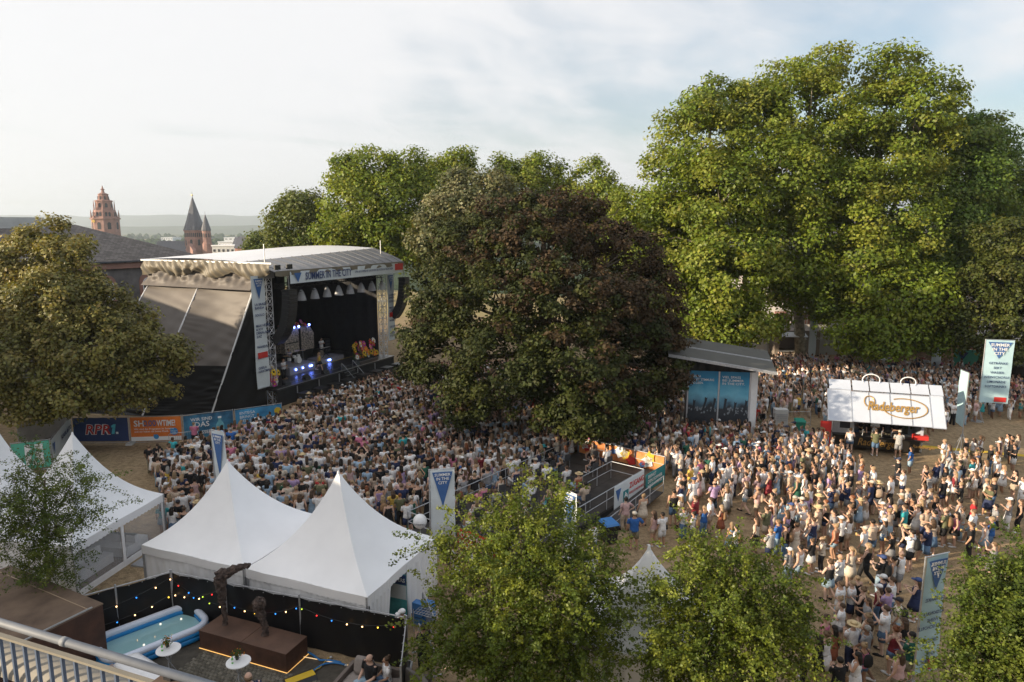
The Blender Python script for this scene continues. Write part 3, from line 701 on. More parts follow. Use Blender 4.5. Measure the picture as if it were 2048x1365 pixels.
def linden():
    lo = [(105, 482, 55, 40, 50), (60, 520, 60, 60, 49.5), (135, 535, 65, 58, 48), (30, 620, 80, 80, 49), (110, 620, 90, 75, 46), (190, 612, 68, 60, 47.5), (255, 655, 55, 48, 48.5), (190, 690, 90, 70, 45), (300, 710, 65, 50, 47.5), (350, 710, 32, 32, 48), (70, 730, 90, 75, 44.5), (-30, 700, 70, 80, 48), (240, 770, 80, 45, 46), (140, 790, 80, 45, 44), (40, 810, 70, 35, 44), (-40, 560, 60, 70, 50), (310, 765, 40, 30, 47.5)]
    tree('linden_tree', 'big olive-gold linden tree left of the stage', V((-34.5, 49, 0)), D(105, 520, 49.5), [lobe(*l) for l in lo], 1250, 82, 0.78, 0.25, [(0.175, 0.16, 0.036), (0.22, 0.195, 0.048), (0.13, 0.125, 0.03), (0.26, 0.225, 0.065)], 61, 0.5, BARK, LEAFL, inner=0.2, zmin=1.4)
    lo = [(2010, 480, 60, 40, 66), (2060, 520, 60, 70, 66), (1990, 560, 60, 50, 65), (1940, 600, 50, 40, 65), (2040, 630, 70, 55, 64), (1960, 660, 55, 40, 64), (1900, 640, 35, 35, 66), (2010, 700, 50, 30, 63), (1985, 530, 35, 30, 66), (2080, 600, 60, 80, 65)]
    tree('robinia_tree', 'feathery dark olive tree at the right edge of the crowd', V((G(1976, 748).x*0.93, 67, 0)), D(2005, 520, 67), [lobe(*l) for l in lo], 420, 85, 0.95, 0.30, [(0.075, 0.09, 0.016), (0.10, 0.11, 0.02), (0.06, 0.075, 0.014)], 62, 0.38, BARK, LEAF, sub=4)
linden()
HAW = [(0.11, 0.15, 0.02), (0.15, 0.19, 0.022), (0.09, 0.13, 0.018), (0.18, 0.21, 0.028)]
def fore_trees():
    def T(lab, base, tp, Y, lo, seed, ncl, per, cols, sub=4, r0=0.13, size=0.095, rc=0.68):
        lobes = [lobe(*l) for l in lo]
        tree('hawthorn_tree', lab, base, D(tp[0], tp[1], Y), lobes, ncl, per, rc, size, cols, seed, r0, BARK, LEAF, 'small trees in front of the crowd', twig=True, sub=sub)
    T('slender open hawthorn in front of the lounge tent', G(100, 1188), (90, 960), 24.3,
      [(85, 1000, 60, 52, 24.5), (30, 1010, 42, 50, 24), (145, 965, 42, 34, 25), (60, 1075, 55, 42, 24), (120, 1060, 45, 40, 24), (110, 1135, 40, 40, 24), (175, 1030, 32, 18, 24.5), (75, 930, 30, 30, 25), (25, 1060, 30, 22, 24), (60, 1140, 40, 30, 24)],
      71, 620, 44, [(x*0.75, y*0.8, z) for x, y, z in HAW], 7, 0.09, 0.075, 0.62)
    T('large bushy hawthorn at the bottom centre', V((0.3, 19.4, 0)), (1040, 1060), 19.8,
      [(1050, 1070, 95, 55, 20), (960, 1100, 75, 60, 20), (1140, 1100, 80, 60, 20.3), (900, 1190, 45, 50, 19.6), (985, 1190, 95, 75, 19), (1090, 1180, 100, 80, 18.7), (1185, 1190, 70, 65, 19.5), (940, 1280, 80, 60, 18.8), (1050, 1290, 110, 70, 18.2), (1160, 1290, 85, 65, 18.6), (900, 1310, 50, 40, 19), (1000, 1355, 100, 50, 18.4), (1120, 1360, 90, 50, 18.4), (1110, 985, 22, 52, 20.6), (1215, 1130, 30, 28, 20), (885, 1085, 30, 26, 20.4), (1000, 1020, 40, 24, 20.6), (1210, 1260, 40, 40, 19.2)],
      72, 1600, 42, HAW, 3, 0.13)
    T('bushy hawthorn right of the pointed white tent top', V((6.6, 18.6, 0)), (1440, 1110), 19,
      [(1440, 1125, 75, 50, 19.2), (1385, 1180, 80, 60, 18.8), (1490, 1180, 85, 60, 18.8), (1440, 1240, 95, 65, 18.2), (1345, 1250, 50, 45, 18.6), (1545, 1240, 60, 55, 18.6), (1390, 1310, 85, 55, 17.8), (1500, 1310, 85, 55, 17.8), (1580, 1180, 25, 30, 19), (1330, 1330, 50, 40, 18), (1565, 1300, 45, 40, 18.2), (1410, 1355, 90, 40, 17.6), (1320, 1190, 30, 22, 18.8), (1400, 1085, 16, 20, 19.4), (1600, 1230, 22, 22, 18.8)],
      73, 1150, 40, HAW, 3, 0.12)
    T('dark hawthorn at the bottom right corner beside the blue banner', V((14.2, 17.6, 0)), (2050, 1150), 18,
      [(2035, 1190, 60, 50, 18), (2080, 1140, 45, 45, 18.2), (1985, 1240, 55, 50, 17.6), (2055, 1260, 70, 55, 17.2), (1980, 1310, 70, 50, 17), (2065, 1330, 70, 50, 16.8), (1960, 1170, 22, 22, 18.2), (1935, 1350, 50, 35, 17), (2105, 1230, 50, 60, 17.4), (2020, 1130, 26, 22, 18.3), (1925, 1280, 22, 20, 17.4)],
      74, 950, 42, [(x*0.8, y*0.85, z) for x, y, z in HAW], 4, 0.12)
fore_trees()

# ============================================================ STAGE
SO = V((-21.75, 58.6, 0)); SA = R(65)
SW, SD = 17.0, 13.5
def s2w(x, y, z=0):
    c, s = math.cos(SA), math.sin(SA); return V((SO.x+x*c-y*s, SO.y+x*s+y*c, z))
def w2s(p):
    c, s = math.cos(SA), math.sin(SA); dx, dy = p[0]-SO.x, p[1]-SO.y; return (dx*c+dy*s, -dx*s+dy*c)
TARPG = mat('grey_tarpaulin', (0.135, 0.118, 0.106), 0.58, 0.08, 0.7, 0.15, 5, spec=0.3)
TARPT = mat('tan_tarpaulin', (0.17, 0.145, 0.105), 0.52, 0.10, 1.2, spec=0.35)
TARPB = mat('black_tarpaulin', (0.010, 0.010, 0.011), 0.5, 0.2, 1.0, 0.2, 3, spec=0.3)
STEEL = mat('truss_aluminium', (0.62, 0.63, 0.66), 0.4, 0.08, 9, metal=0.5)
def truss(mb, a, b, w, step, r=0.03, rd=0.018, n=5):
    a, b = V(a), V(b); d = (b-a); L = d.length; d.normalize()
    u = V((0, 0, 1)) if abs(d.z) < 0.9 else V((1, 0, 0))
    x = d.cross(u).normalized()*w/2; y = x.normalized().cross(d)*w/2
    cs = [x+y, x-y, -x-y, -x+y]
    for c in cs: mb.tube([a+c, b+c], r, n)
    k = max(1, int(round(L/step)))
    for i in range(k):
        p0 = a+d*(L*i/k); p1 = a+d*(L*(i+1)/k)
        for j in range(4):
            c0, c1 = cs[j], cs[(j+1) % 4]
            if i % 2: c0, c1 = c1, c0
            mb.tube([p0+c0, p1+c1], rd, 4, cap=False)
            mb.tube([p0+cs[j], p0+cs[(j+1) % 4]], rd, 4, cap=False)
def stage():
    t = thing('concert_stage', 'big open-air concert stage with white roof and grey side tarpaulins', 'stage', SO, SA)
    ZR = 12.35
    MB().box((-0.2, -1.6, 1.42), (SW+0.4, SD, 1.6)).build('stage_floor', mat('stage_deck', (0.035, 0.034, 0.036), 0.35, 0.35, 0.8, spec=0.5), t)
    MB().box((-0.2, -1.55, 0), (SW+0.4, -1.45, 1.415)).build('front_skirt', BLACK, t)
    MB().box((-0.2, -1.64, 1.57), (SW+0.4, -1.605, 1.625)).build('edge_strip', ALU, t)
    MB().box((0.6, -0.55, 1.604), (SW-0.6, -0.47, 1.612)).build('floor_line', GALV, t)
    MB().box((9.0, 2.2, 1.604), (15.2, 2.32, 1.612)).build('yellow_line', YELLOWP, t)
    # walls of black cloth
    MB().grid(lambda u, v: (SW*u, SD-0.4+0.10*math.sin(u*70)*(1-0.4*v), 0.1+12*v), 90, 6).build('back_wall', BLACK, t, True)
    MB().grid(lambda u, v: (SW+0.35+0.06*math.sin(u*50), 0.4+(SD-0.8)*u, 0.1+11.6*v), 50, 5).build('side_wall', BLACK, t, True)
    MB().grid(lambda u, v: (-0.40+0.06*math.sin(u*40), 0.5+(SD-0.6)*u, 0.05+11.2*v), 50, 5).build('side_wall', BLACK, t, True)
    # roof skin: arched sheet, white on top, plus a grey ribbed awning along the front
    def roofz(y, x=8): return ZR+0.22+0.035*x+0.25*math.sin(math.pi*min(1, max(0, (y-0.5)/(SD))))
    MB().grid(lambda u, v: (-0.7+(SW+2.0)*u, 1.2+(SD-0.7)*v, roofz(1.2+(SD-0.7)*v, -0.7+(SW+2.0)*u)), 16, 14).build('roof_skin', mat('white_roof_sheet', (0.74, 0.74, 0.76), 0.4, 0.05, 0.6), t, True)
    MB().grid(lambda u, v: (-0.7+(SW+2.0)*u, -2.6+3.8*v, ZR-0.55+(roofz(1.2, -0.7+(SW+2.0)*u)-ZR+0.55)*(v**0.8)+0.05*math.sin(u*math.pi*26)*(1-v)), 104, 8).build('roof_awning', mat('grey_awning', (0.20, 0.195, 0.20), 0.45, 0.08, 1.0), t, True)
    for i in range(14):
        x = -0.7+(SW+2.0)*(i+0.5)/14
        MB().tube([(x, -2.6+3.8*v, ZR-0.55+(roofz(1.2, x)-ZR+0.55)*(v**0.8)+0.04) for v in (0, .25, .5, .75, 1)], 0.025, 5).build('awning_rib', mat('rib_grey', (0.13, 0.13, 0.135), 0.5, 0.1), t)
    def fringe(u, v):
        x = -0.7+(SW+2.0)*u; sag = 0.10+0.10*abs(math.sin(u*math.pi*9))
        return (x, -2.62-0.05*math.sin(u*60)*v, ZR-0.5-v*(0.28+sag)+0.02)
    MB().grid(fringe, 120, 3).build('roof_fringe', TARPT, t, True)
    # left gable of the roof: bunched tarpaulin swags
    def swag(u, v):
        y = -2.3+(SD+2.1)*u; f = abs(math.sin(u*math.pi*3.5))
        fold = 0.13*math.sin(u*55+v*6*math.sin(u*9))*(0.3+v)+0.08*math.sin(u*130+v*9)
        return (-0.72-0.10-fold-0.25*math.sin(v*math.pi), y, ZR+0.1-v*(0.75+0.55*f)+0.25*(1-abs(2*u-1))*(1-v))
    MB().grid(swag, 150, 12).build('gable_swag', TARPT, t, True)
    def band(u, v):
        y = -0.3+(SD)*u; w = 0.16*math.sin(u*21+v*5)+0.09*math.sin(u*47-v*8)+0.05*math.sin(u*110+v*3)
        return (-0.60-w*math.sin(math.pi*min(1, v*1.1+.05))-0.7*v*v, y, ZR-0.75-v*1.35)
    MB().grid(band, 140, 10).build('gable_band', TARPG, t, True)
    MB().bar((-0.8, -2.4, ZR+0.18), (-0.8, SD, ZR+0.18), 0.14).build('eave_beam', GALV, t)
    # guy poles and the slanting side sheets between them
    P = [(V((-0.7, -0.1, 10.35)), V((-4.3, 1.8, 0.05))), (V((-0.9, 6.2, 10.35)), V((-7.1, 6.6, 0.05))), (V((-0.9, 12.6, 10.35)), V((-8.9, 12.6, 0.05)))]
    for a, b in P:
        MB().tube([a+(a-b)*0.02, b], 0.07, 8).build('guy_pole', mat('white_pole', (0.72, 0.72, 0.74), 0.4, 0.05), t)
    def sheet(A, B, t0, t1, sag, wr, seed):
        r = random.Random(seed); ph = [r.uniform(0, 6) for _ in range(8)]
        nrm = ((A[1]-A[0]).cross(B[0]-A[0])).normalized()
        if nrm.x > 0: nrm = -nrm
        def fn(u, v):
            tt = t0+(t1-t0)*v
            p = (A[0]+(A[1]-A[0])*tt)*(1-u)+(B[0]+(B[1]-B[0])*tt)*u
            s = math.sin(math.pi*u)
            wv = wr*(0.5*math.sin(u*9+v*30+ph[0]+2*math.sin(v*7+ph[1]))*(1-s*0.5)+0.35*math.sin(v*58+u*14*math.sin(v*5+ph[2])+ph[3])*(abs(u-0.5)*2)**1.0+0.25*math.sin(v*21-u*17+ph[4]))*(0.35+0.65*v)
            return p - nrm*(sag*s*(0.4+0.6*math.sin(math.pi*min(1, v*0.9)))+wv*0.8) + nrm*0.02
        return MB().grid(fn, 40, 60)
    sheet(P[0], P[1], 0.0, 0.62, 0.55, 0.13, 1).build('side_sheet', TARPG, t, True)
    sheet(P[1], P[2], 0.0, 0.66, 0.45, 0.12, 2).build('side_sheet', TARPG, t, True)
    sheet(P[0], P[1], 0.62, 1.0, 0.35, 0.12, 3).build('lower_sheet', TARPB, t, True)
    sheet(P[1], P[2], 0.66, 1.0, 0.3, 0.12, 4).build('lower_sheet', TARPB, t, True)
    C0 = (V((-0.35, -0.3, 10.6)), V((-0.4, -0.5, 0.05)))
    sheet(C0, P[0], 0.0, 1.0, 0.15, 0.12, 5).build('corner_sheet', TARPB, t, True)
    # towers and trusses
    for x in (0.25, SW-0.1):
        m = MB(); truss(m, (x, -0.6, 0.05), (x, -0.6, 11.4), 0.62, 0.62, 0.04, 0.024); m.build('truss_tower', STEEL, t)
        MB().box((x-0.55, -1.05, 11.2), (x+0.55, -0.15, 12.0)).build('tower_head', GALV, t)
        MB().tube([(x, -0.6, 12), (x, -0.6, 14.1)], 0.045, 6).build('lightning_rod', ALU, t)
    m = MB(); truss(m, (1.0, -1.0, 10.45), (SW-0.4, -1.0, 10.45), 0.42, 0.6, 0.03, 0.018); m.build('front_truss', BLACKP, t)
    for x in (-0.5, 0.9):
        MB().box((x-0.32, -2.75, 12.0), (x+0.32, -2.6, 12.4)).build('floodlight', BLACKP, t)
    for x0, x1 in ((4.5, 8.5), (13.5, 9.5)):
        m = MB(); m.tube([(x0, SD-1.2, 10.2), (x1, SD-1.2, 1.8)], 0.06, 6); m.build('cross_brace', GALV, t)
    for x in (6.3, 8.0, 10.6): MB().box((x, SD-0.9, 1.6), (x+0.25, SD-0.7, 11)).build('back_post', mat('dark_steel', (0.05, 0.05, 0.055), 0.5, 0.1), t)
    # top banner
    bz0, bz1 = 10.72, 11.75
    b = MB().grid(lambda u, v: (1.0+17.0*u, -2.62+0.03*math.sin(u*40)*v, bz0+(bz1-bz0)*v), 30, 2).build('title_banner', PALE, t)
    text(b, 'SUMMER IN THE CITY', (2.8, -2.72, bz0+0.24), (1, 0, 0), (0, 0, 1), 0.92, NAVY, bold=0.012, width=6.4)
    text(b, 'OPEN AIR SOMMER MIT KONZERTEN UND FESTEN AN VIELEN TAGEN', (9.7, -2.72, bz0+0.42), (1, 0, 0), (0, 0, 1), 0.3, NAVY, width=6.3)
    MB().prism([(0, 0.85), (0.9, 0.85), (0.45, 0.05)], (1.4, -2.73, bz0+0.05), (1, 0, 0), (0, 0, 1), (0, 0.02, 0)).build('triangle_mark', BLUEP, b)
    MB().box((16.5, -2.68, bz0+0.3), (17.95, -2.66, bz1-0.05)).build('red_mark', REDP, b)
    # side banners
    for x0, x1, z0, z1 in ((-1.75, -0.32, 1.9, 11.5), (SW+0.4, SW+1.6, 3.2, 10.6)):
        sb = MB().grid(lambda u, v: (x0+(x1-x0)*u, -0.95+0.05*math.sin(v*9+u*3), z0+(z1-z0)*v), 4, 24).build('side_banner', PALE, t, True)
        w = x1-x0; xc = (x0+x1)/2
        MB().prism([(-w*0.36, 0), (w*0.36, 0), (0, -1.7)], (xc, -1.03, z1-0.25), (1, 0, 0), (0, 0, 1), (0, 0.02, 0)).build('triangle_mark', BLUEP, sb)
        text(sb, 'SUMMER\nIN THE\nCITY', (xc, -1.06, z1-0.5), (1, 0, 0), (0, 0, 1), 0.2, WHITEP, 'CENTER', bold=0.01)
        for q, s_ in enumerate(('LA BRASS\nBANDA', 'SOOLO', 'MAX HERRE\n& JOY\nDENALANE', 'ZAZ', 'WANDA', 'DEICHKIND', 'GISELA\nHARTMANN')):
            text(sb, s_, (x0+0.15, -1.04, z1-2.5-q*(0.115*(z1-z0)*0.82)), (1, 0, 0), (0, 0, 1), 0.30, NAVY, bold=0.012)
        MB().box((x0+0.2, -1.05, z0+2.6), (x1-0.15, -1.02, z0+3.1)).build('red_mark', REDP, sb)
        MB().bar((x0, -0.95, z0), (x1, -0.95, z0), 0.07).build('weight_bar', ALU, sb)
    # legs showing below the deck edge
    for i in range(5): MB().tube([(2.2+i*2.9, -1.66, 0), (2.2+i*2.9, -1.66, 1.42)], 0.05, 6).build('deck_leg', GALV, t)
    return t
stage()
def speaker_array(lab, lx, ly, top, n):
    p = s2w(lx, ly); t = thing('line_array', lab, 'loudspeaker', (p.x, p.y, 0), SA+R(8))
    z = top; y = 0.0; a = R(2)
    MB().box((-0.62, -0.4, top), (0.62, 0.4, top+0.12)).build('fly_frame', BLACKP, t)
    MB().tube([(0, 0, top+0.1), (0, 0, 11.6)], 0.03, 5).build('hanging_chain', GALV, t)
    for i in range(n):
        h = 0.37; dy = math.sin(a)*h; dz = math.cos(a)*h
        o = V((-0.6, y-0.42, z)); dn = V((0, dy, -dz)); out = V((0, math.cos(a)*0.75, math.sin(a)*0.75))
        c = MB().obox(o+dn, (1.2, 0, 0), out, -dn*0.93).build('cabinet', BLACKP, t)
        MB().obox(o+dn*0.85+V((0.06, -0.02, 0)), (1.08, 0, 0), out*0.03, -dn*0.7).build('grille', mat('speaker_grille', (0.035, 0.035, 0.04), 0.5, 0.3, 30), c)
        y += dy; z -= dz; a += R(1.0+i*0.42)
speaker_array('curved black speaker array hanging at the left stage tower', 1.15, -2.3, 10.1, 14)
speaker_array('black speaker array hanging right of the right stage tower', SW+1.9, -2.1, 10.0, 13)
COVER = mat('clear_rain_cover', (0.75, 0.76, 0.8), 0.2, 0.1, 5, alpha=0.4)
ORD = ['first', 'second', 'third', 'fourth', 'fifth', 'sixth', 'seventh', 'eighth', 'ninth', 'tenth']
for i in range(9):
    lx = 2.0+i*1.75; p = s2w(lx, -1.25)
    t = thing('stage_light', 'stage lamp under a clear rain cover, %s from the left on the front truss' % ORD[i], 'stage light', (p.x, p.y, 9.1), SA, 'rain covered lamps along the front truss')
    MB().tube([(0, 0, 0.2), (0, 0, 0.75)], 0.16, 8).build('lamp_body', BLACKP, t)
    MB().tube([(0, 0, 0.75), (0, 0, 1.2)], 0.04, 5).build('clamp', BLACKP, t)
    m = MB(); r = random.Random(i); k = 12
    rg = []
    for z, rr in ((-0.12, 0.44), (0.25, 0.36), (0.6, 0.24), (0.85, 0.10)): rg.append((0.05*math.sin(i), 0, z, rr, rr))
    m.rings(rg, k, cap=False); m.build('rain_cover', COVER, t, True)
GLOW = mat('blue_lamp_glow', (0.15, 0.25, 1.0), 0.3, 0, emit=9)
def stage_gear():
    def st(name, lab, cat, x, y, z=1.6, rz=0.0, group=None):
        p = s2w(x, y); return thing(name, lab, cat, (p.x, p.y, z), SA+rz, group)
    GREYB = mat('riser_front', (0.30, 0.30, 0.34), 0.4, 0.1)
    t = st('drum_riser', 'grey drum riser with blue lamps at the left of the stage', 'riser', 4.6, 1.4)
    MB().box((0, 0, 0), (3.6, 2.6, 0.75)).build('platform', GREYB, t)
    for x in (0.8, 1.75, 2.75, 3.0): MB().ball((x, -0.06, 0.45), 0.09).build('lamp', GLOW, t)
    d = st('drum_kit', 'drum kit with white bass drum on the riser', 'drum kit', 6.4, 2.7, 2.352)
    MB().tube([(0.3, -0.65, 0.33), (0.3, -0.25, 0.33)], 0.31, 16).build('bass_drum', WHITEP, d)
    for x, y, z, r_ in ((0.0, -0.3, 0.72, 0.16), (0.5, -0.35, 0.74, 0.16), (0.9, 0.0, 0.4, 0.22), (-0.4, 0, 0.5, 0.18)):
        MB().tube([(x, y, z-0.15), (x, y, z+0.1)], r_, 12).build('drum', WHITEP, d)
        MB().tube([(x, y, 0), (x, y, z-0.15)], 0.02, 4).build('stand', GALV, d)
    for x, y, z in ((-0.6, -0.3, 1.1), (1.1, -0.4, 1.15), (0.2, -0.5, 1.25), (-0.8, 0.1, 0.85)):
        MB().tube([(x, y, z), (x, y, z+0.02)], 0.24, 12).build('cymbal', GOLD, d)
        MB().tube([(x, y, 0), (x, y, z)], 0.015, 4).build('stand', GALV, d)
    t = st('keyboard_riser', 'low grey keyboard riser with two blue lamps in the middle of the stage', 'riser', 10.2, 2.4)
    MB().box((0, 0, 0), (3.6, 1.8, 0.42)).build('platform', GREYB, t)
    for x in (1.1, 1.35): MB().ball((x, -0.05, 0.25), 0.09).build('lamp', GLOW, t)
    t = st('keyboard', 'black keyboard on a stand in the middle of the stage', 'keyboard', 11.9, 3.2, 2.022)
    MB().box((-0.75, -0.17, 0.86), (0.75, 0.17, 0.98)).build('key_bed', BLACKP, t); MB().box((-0.7, -0.02, 0.982), (0.7, 0.15, 0.99)).build('keys', WHITEP, t)
    for a in (-1, 1): MB().bar((-0.55*a, 0, 0), (0.55*a, 0, 0.86), 0.05).build('stand', BLACKP, t)
    # patterned prop with flowers: rounded van-like front of a stage set
    PR = mat('mirror_foil_pattern', (0.72, 0.50, 0.42), 0.35, 0.7, 5.5, col2=(0.06, 0.04, 0.04))
    t = st('stage_prop', 'patterned pink and brown stage prop topped with flowers and blue lamps', 'stage prop', 9.2, 6.2)
    MB().add([(0, 0, 0.9), (4.4, 0, 0.9), (4.4, 0, 2.6), (3.9, 0.1, 3.4), (0.4, 0.1, 3.4), (0, 0, 2.6), (0, 1.6, 0.9), (4.4, 1.6, 0.9), (4.4, 1.6, 2.6), (3.9, 1.5, 3.4), (0.4, 1.5, 3.4), (0, 1.6, 2.6)],
             [(0, 1, 2, 3, 4, 5), (11, 10, 9, 8, 7, 6), (0, 6, 7, 1), (1, 7, 8, 2), (2, 8, 9, 3), (3, 9, 10, 4), (4, 10, 11, 5), (5, 11, 6, 0)]).build('body', PR, t)
    MB().box((0.15, -0.04, 1.9), (1.95, -0.005, 2.0)).build('dark_trim', BLACKP, t); MB().box((2.1, -0.05, 0.95), (2.35, -0.005, 3.3)).build('dark_trim', BLACKP, t)
    MB().box((0.2, 0.1, 0), (4.2, 1.5, 0.9)).build('base', BLACK, t)
    for x in (0.7, 1.4, 2.1, 3.7): MB().ball((x, -0.05, 3.55), 0.11).build('lamp', GLOW, t)
    fl = [mat('petal_red', (0.55, 0.02, 0.06), 0.6), mat('petal_yellow', (0.75, 0.5, 0.03), 0.6), mat('petal_pink', (0.7, 0.2, 0.4), 0.6), mat('petal_white', (0.75, 0.72, 0.7), 0.6), mat('petal_orange', (0.75, 0.22, 0.03), 0.6), mat('petal_magenta', (0.45, 0.03, 0.25), 0.6)]
    r = random.Random(3)
    def flower(parent, c, rad, m, face):
        f = V(face).normalized(); u = f.cross(V((0, 0, 1))).normalized(); w = u.cross(f)
        mb = MB()
        for k in range(8):
            a = 2*math.pi*k/8; d_ = u*math.cos(a)+w*math.sin(a); e = u*-math.sin(a)+w*math.cos(a)
            mb.add([V(c), V(c)+d_*rad*0.6+e*rad*0.3+f*0.05, V(c)+d_*rad+f*0.02, V(c)+d_*rad*0.6-e*rad*0.3+f*0.05], [(0, 1, 2, 3)])
        o = mb.build('blossom', m, parent); MB().ball(V(c)+f*0.05, rad*0.25, 6, 4).build('centre', fl[1] if m is not fl[1] else BLACKP, o)
    for k in range(16): flower(t, (0.4+r.random()*3.6, 0.3+r.random()*0.9, 3.45+r.random()*0.45), 0.3, fl[[0, 5, 0, 3, 1, 2][k % 6]], (0.2, -1, 0.6))
    for lab, x, y, n, w in (('mass of big colourful paper flowers at the right end of the stage', 14.6, -0.2, 60, 3.6), ('bunch of colourful paper flowers at the foot of the left tower', 0.4, -1.1, 14, 1.0)):
        t = st('flower_display', lab, 'flowers', x-w/2, y)
        mb = MB()
        for k in range(n): 
            a = (r.random()*w, r.random()*0.7, 0.3+r.random()*1.55)
            flower(t, a, 0.27+r.random()*0.13, fl[k % 6], (0.5*r.random()-0.1, -1, 0.35)); mb.tube([(a[0], a[1]+0.05, 0), (a[0], a[1]+0.03, a[2])], 0.025, 4)
        mb.build('stems', mat('stem_green', (0.05, 0.12, 0.03), 0.7), t)
        MB().box((-0.1, 0, 0), (w+0.1, 0.75, 0.16)).build('planter', BLACKP, t)
    for i, x in enumerate((1.6, 4.2, 6.8, 9.4, 11.6)):
        t = st('stage_monitor', 'black wedge monitor on the stage edge, %s from the left' % ORD[i], 'monitor', x, -1.25, group='wedge monitors along the stage edge')
        MB().prism([(0, 0), (0.5, 0), (0.42, 0.38), (0.12, 0.2)], (-0.35, 0.0, 0), (0, -1, 0) if False else (0, 1, 0), (0, 0, 1), (0.7, 0, 0)).build('cabinet', BLACKP, t)
        MB().prism([(0.10, 0.205), (0.40, 0.385), (0.40, 0.40), (0.10, 0.22)], (-0.3, 0, 0), (0, 1, 0), (0, 0, 1), (0.6, 0, 0)).build('grille', MATS['speaker_grille'], t)
    for i in range(8):
        p = s2w(1.6+i*1.95+(0.5 if i > 3 else 0), -3.2); k = i
        t = thing('subwoofer', 'black subwoofer box below the stage edge, %s from the left' % ORD[i], 'loudspeaker', (p.x, p.y, 0), SA, 'subwoofers in front of the stage')
        MB().box((-0.6, -0.5, 0), (0.6, 0.5, 1.15)).build('cabinet', BLACKP, t); MB().box((-0.54, -0.53, 0.08), (0.54, -0.502, 1.08)).build('grille', MATS['speaker_grille'], t)
    t = st('stage_steps', 'dark steps with pale edges up to the stage front', 'steps', 8.4, -1.7, 0)
    for i in range(5):
        s_ = MB().box((0, -0.32*(i+1), 0), (1.7, -0.32*i-0.004, 1.45-0.28*i)).build('step', BLACKP, t); MB().box((0, -0.32*(i+1)-0.01, 1.452-0.28*i), (1.7, -0.32*(i+1)+0.05, 1.462-0.28*i)).build('nosing', ALU, s_)
    for x in (0, 1.7): MB().tube([(x, 0, 1.5), (x, 0, 2.4), (x, -1.5, 1.0), (x, -1.5, 0.1)], 0.025, 5).build('handrail', GALV, t)
    for i, (x, y) in enumerate(((14.2, 8.0), (15.2, 8.6), (15.6, 6.4))):
        t = st('amplifier_rack', ('tall dark equipment rack at the back of the stage', 'middle dark equipment rack at the back of the stage', 'dark equipment rack nearest the right stage wall')[i], 'rack', x, y)
        MB().box((0, 0, 0), (0.9, 0.7, 1.5+0.4*(i == 0))).build('case', BLACKP, t)
        for k in range(4): MB().box((0.06, -0.02, 0.15+k*0.32), (0.84, -0.003, 0.4+k*0.32)).build('unit', mat('unit_front', (0.09, 0.09, 0.1), 0.4, 0.2), t)
stage_gear()

# ============================================================ TENTS
def pagoda(name, label, P, peak, sides, group, valance=True, ze=2.4):
    """P: four eave corners in order; sides: for each edge 0 open, 1 white wall, 2 clear wall"""
    c0 = sum((V(p) for p in P), V((0, 0, 0)))/4
    t = thing(name, label, 'tent', (c0.x, c0.y, 0), 0, group)
    L = [V((p[0]-c0.x, p[1]-c0.y, ze)) for p in P]; pk = V((peak[0]-c0.x, peak[1]-c0.y, peak[2]))
    hp = pk.z-ze; n = 14; mb = MB()
    for e in range(4):
        a, b = L[e], L[(e+1) % 4]
        def fn(u, v):
            q = a+(b-a)*u; s = v
            p = q+(V((pk.x, pk.y, 0))-V((q.x, q.y, 0)))*s*0.985
            z = ze+hp*(0.42*s+0.58*s**2.6)*(1.0) - 0.05*math.sin(math.pi*u)*(1-s)*1.0
            rid = abs(2*u-1)**6
            z += 0.04*rid*math.sin(math.pi*s)
            return (p.x, p.y, z)
        mb.grid(fn, 12, n)
    mb.build('roof', PVC, t, True)
    MB().tube([pk-V((0, 0, 0.25)), pk+V((0, 0, 0.12))], [0.10, 0.035], 8).build('peak_cap', PVC, t)
    for i, p in enumerate(L):
        MB().bar((p.x*0.985, p.y*0.985, 0), (p.x*0.985, p.y*0.985, ze-0.02), 0.09).build('corner_post', GALV, t)
    for e in range(4):
        a, b = L[e], L[(e+1) % 4]; d = (b-a); ln = d.length; d = d.normalized(); nrm = V((d.y, -d.x, 0))
        if (a+b).dot(nrm) < 0: nrm = -nrm
        k = int(ln/0.24)
        def val(u, v):
            h = 0.34+(0.05*abs(math.sin(u*k*math.pi)) if v == 1 else 0)
            q = a+(b-a)*u; return q+nrm*(0.015+0.02*math.sin(u*11))+V((0, 0, -h*v))
        MB().grid(val, k*4, 2).build('valance', PVC, t)
        if sides[e] == 1:
            w = MB().grid(lambda u, v: a+(b-a)*u - nrm*(0.05+0.035*math.sin(u*38+2*math.sin(v*4))*(1-v*0.6)+0.02*math.sin(u*90+v*5)) + V((0, 0, -(ze-0.06)*(1-v)-0.01)), 60, 8).build('side_wall', PVC, t, True)
        elif sides[e] == 2:
            m_ = (a+b)/2
            for q0, q1 in ((a, m_), (m_, b)):
                w = MB().obox(q0+d*0.16-nrm*0.06+V((0, 0, -ze+0.32)), (q1-q0)-d*0.32, nrm*0.006, (0, 0, ze-0.75)).build('clear_window', mat('clear_vinyl', (0.85, 0.87, 0.9), 0.08, 0, alpha=0.16, spec=0.6), t)
                MB().obox(q0-nrm*0.07+V((0, 0, -ze+0.02)), (q1-q0), nrm*0.02, (0, 0, 0.30)).build('wall_hem', PVC, w)
            for q in (a+d*0.08, m_, b-d*0.08):
                MB().obox(q-d*0.09-nrm*0.09+V((0, 0, -ze+0.02)), d*0.18, nrm*0.05, (0, 0, ze-0.3)).build('wall_strip', PVC, t)
    return t
GT = 'white pagoda tents'
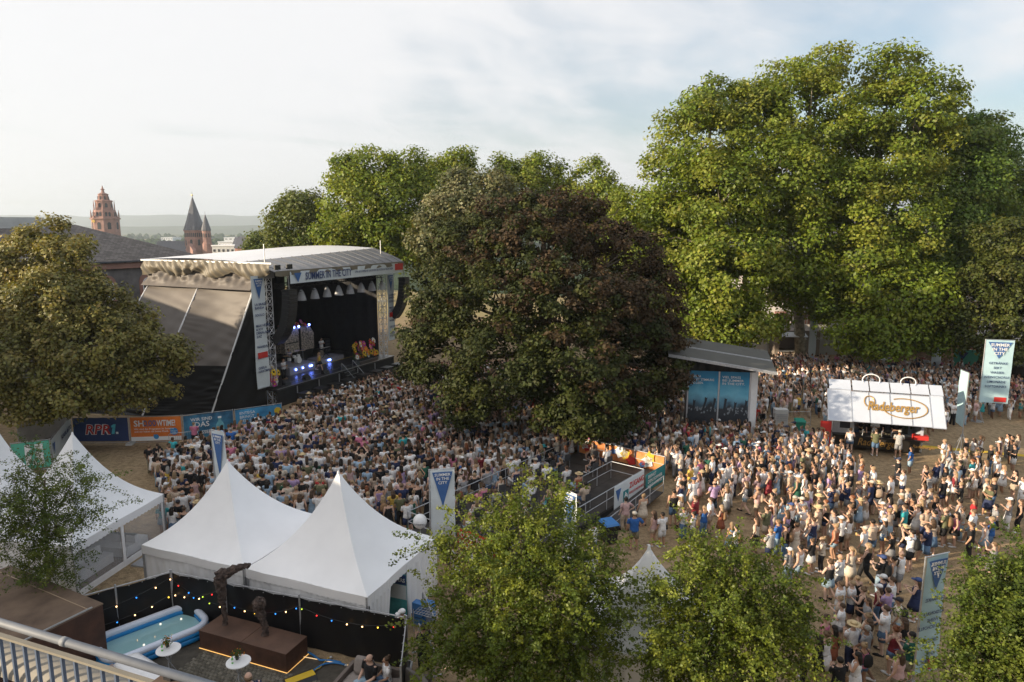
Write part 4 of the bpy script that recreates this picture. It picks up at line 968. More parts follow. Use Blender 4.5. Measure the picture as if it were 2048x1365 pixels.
A_, B_, C_ = V((-15.5, 26.76, 0)), V((-10.4, 24.75, 0)), V((-5.19, 22.65, 0)); nn = V((0.37, 0.929, 0))*5.2
pagoda('pagoda_tent', 'left of two joined white peaked tents behind the sculptures', [A_, B_-V((.03, 0, 0)), B_+nn-V((.03, 0, 0)), A_+nn], D(455, 925, 28.3), [1, 0, 1, 1], GT)
t2 = pagoda('pagoda_tent', 'right of two joined white peaked tents, open at its right corner', [B_+V((.03, 0, 0)), C_, C_+nn, B_+nn+V((.03, 0, 0))], D(677, 948, 26.2), [1, 0, 1, 0], GT)
# right side of the second tent: two drawn curtains with a gap
cc = sum((p for p in (B_, C_, C_+nn, B_+nn)), V((0, 0, 0)))/4
def curtain(u0, u1, gather):
    a = C_+nn*u0-cc; b = C_+nn*u1-cc; o = V((0.03, -0.01, 0))
    def fn(u, v):
        q = a+(b-a)*(u*(1-gather*(1-v)*0.9)); return q+V((0.93, -0.37, 0))*(0.07*math.sin(u*34)*(1-v*0.6)) + V((0, 0, 0.03+2.3*v))
    MB().grid(fn, 50, 8).build('curtain', PVC, t2, True)
curtain(0.02, 0.30, 0.35); curtain(0.52, 1.0, 0.0)
Q0 = V((-18.3, 26.6, 0)); Q1 = V((-17.35, 32.3, 0)); qn = V((-0.985, 0.17, 0))*5.4
pagoda('pagoda_tent', 'white peaked lounge tent with clear side windows and sofas inside', [Q0, Q1, Q1+qn, Q0+qn], D(145, 870, 29.9), [2, 0, 0, 1], GT)
pagoda('pagoda_tent', 'white peaked tent at the left edge, next to the lounge tent', [Q0+qn*1.02, Q1+qn*1.02, Q1+qn*2.02, Q0+qn*2.02], D(-6, 862, 30.9), [0, 0, 1, 1], GT)
e0 = V((0.94, -0.34, 0)); e1 = V((0.34, 0.94, 0)); k0 = D(1298, 1095, 21.3); k0 = V((k0.x, k0.y, 0))
pagoda('pagoda_tent', 'lone white pointed tent between the two hawthorn bushes', [k0-e0*2.2-e1*2.2, k0+e0*2.2-e1*2.2, k0+e0*2.2+e1*2.2, k0-e0*2.2+e1*2.2], D(1298, 1097, 21.3), [1, 1, 1, 1], GT)
SOFA = mat('white_leather', (0.72, 0.72, 0.73), 0.45, 0.05)
def lounge():
    d1 = (Q1-Q0).normalized(); d2 = qn.normalized(); ang = math.atan2(d1.y, d1.x)
    f = thing('lounge_floor', 'brown wooden floor inside the lounge tent', 'floor', Q0, ang)
    MB().box((0.1, 0.1, 0.02), (5.6, 5.2, 0.10)).build('boards', mat('brown_floor', (0.13, 0.075, 0.045), 0.6, 0.2, 2), f)
    def sofa(lab, x, y, w, rz, n):
        p = Q0+d1*x+d2*y; t = thing('sofa', lab, 'sofa', (p.x, p.y, 0.10), ang+rz, 'white sofas in the lounge tent')
        MB().box((0, 0, 0.05), (w, 0.85, 0.42)).build('base', SOFA, t)
        for i in range(n):
            MB().box((w*i/n+0.01, -0.02, 0.424), (w*(i+1)/n-0.01, 0.62, 0.50)).build('seat_cushion', SOFA, t)
            MB().box((w*i/n+0.01, 0.63, 0.424), (w*(i+1)/n-0.01, 0.85, 0.86)).build('back_cushion', SOFA, t)
    sofa('white sofa along the clear window of the lounge tent', 1.0, 0.75, 2.0, 0, 2)
    sofa('white corner sofa at the far side of the lounge tent', 3.4, 3.0, 2.6, R(-90), 2)
    sofa('long white sofa at the back of the lounge tent', 4.9, 0.4, 3.0, R(90), 3)
    for i, (x, y) in enumerate(((2.6, 1.5), (3.9, 0.8))):
        p = Q0+d1*x+d2*y; t = thing('side_table', ('small round white table among the lounge sofas', 'small round table by the clear tent window')[i], 'table', (p.x, p.y, 0.1))
        MB().tube([(0, 0, 0.42), (0, 0, 0.46)], 0.36, 16).build('table_top', SOFA, t); MB().rings([(0, 0, 0, .2, .2), (0, 0, .2, .12, .12), (0, 0, .42, .2, .2)], 10).build('base', mat('wood_slats', (0.2, 0.12, 0.07), 0.6), t)
    p = Q0+d1*3.9-d2*0.5
    t = thing('ramp', 'grey metal ramp leading up to the lounge tent', 'ramp', (p.x, p.y, 0), ang); MB().add([(-1, 0.3, 0.1), (1, 0.3, 0.1), (1, -1.6, 0.02), (-1, -1.6, 0.02), (-1, 0.3, 0), (1, 0.3, 0), (1, -1.6, 0), (-1, -1.6, 0)], [(0, 3, 2, 1), (0, 1, 5, 4), (1, 2, 6, 5), (2, 3, 7, 6), (3, 0, 4, 7)]).build('ramp_plate', GALV, t)
lounge()

# ============================================================ printed fence panels left of the stage
def fence_panel(label, a, b, h, base, lower=0.25):
    a, b = V(a), V(b); d = b-a; L = d.length; ang = math.atan2(d.y, d.x)
    t = thing('banner_fence', label, 'fence', (a.x, a.y, 0), ang, 'printed fence banners left of the stage')
    for x in (0, L): MB().tube([(x, 0.03, 0), (x, 0.03, h+0.1)], 0.025, 6).build('post', GALV, t)
    for z in (0.12, h+0.05): MB().tube([(0, 0.03, z), (L, 0.03, z)], 0.02, 5).build('rail', GALV, t)
    for x in (0.02, L-0.02): MB().box((x-0.12, -0.35, 0), (x+0.12, 0.35, 0.14)).build('foot_block', CONC, t)
    s = MB().grid(lambda u, v: (0.03+(L-0.06)*u, -0.01-0.03*math.sin(u*math.pi)*math.sin(v*math.pi)-0.012*math.sin(u*31+v*7), lower+(h-lower)*v), 24, 8).build('banner', base, t, True)
    return t, s, L
FH = 2.0
f0 = G(150, 890); f1 = G(262, 889); f2 = G(368, 886); f3 = G(471, 873); f4 = G(566, 858)
t, s, L = fence_panel('dark blue fence banner with red RPR1 lettering', f0, f1-V((0.06, 0, 0)), FH, NAVY)
text(s, 'RPR', (L*0.22, -0.10, 0.82), (1, 0, 0), (0, 0, 1), 1.0, WHITEP, shear=0.2, bold=0.055, width=L*0.46); text(s, 'RPR', (L*0.22, -0.115, 0.82), (1, 0, 0), (0, 0, 1), 1.0, REDP, shear=0.2, bold=0.015, width=L*0.45)
MB().prism([(0, 0), (.2, 0), (.35, .72), (.19, .72), (.02, .60), (.05, .47), (.12, .50)], (L*0.70, -0.12, 0.82), (1, 0, 0), (0, 0, 1), (0, 0.02, 0)).build('numeral', mat('cyan_print', (0.1, 0.5, 0.6), 0.5), s); MB().box((L*0.70+.32, -.12, .82), (L*.70+.48, -.10, .97)).build('full_stop', WHITEP, s)
t, s, L = fence_panel('orange fence banner with SHO,OOWTIME lettering', f1+V((0.06, 0, 0)), f2-V((0.06, 0, 0)), FH, ORANGEP)
MB().obox((0.04, -0.075, 0.26), (L-0.08, 0, 0), (0, 0.008, 0), (0, 0, 0.30)).build('white_strip', WHITEP, s)
text(s, 'SH', (0.3, -0.10, 1.35), (1, 0, 0), (0, 0, 1), 0.62, WHITEP, bold=0.02); text(s, 'O,OO', (0.95, -0.10, 1.35), (1, 0, 0), (0, 0, 1), 0.62, BLUEP, bold=0.02, width=0.9); text(s, 'WTIME!', (1.9, -0.10, 1.35), (1, 0, 0), (0, 0, 1), 0.62, WHITEP, bold=0.02, width=L*0.36)
text(s, 'Wir sind das Programm im Sommer\nund wir haben die beste Musik.', (0.3, -0.10, 1.08), (1, 0, 0), (0, 0, 1), 0.19, WHITEP)
for x, z, r in ((L*0.85, 0.92, 0.27), (L*0.5, 0.55, 0.18)):
    m = MB(); m.tube([(x, -0.10, z), (x, -0.085, z)], r, 18); m.add([(x-r*0.9, -0.1, z), (x-r*0.3, -0.1, z+r*0.9), (x-r, -0.1, z+r)], [(0, 1, 2)]); m.build('speech_bubble', mat('bubble_blue', (0.04, 0.25, 0.55), 0.5), s)
text(s, 'Gute Laune\nhören!', (L*0.85, -0.115, 0.93), (1, 0, 0), (0, 0, 1), 0.1, WHITEP, 'CENTER')
DASB = mat('water_blue_print', (0.05, 0.20, 0.32), 0.5, 0.5, 0.8, col2=(0.03, 0.10, 0.22))
t, s, L = fence_panel('blue fence banner with a bottle and WIR SIND DAS WASSER', f2+V((0.06, 0, 0)), f3-V((0.05, 0.02, 0)), FH, DASB)
for w_, z, sz in (('WIR SIND', 1.55, 0.33), ('DAS', 1.08, 0.55), ('WASSER', 0.55, 0.34)): text(s, w_, (L*0.36, -0.10, z), (1, 0, 0), (0, 0, 1), sz, WHITEP, 'CENTER', bold=0.01)
BOT = mat('bottle_print', (0.16, 0.42, 0.50), 0.4, 0.3, 3)
MB().prism([(-0.28, 0), (0.28, 0), (0.28, 0.75), (0.1, 1.05), (0.1, 1.3), (-0.1, 1.3), (-0.1, 1.05), (-0.28, 0.75)], (L*0.72, -0.11, 0.35), (1, 0, 0), (0, 0, 1), (0, 0.01, 0)).build('bottle_picture', BOT, s)
MB().prism([(-0.12, 0), (0.12, 0), (0.12, 0.14), (-0.12, 0.14)], (L*0.72, -0.115, 1.58), (1, 0, 0), (0, 0, 1), (0, 0.01, 0)).build('bottle_cap', WHITEP, s)
ENT = mat('sky_blue_print', (0.06, 0.30, 0.52), 0.5, 0.35, 0.7, col2=(0.04, 0.16, 0.34))
t, s, L = fence_panel('blue fence banner by the crowd with an orange disc', f3+V((0.06, 0.02, 0)), f4, FH, ENT)
text(s, 'ENTEGA\nBRINGT\nDEN SOMMER\nIN DIE STADT', (0.3, -0.10, 1.62), (1, 0, 0), (0, 0, 1), 0.3, WHITEP)
MB().tube([(L*0.9, -0.11, 1.55), (L*0.9, -0.09, 1.55)], 0.26, 20).build('orange_disc', YELLOWP, s)
g0 = G(150, 885); g1 = G(108, 940); g2 = G(40, 900); g3 = G(145, 868)
t, s, L = fence_panel('pale fence banner with KARL & CO lettering behind the lounge tent', g1, g0-V((0.1, 0.05, 0)), FH, PALE)
text(s, 'KARL&CO', (L*0.42, -0.08, 1.25), (1, 0, 0), (0, 0, 1), 0.4, NAVY, bold=0.02, width=L*0.5); MB().prism([(0, 0.7), (0.55, 0.7), (0.27, 0)], (0.15, -0.09, 1.0), (1, 0, 0), (0, 0, 1), (0, 0.01, 0)).build('triangle_mark', BLUEP, s)
t, s, L = fence_panel('green emergency exit banner with a white running figure', G(28, 950), g1-V((0.08, 0, 0)), FH, GREENP)
MB().box((L*0.35, -0.09, 0.5), (L*0.82, -0.08, 1.85)).build('white_field', WHITEP, s)
MB().prism([(0.1, 0), (0.3, 0), (0.4, 0.45), (0.62, 0.1), (0.8, 0.2), (0.5, 0.7), (0.55, 1.0), (0.95, 0.85), (1.0, 1.0), (0.5, 1.25), (0.2, 1.1), (0.05, 0.7), (0.2, 0.65), (0.3, 0.85), (0.28, 0.5)], (L*0.38, -0.10, 0.5), (0.9, 0, 0), (0, 0, 0.9), (0, 0.008, 0)).build('running_figure', GREENP, s)
MB().tube([(L*0.55, -0.105, 1.72), (L*0.55, -0.095, 1.72)], 0.14, 12).build('figure_head', GREENP, s)
WOODG = mat('bleached_board', (0.42, 0.39, 0.37), 0.8, 0.15, 2)
t, s, L = fence_panel('plain pale grey mesh fence behind the exit banner', g2, g3, 1.9, WOODG)

# crowd barrier by the banners
def barrier(label, a, b, h=1.1, name='crowd_barrier', n=None, group='steel crowd barriers'):
    a, b = V(a), V(b); d = b-a; L = d.length; t = thing(name, label, 'barrier', a, math.atan2(d.y, d.x), group)
    MB().tube([(0, 0, 0), (0, 0, h-0.06), (0.06, 0, h), (L-0.06, 0, h), (L, 0, h-0.06), (L, 0, 0)], 0.022, 6).build('frame', GALV, t)
    MB().tube([(0, 0, 0.2), (L, 0, 0.2)], 0.016, 5).build('lower_rail', GALV, t)
    k = n or int(L/0.13)
    for i in range(1, k): MB().tube([(L*i/k, 0, 0.2), (L*i/k, 0, h)], 0.008, 4).build('bar', GALV, t)
    for x in (0.1, L-0.1): MB().bar((x, -0.3, 0.02), (x, 0.3, 0.02), 0.05).build('foot', GALV, t)
    return t
barrier('steel crowd barrier in front of the orange banner', G(340, 898), G(386, 893))
barrier('steel barrier behind the right white tent', G(846, 1235), G(868, 1285))
barrier('steel barrier at the end of the black fence', G(838, 1300), G(870, 1358))

# ============================================================ printed flag towers
def flag_tower(label, base, w, z0, z1, yaw, lines, mirrored=False, tri=0.26, sheet=None, lean=0.0, size=None, red=False):
    t = thing('flag_tower', label, 'banner', (base.x, base.y, 0), yaw, 'tall festival flag towers')
    sh = sheet or LBLUE
    MB().tube([(-w/2-0.04, 0, 0), (-w/2-0.04, 0, z1+0.05)], 0.035, 6).build('pole', ALU, t)
    MB().tube([(-w/2-0.04, 0, z1+0.03), (w/2+0.02, 0, z1+0.03)], 0.02, 5).build('arm', ALU, t)
    for k in range(4):
        a = k*math.pi/2+0.6; MB().tube([(-w/2-0.04, 0, z0*0.75+0.1), (-w/2-0.04+0.6*math.cos(a), 0.6*math.sin(a), 0.03)], 0.02, 5).build('tripod_leg', GALV, t)
    MB().tube([(-w/2-0.04, 0, 0), (-w/2-0.04, 0, 0.06)], 0.42, 14).build('base_plate', GALV, t)
    s = MB().grid(lambda u, v: (-w/2+w*u, 0.03*math.sin(u*5+v*4)+0.015*math.sin(v*19), z0+(z1-z0)*v), 8, 16).build('flag', sh, t, True)
    sx = -1 if mirrored else 1
    h = z1-z0; th = h*tri
    MB().prism([(-w*0.42, 0), (w*0.42, 0), (0, -th)], (0, -0.055, z1-h*0.03), (1, 0, 0), (0, 0, 1), (0, 0.012, 0)).build('triangle_mark', BLUEP, s)
    ts = w*0.17
    text(s, 'SUMMER\nIN THE\nCITY', (0, -0.07, z1-h*0.03-ts*1.0), (sx, 0, 0), (0, 0, 1), ts, WHITEP, 'CENTER', bold=0.015, depth=0.004)
    text(s, 'MAINZ', (0, -0.07, z1-h*0.03-th*0.60), (0, 0, -1*sx), (1*sx, 0, 0) if not mirrored else (1, 0, 0), ts*0.6, WHITEP, bold=0.01, depth=0.004) if size else None
    yy = z1-h*0.03-th-h*0.09
    for ln in lines:
        text(s, ln, (0, -0.065, yy), (sx, 0, 0), (0, 0, 1), size or w*0.13, NAVY, 'CENTER', depth=0.004, bold=0.006); yy -= (size or w*0.13)*1.45
    if red: MB().box((0, -0.065, z0+0.12), (w*0.42, -0.05, z0+0.5)).build('red_mark', REDP, s)
    return t
b5 = G(1862, 1372)
flag_tower('tall pale blue drinks banner seen from the back, mirrored lettering', V((13.75, 20.6, 0)), 0.98, 0.9, 5.05, R(20), ['GETRÄNKE:', '', 'REGIONALE', 'WEINE', 'WEIN-SCHORLE', '', 'SPRITZ', '', 'SAFT-', 'SCHORLE', 'SACHEN'], True, 0.25, size=0.17, red=True)
flag_tower('pale blue flag tower at the right edge of the crowd', V((38.6, 53.2, 0)), 2.0, 1.6, 6.7, R(-14), ['GETRÄNKE', 'SEKT', 'WASSER', 'WEINSCHORLE', 'LIMONADE', 'SOFTDRINKS'], red=True)
p = G(1912, 902); flag_tower('flag tower seen edge-on right of the beer trailer', p, 1.3, 1.9, 5.7, R(78), ['BIER'])
p = V((44.0, 69.5, 0)); flag_tower('flag tower in front of the stall with the dark awning', p, 1.1, 0.6, 5.0, R(12), ['WEIN'], sheet=PALE)
p = V((34.4, 77, 0)); flag_tower('slim flag tower beside the distant food trailer', p, 1.0, 0.8, 5.6, R(20), ['ESSEN'], sheet=PALE)
p = V((20.5, 82, 0)); flag_tower('flag tower half hidden behind the big screen', p, 1.0, 0.8, 5.6, R(30), ['ESSEN'], sheet=PALE)
p = G(886, 1118); flag_tower('pale flag tower between the right tent and the hawthorn', V((p.x, 30.6, 0)), 1.15, 0.5, 4.3, R(12), [], sheet=PALE, tri=0.45, red=True)
p = D(1140, 1010, 28.5); flag_tower('narrow flag tower rising out of the large hawthorn', V((p.x, 28.5, 0)), 0.75, 1.0, 4.0, R(-48), [], sheet=PALE, tri=0.6)
p = D(455, 900, 33.5); flag_tower('pale flag tower behind the left joined tent peak', V((p.x-0.2, 33.0, 0)), 0.95, 0.8, 5.4, R(-30), [], sheet=PALE, tri=0.5)

# ============================================================ big screen tower with printed cloths
def screen_tower():
    a = G(1372, 878); b = G(1492, 884); d = b-a; L = d.length; ang = math.atan2(d.y, d.x)
    t = thing('screen_trailer', 'tall screen trailer with two blue printed cloths and tilted ribbed roof', 'screen', a, ang)
    MB().box((0.0, 0.12, 0.45), (L, 2.6, 6.2)).build('body', BLACKP, t)
    for x in (-0.08, L/2-0.03, L): MB().box((x, -0.05, 0.1), (x+0.1, 0.1, 5.35)).build('frame_post', STEEL, t)
    MB().box((-0.05, -0.03, 0.30), (L+0.08, 0.1, 0.42)).build('base_rail', STEEL, t)
    MB().bar((L+0.02, -0.02, 0.1), (L*0.55, -0.3, 0.35), 0.08).build('outrigger', STEEL, t)
    m = MB(); truss(m, (L+0.35, 0.35, 0), (L+0.35, 0.35, 5.6), 0.45, 0.55, 0.04, 0.022); m.build('side_truss', STEEL, t)
    MB().box((L+0.14, 0.05, 0.05), (L+0.58, 0.1, 5.5)).build('side_cloth', WHITE, t)
    MB().grid(lambda u, v: (-0.1+(L+0.5)*u, -0.05-0.10*math.sin(u*17+v*3)*v-0.05*math.sin(u*43), 5.2+1.0*v), 60, 4).build('black_swag', TARPB, t, True)
    # ribbed roof, higher at the left, sloping to the front right
    RO = mat('ribbed_roof', (0.10, 0.098, 0.09), 0.5, 0.12, 1)
    for i in range(2):
        y0 = -1.6+i*1.9; 
        MB().obox((-1.6, y0, 6.95-0.45*(1-i)), (L+3.0, -0.5, -0.95), (0, 1.82, 0.42), (0, 0, 0.12)).build('roof_panel', RO, t)
        MB().obox((-1.6, y0-0.03, 6.90-0.45*(1-i)), (L+3.0, -0.5, -0.95), (0, 0.05, 0.02), (0, 0, 0.2)).build('roof_rib', GALV, t)
    CL = bpy.data.materials.new('printed_concert_cloth'); CL.use_nodes = True; nt_ = CL.node_tree; bs = nt_.nodes['Principled BSDF']; bs.inputs['Roughness'].default_value = 0.6
    tcn = nt_.nodes.new('ShaderNodeTexCoord'); sx = nt_.nodes.new('ShaderNodeSeparateXYZ'); nt_.links.new(tcn.outputs['Object'], sx.inputs[0])
    nz = nt_.nodes.new('ShaderNodeTexNoise'); nz.inputs['Scale'].default_value = 1.1; nz.inputs['Detail'].default_value = 5; nt_.links.new(tcn.outputs['Object'], nz.inputs['Vector'])
    ad = nt_.nodes.new('ShaderNodeMath'); ad.operation = 'MULTIPLY_ADD'; ad.inputs[1].default_value = 1.6; nt_.links.new(nz.outputs['Fac'], ad.inputs[0]); nt_.links.new(sx.outputs[2], ad.inputs[2])
    mr = nt_.nodes.new('ShaderNodeMapRange'); mr.inputs['From Min'].default_value = 0.8; mr.inputs['From Max'].default_value = 6.4; nt_.links.new(ad.outputs[0], mr.inputs[0])
    rp = nt_.nodes.new('ShaderNodeValToRGB'); e = rp.color_ramp.elements
    e[0].position = 0; e[0].color = (0.02, 0.02, 0.025, 1); e[1].position = 1; e[1].color = (0.015, 0.17, 0.36, 1)
    for p_, c_ in ((0.46, (0.03, 0.035, 0.045, 1)), (0.53, (0.12, 0.28, 0.40, 1)), (0.63, (0.16, 0.46, 0.62, 1)), (0.78, (0.03, 0.27, 0.48, 1))):
        q = e.new(p_); q.color = c_
    nt_.links.new(mr.outputs[0], rp.inputs[0]); nt_.links.new(rp.outputs[0], bs.inputs['Base Color'])
    for x0, x1, words in ((0.03, L/2-0.05, 'ENTEGA\nBRINGT STIMMUNG\nINS LEBEN.'), (L/2+0.08, L-0.02, 'VIEL SPASS\nBEI SUMMER\nIN THE CITY.')):
        s = MB().grid(lambda u, v: (x0+(x1-x0)*u, -0.07-0.015*math.sin(v*20+u*6), 0.55+4.65*v), 6, 24).build('printed_cloth', CL, t, True)
        text(s, words, (x0+0.14, -0.11, 4.72), (1, 0, 0), (0, 0, 1), 0.24, WHITEP, bold=0.01, width=(x1-x0)*0.78)
        # printed concert-goers: dark raised arms and heads
        r = random.Random(int(x0*10)); pm = mat('printed_silhouette', (0.03, 0.035, 0.045), 0.6); pg = mat('printed_grey', (0.22, 0.25, 0.28), 0.6)
        m = MB(); g = MB()
        for k in range(7):
            x = x0+0.2+(x1-x0-0.4)*k/6; z = 1.1+r.random()*0.9; rr = 0.16+r.random()*0.12
            m.prism([(rr*math.cos(i*math.pi/6), rr*1.2*math.sin(i*math.pi/6)) for i in range(12)], (x, -0.10, z), (1, 0, 0), (0, 0, 1), (0, 0.006, 0))
        for k in range(3):
            x = x0+0.35+k*(x1-x0)*0.33; q = r.uniform(-0.25, 0.25); z = 1.9+r.random()*0.3
            m.prism([(-0.08, 0), (0.08, 0), (0.07+q, 0.75), (0.12+q, 1.05), (0.02+q, 1.0), (-0.06+q, 1.1), (-0.07+q, 0.75)], (x, -0.105, z), (1, 0, 0), (0, 0, 1), (0, 0.006, 0))
        for k in range(26):
            x = x0+0.05+(x1-x0-0.1)*r.random(); z = 2.0+r.random()*0.55; rr = 0.05+0.03*r.random()
            g.prism([(rr*math.cos(i*math.pi/3), rr*1.3*math.sin(i*math.pi/3)) for i in range(6)], (x, -0.098, z), (1, 0, 0), (0, 0, 1), (0, 0.004, 0))
        m.build('printed_figures', pm, s); g.build('printed_crowd', pg, s)
    dsc = MB().tube([(L*0.84, -0.125, 0.98), (L*0.84, -0.11, 0.98)], 0.36, 24).build('orange_disc', YELLOWP, t); text(dsc, 'entega', (L*0.84, -0.13, 0.92), (1, 0, 0), (0, 0, 1), 0.24, WHITEP, 'CENTER')
screen_tower()

# ============================================================ beer trailer
def beer_trailer():
    a = G(1663, 898); b = G(1842, 914); d = b-a; L = d.length; ang = math.atan2(d.y, d.x)
    t = thing('beer_trailer', 'white beer trailer with large fold-up panels and gold script sign', 'kiosk', a, ang)
    WP = mat('trailer_white', (0.48, 0.52, 0.60), 0.35, 0.05, 1)
    BP = mat('trailer_black', (0.02, 0.018, 0.016), 0.3, 0.1)
    GB = mat('gold_script', (0.42, 0.25, 0.07), 0.35, 0.15, 4, metal=0.4)
    MB().box((0, 0, 0.25), (L, 0.12, 1.15)).build('counter_front', BP, t)
    MB().box((-0.06, -0.30, 1.15), (L+0.06, 0.55, 1.21)).build('counter_top', BLACKP, t)
    MB().box((0, 0.14, 0.25), (L, 2.3, 0.35)).build('floor', BP, t)
    MB().box((0, 2.3, 0.3), (L, 2.42, 3.2)).build('back_wall', WP, t)
    MB().box((-0.02, 0.14, 0.3), (1.35, 2.29, 3.1)).build('side_cabin', mat('cabin_grey', (0.36, 0.36, 0.37), 0.5, 0.08), t)
    w = MB().box((0.35, 0.11, 1.5), (1.15, 0.135, 2.3)).build('window', GALV, t); MB().box((0.42, 0.10, 1.57), (1.08, 0.108, 2.23)).build('pane', DARKW, w)
    MB().box((L-0.16, 0.0, 0.3), (L, 2.29, 3.1)).build('end_wall', WP, t)
    MB().box((-0.1, -0.1, 3.1), (L+0.1, 2.5, 3.25)).build('ceiling', BP, t)
    for x in (1.2, L-1.4):
        wh = MB().tube([(x, 1.0, 0.3), (x, 1.25, 0.3)], 0.3, 14).build('wheel', BLACKP, t); MB().tube([(x, 0.99, 0.3), (x, 1.0, 0.3)], 0.16, 10).build('rim', GALV, wh)
    # front flap: panels in a leaning plane from the roof edge out and down... held up by struts
    lo, hi = V((-0.5, -1.55, 2.42)), V((0.35, 0.25, 4.35))
    n = 6; edges = [-0.55, 0.95, 2.05, 3.35, 4.6, 5.75, L+0.95]
    up = V((0, 1.45, 1.75)); nrm = V((0, -1.75, 1.45)).normalized()
    for i in range(n):
        x0, x1 = edges[i], edges[i+1]; k = 0.10 if i in (0, 5) else 0
        o = V((x0, -1.35, 2.45-k*0.5)) + nrm*(0.04 if i in (0, 5) else 0)
        pnl = MB().obox(o, (x1-x0-0.02, 0, 0), up*(1.0+k*0.6), nrm*0.05).build('flap_panel', WP, t)
        fr = MB()
        for q0, q1 in ((V((0, 0, 0)), V((x1-x0-0.02, 0, 0))), (V((x1-x0-0.02, 0, 0)), V((x1-x0-0.02, 0, 0))+up*(1+k*.6)), (up*(1+k*.6), up*(1+k*.6)+V((x1-x0-0.02, 0, 0))), (V((0, 0, 0)), up*(1+k*.6))):
            fr.bar(o+q0+nrm*0.055, o+q1+nrm*0.055, 0.05, 0.03, nrm)
        fr.build('panel_edge', ALU, pnl)
        MB().obox(V((x0+0.15, 0.35, 4.25)), ((x1-x0)*0.93, 0, 0), (0, 0.7, 0.55), (0, -0.03, 0.04)).build('rear_panel', WP, t)
    for x in (0.3, L-0.2): MB().tube([(x, 0.1, 2.9), (x, -1.2, 2.6)], 0.03, 6).build('strut', ALU, t)
    c = V((1.45, -1.35, 2.45))+up*0.42+nrm*0.09
    R_ = V((1, 0, 0)); U_ = up.normalized()
    text(t, 'Radeberger', c+R_*0.45, R_, U_, 0.95, GB, shear=0.25, bold=0.018, depth=0.05, width=3.15, name='script_sign')
    m = MB(); pts = []
    for i in range(40):
        a_ = R(118)-i/39*R(325); pts.append(c+R_*(2.75+1.35*math.cos(a_))+U_*(0.28+0.72*math.sin(a_)))
    m.tube(pts, 0.035, 6); pts = [c+R_*(0.62+0.32*math.cos(R(-60)+i/20*R(300)))+U_*(0.62+0.42*math.sin(R(-60)+i/20*R(300))) for i in range(21)]; m.tube(pts, 0.035, 6)
    m.build('sign_loop', GB, t)
    text(t, 'Radeberger', (1.6, -0.015, 0.48), (1, 0, 0), (0, 0, 1), 0.72, GB, shear=0.25, bold=0.012, depth=0.02, width=2.6, name='script_sign')
    text(t, 'Radeberger', (5.0, -0.015, 0.6), (1, 0, 0), (0, 0, 1), 0.3, GB, shear=0.25, bold=0.012, depth=0.02, name='script_sign')
    # round sign rings on the roof
    for cx, r in ((2.3, 0.42), (4.6, 0.36)):
        m = MB(); m.tube([(cx+r*1.3*math.cos(R(-30+i*12)), 0.9, 4.95+r*math.sin(R(-30+i*12))) for i in range(21)], 0.04, 6); m.build('roof_ring', WHITE, t)
    for i, x in enumerate((1.9, 2.5, 3.1, 3.7)):
        MB().tube([(x, 0.1, 1.21), (x, 0.1, 1.55), (x, -0.08, 1.6)], 0.035, 6).build('beer_tap', ALU, t)
    MB().box((5.0, -0.2, 1.214), (5.9, 0.3, 1.5)).build('red_crate', REDP, t)
    MB().box((1.0, 1.9, 1.0), (L-0.5, 2.28, 2.2)).build('back_shelf', mat('shelf_dark', (0.05, 0.045, 0.04), 0.5, 0.3, 5), t)
    for i in range(14): MB().tube([(1.3+i*0.33, 1.8, 1.4), (1.3+i*0.33, 1.8, 1.65)], 0.05, 6).build('bottle', mat('bottle_glass', (0.04, 0.08, 0.03), 0.15, 0.1), t)
    return a, d
BT = beer_trailer()
# red upright sign boards, green bin, cable bridge
def board(label, p, rz, w, h, m, cat='sign', name='sign_board'):
    t = thing(name, label, cat, p, rz); MB().box((-w/2, -0.06, 0.05), (w/2, 0.06, h)).build('panel', m, t); MB().box((-w/2-0.05, -0.25, 0), (w/2+0.05, 0.25, 0.06)).build('foot', GALV, t)
    MB().box((-w/2+0.05, -0.075, 0.15), (w/2-0.05, -0.062, h-0.1)).build('face', m, t)
board('tall red board left of the beer trailer', G(1648, 900), R(-10), 0.7, 2.1, REDP); board('red board beside the screen trailer', G(1508, 862), R(-20), 0.8, 1.7, REDP)
def bin_(label, p, rz, body, lid):
    t = thing('wheelie_bin', label, 'bin', p, rz, 'large wheelie bins'); MB().add([(-.28, -.34, .08), (.28, -.34, .08), (.28, .34, .08), (-.28, .34, .08), (-.34, -.42, 1.02), (.34, -.42, 1.02), (.34, .42, 1.02), (-.34, .42, 1.02)], [(0, 3, 2, 1), (4, 5, 6, 7), (0, 1, 5, 4), (1, 2, 6, 5), (2, 3, 7, 6), (3, 0, 4, 7)]).build('body', body, t)
    MB().add([(-.37, -.46, 1.025), (.37, -.46, 1.025), (.37, .46, 1.025), (-.37, .46, 1.025), (-.33, -.40, 1.12), (.33, -.40, 1.12), (.33, .40, 1.14), (-.33, .40, 1.14)], [(0, 3, 2, 1), (4, 5, 6, 7), (0, 1, 5, 4), (1, 2, 6, 5), (2, 3, 7, 6), (3, 0, 4, 7)]).build('lid', lid, t)
    for x in (-.3, .3): MB().tube([(x-.03, .36, .1), (x+.03, .36, .1)], 0.1, 10).build('wheel', BLACKP, t)
    MB().tube([(-.3, .46, 1.0), (-.3, .52, 1.0), (.3, .52, 1.0), (.3, .46, 1.0)], .018, 5).build('handle', BLACKP, t)
BLID = mat('blue_lid', (0.06, 0.20, 0.48), 0.4, 0.08)
bin_('black wheelie bin with blue lid by the access ramp', G(1217, 1085), R(20), BLACKP, BLID)
bin_('dark wheelie bin with blue lid far right among the crowd', V((39.4, 61.5, 0)), R(10), BLACKP, BLID)
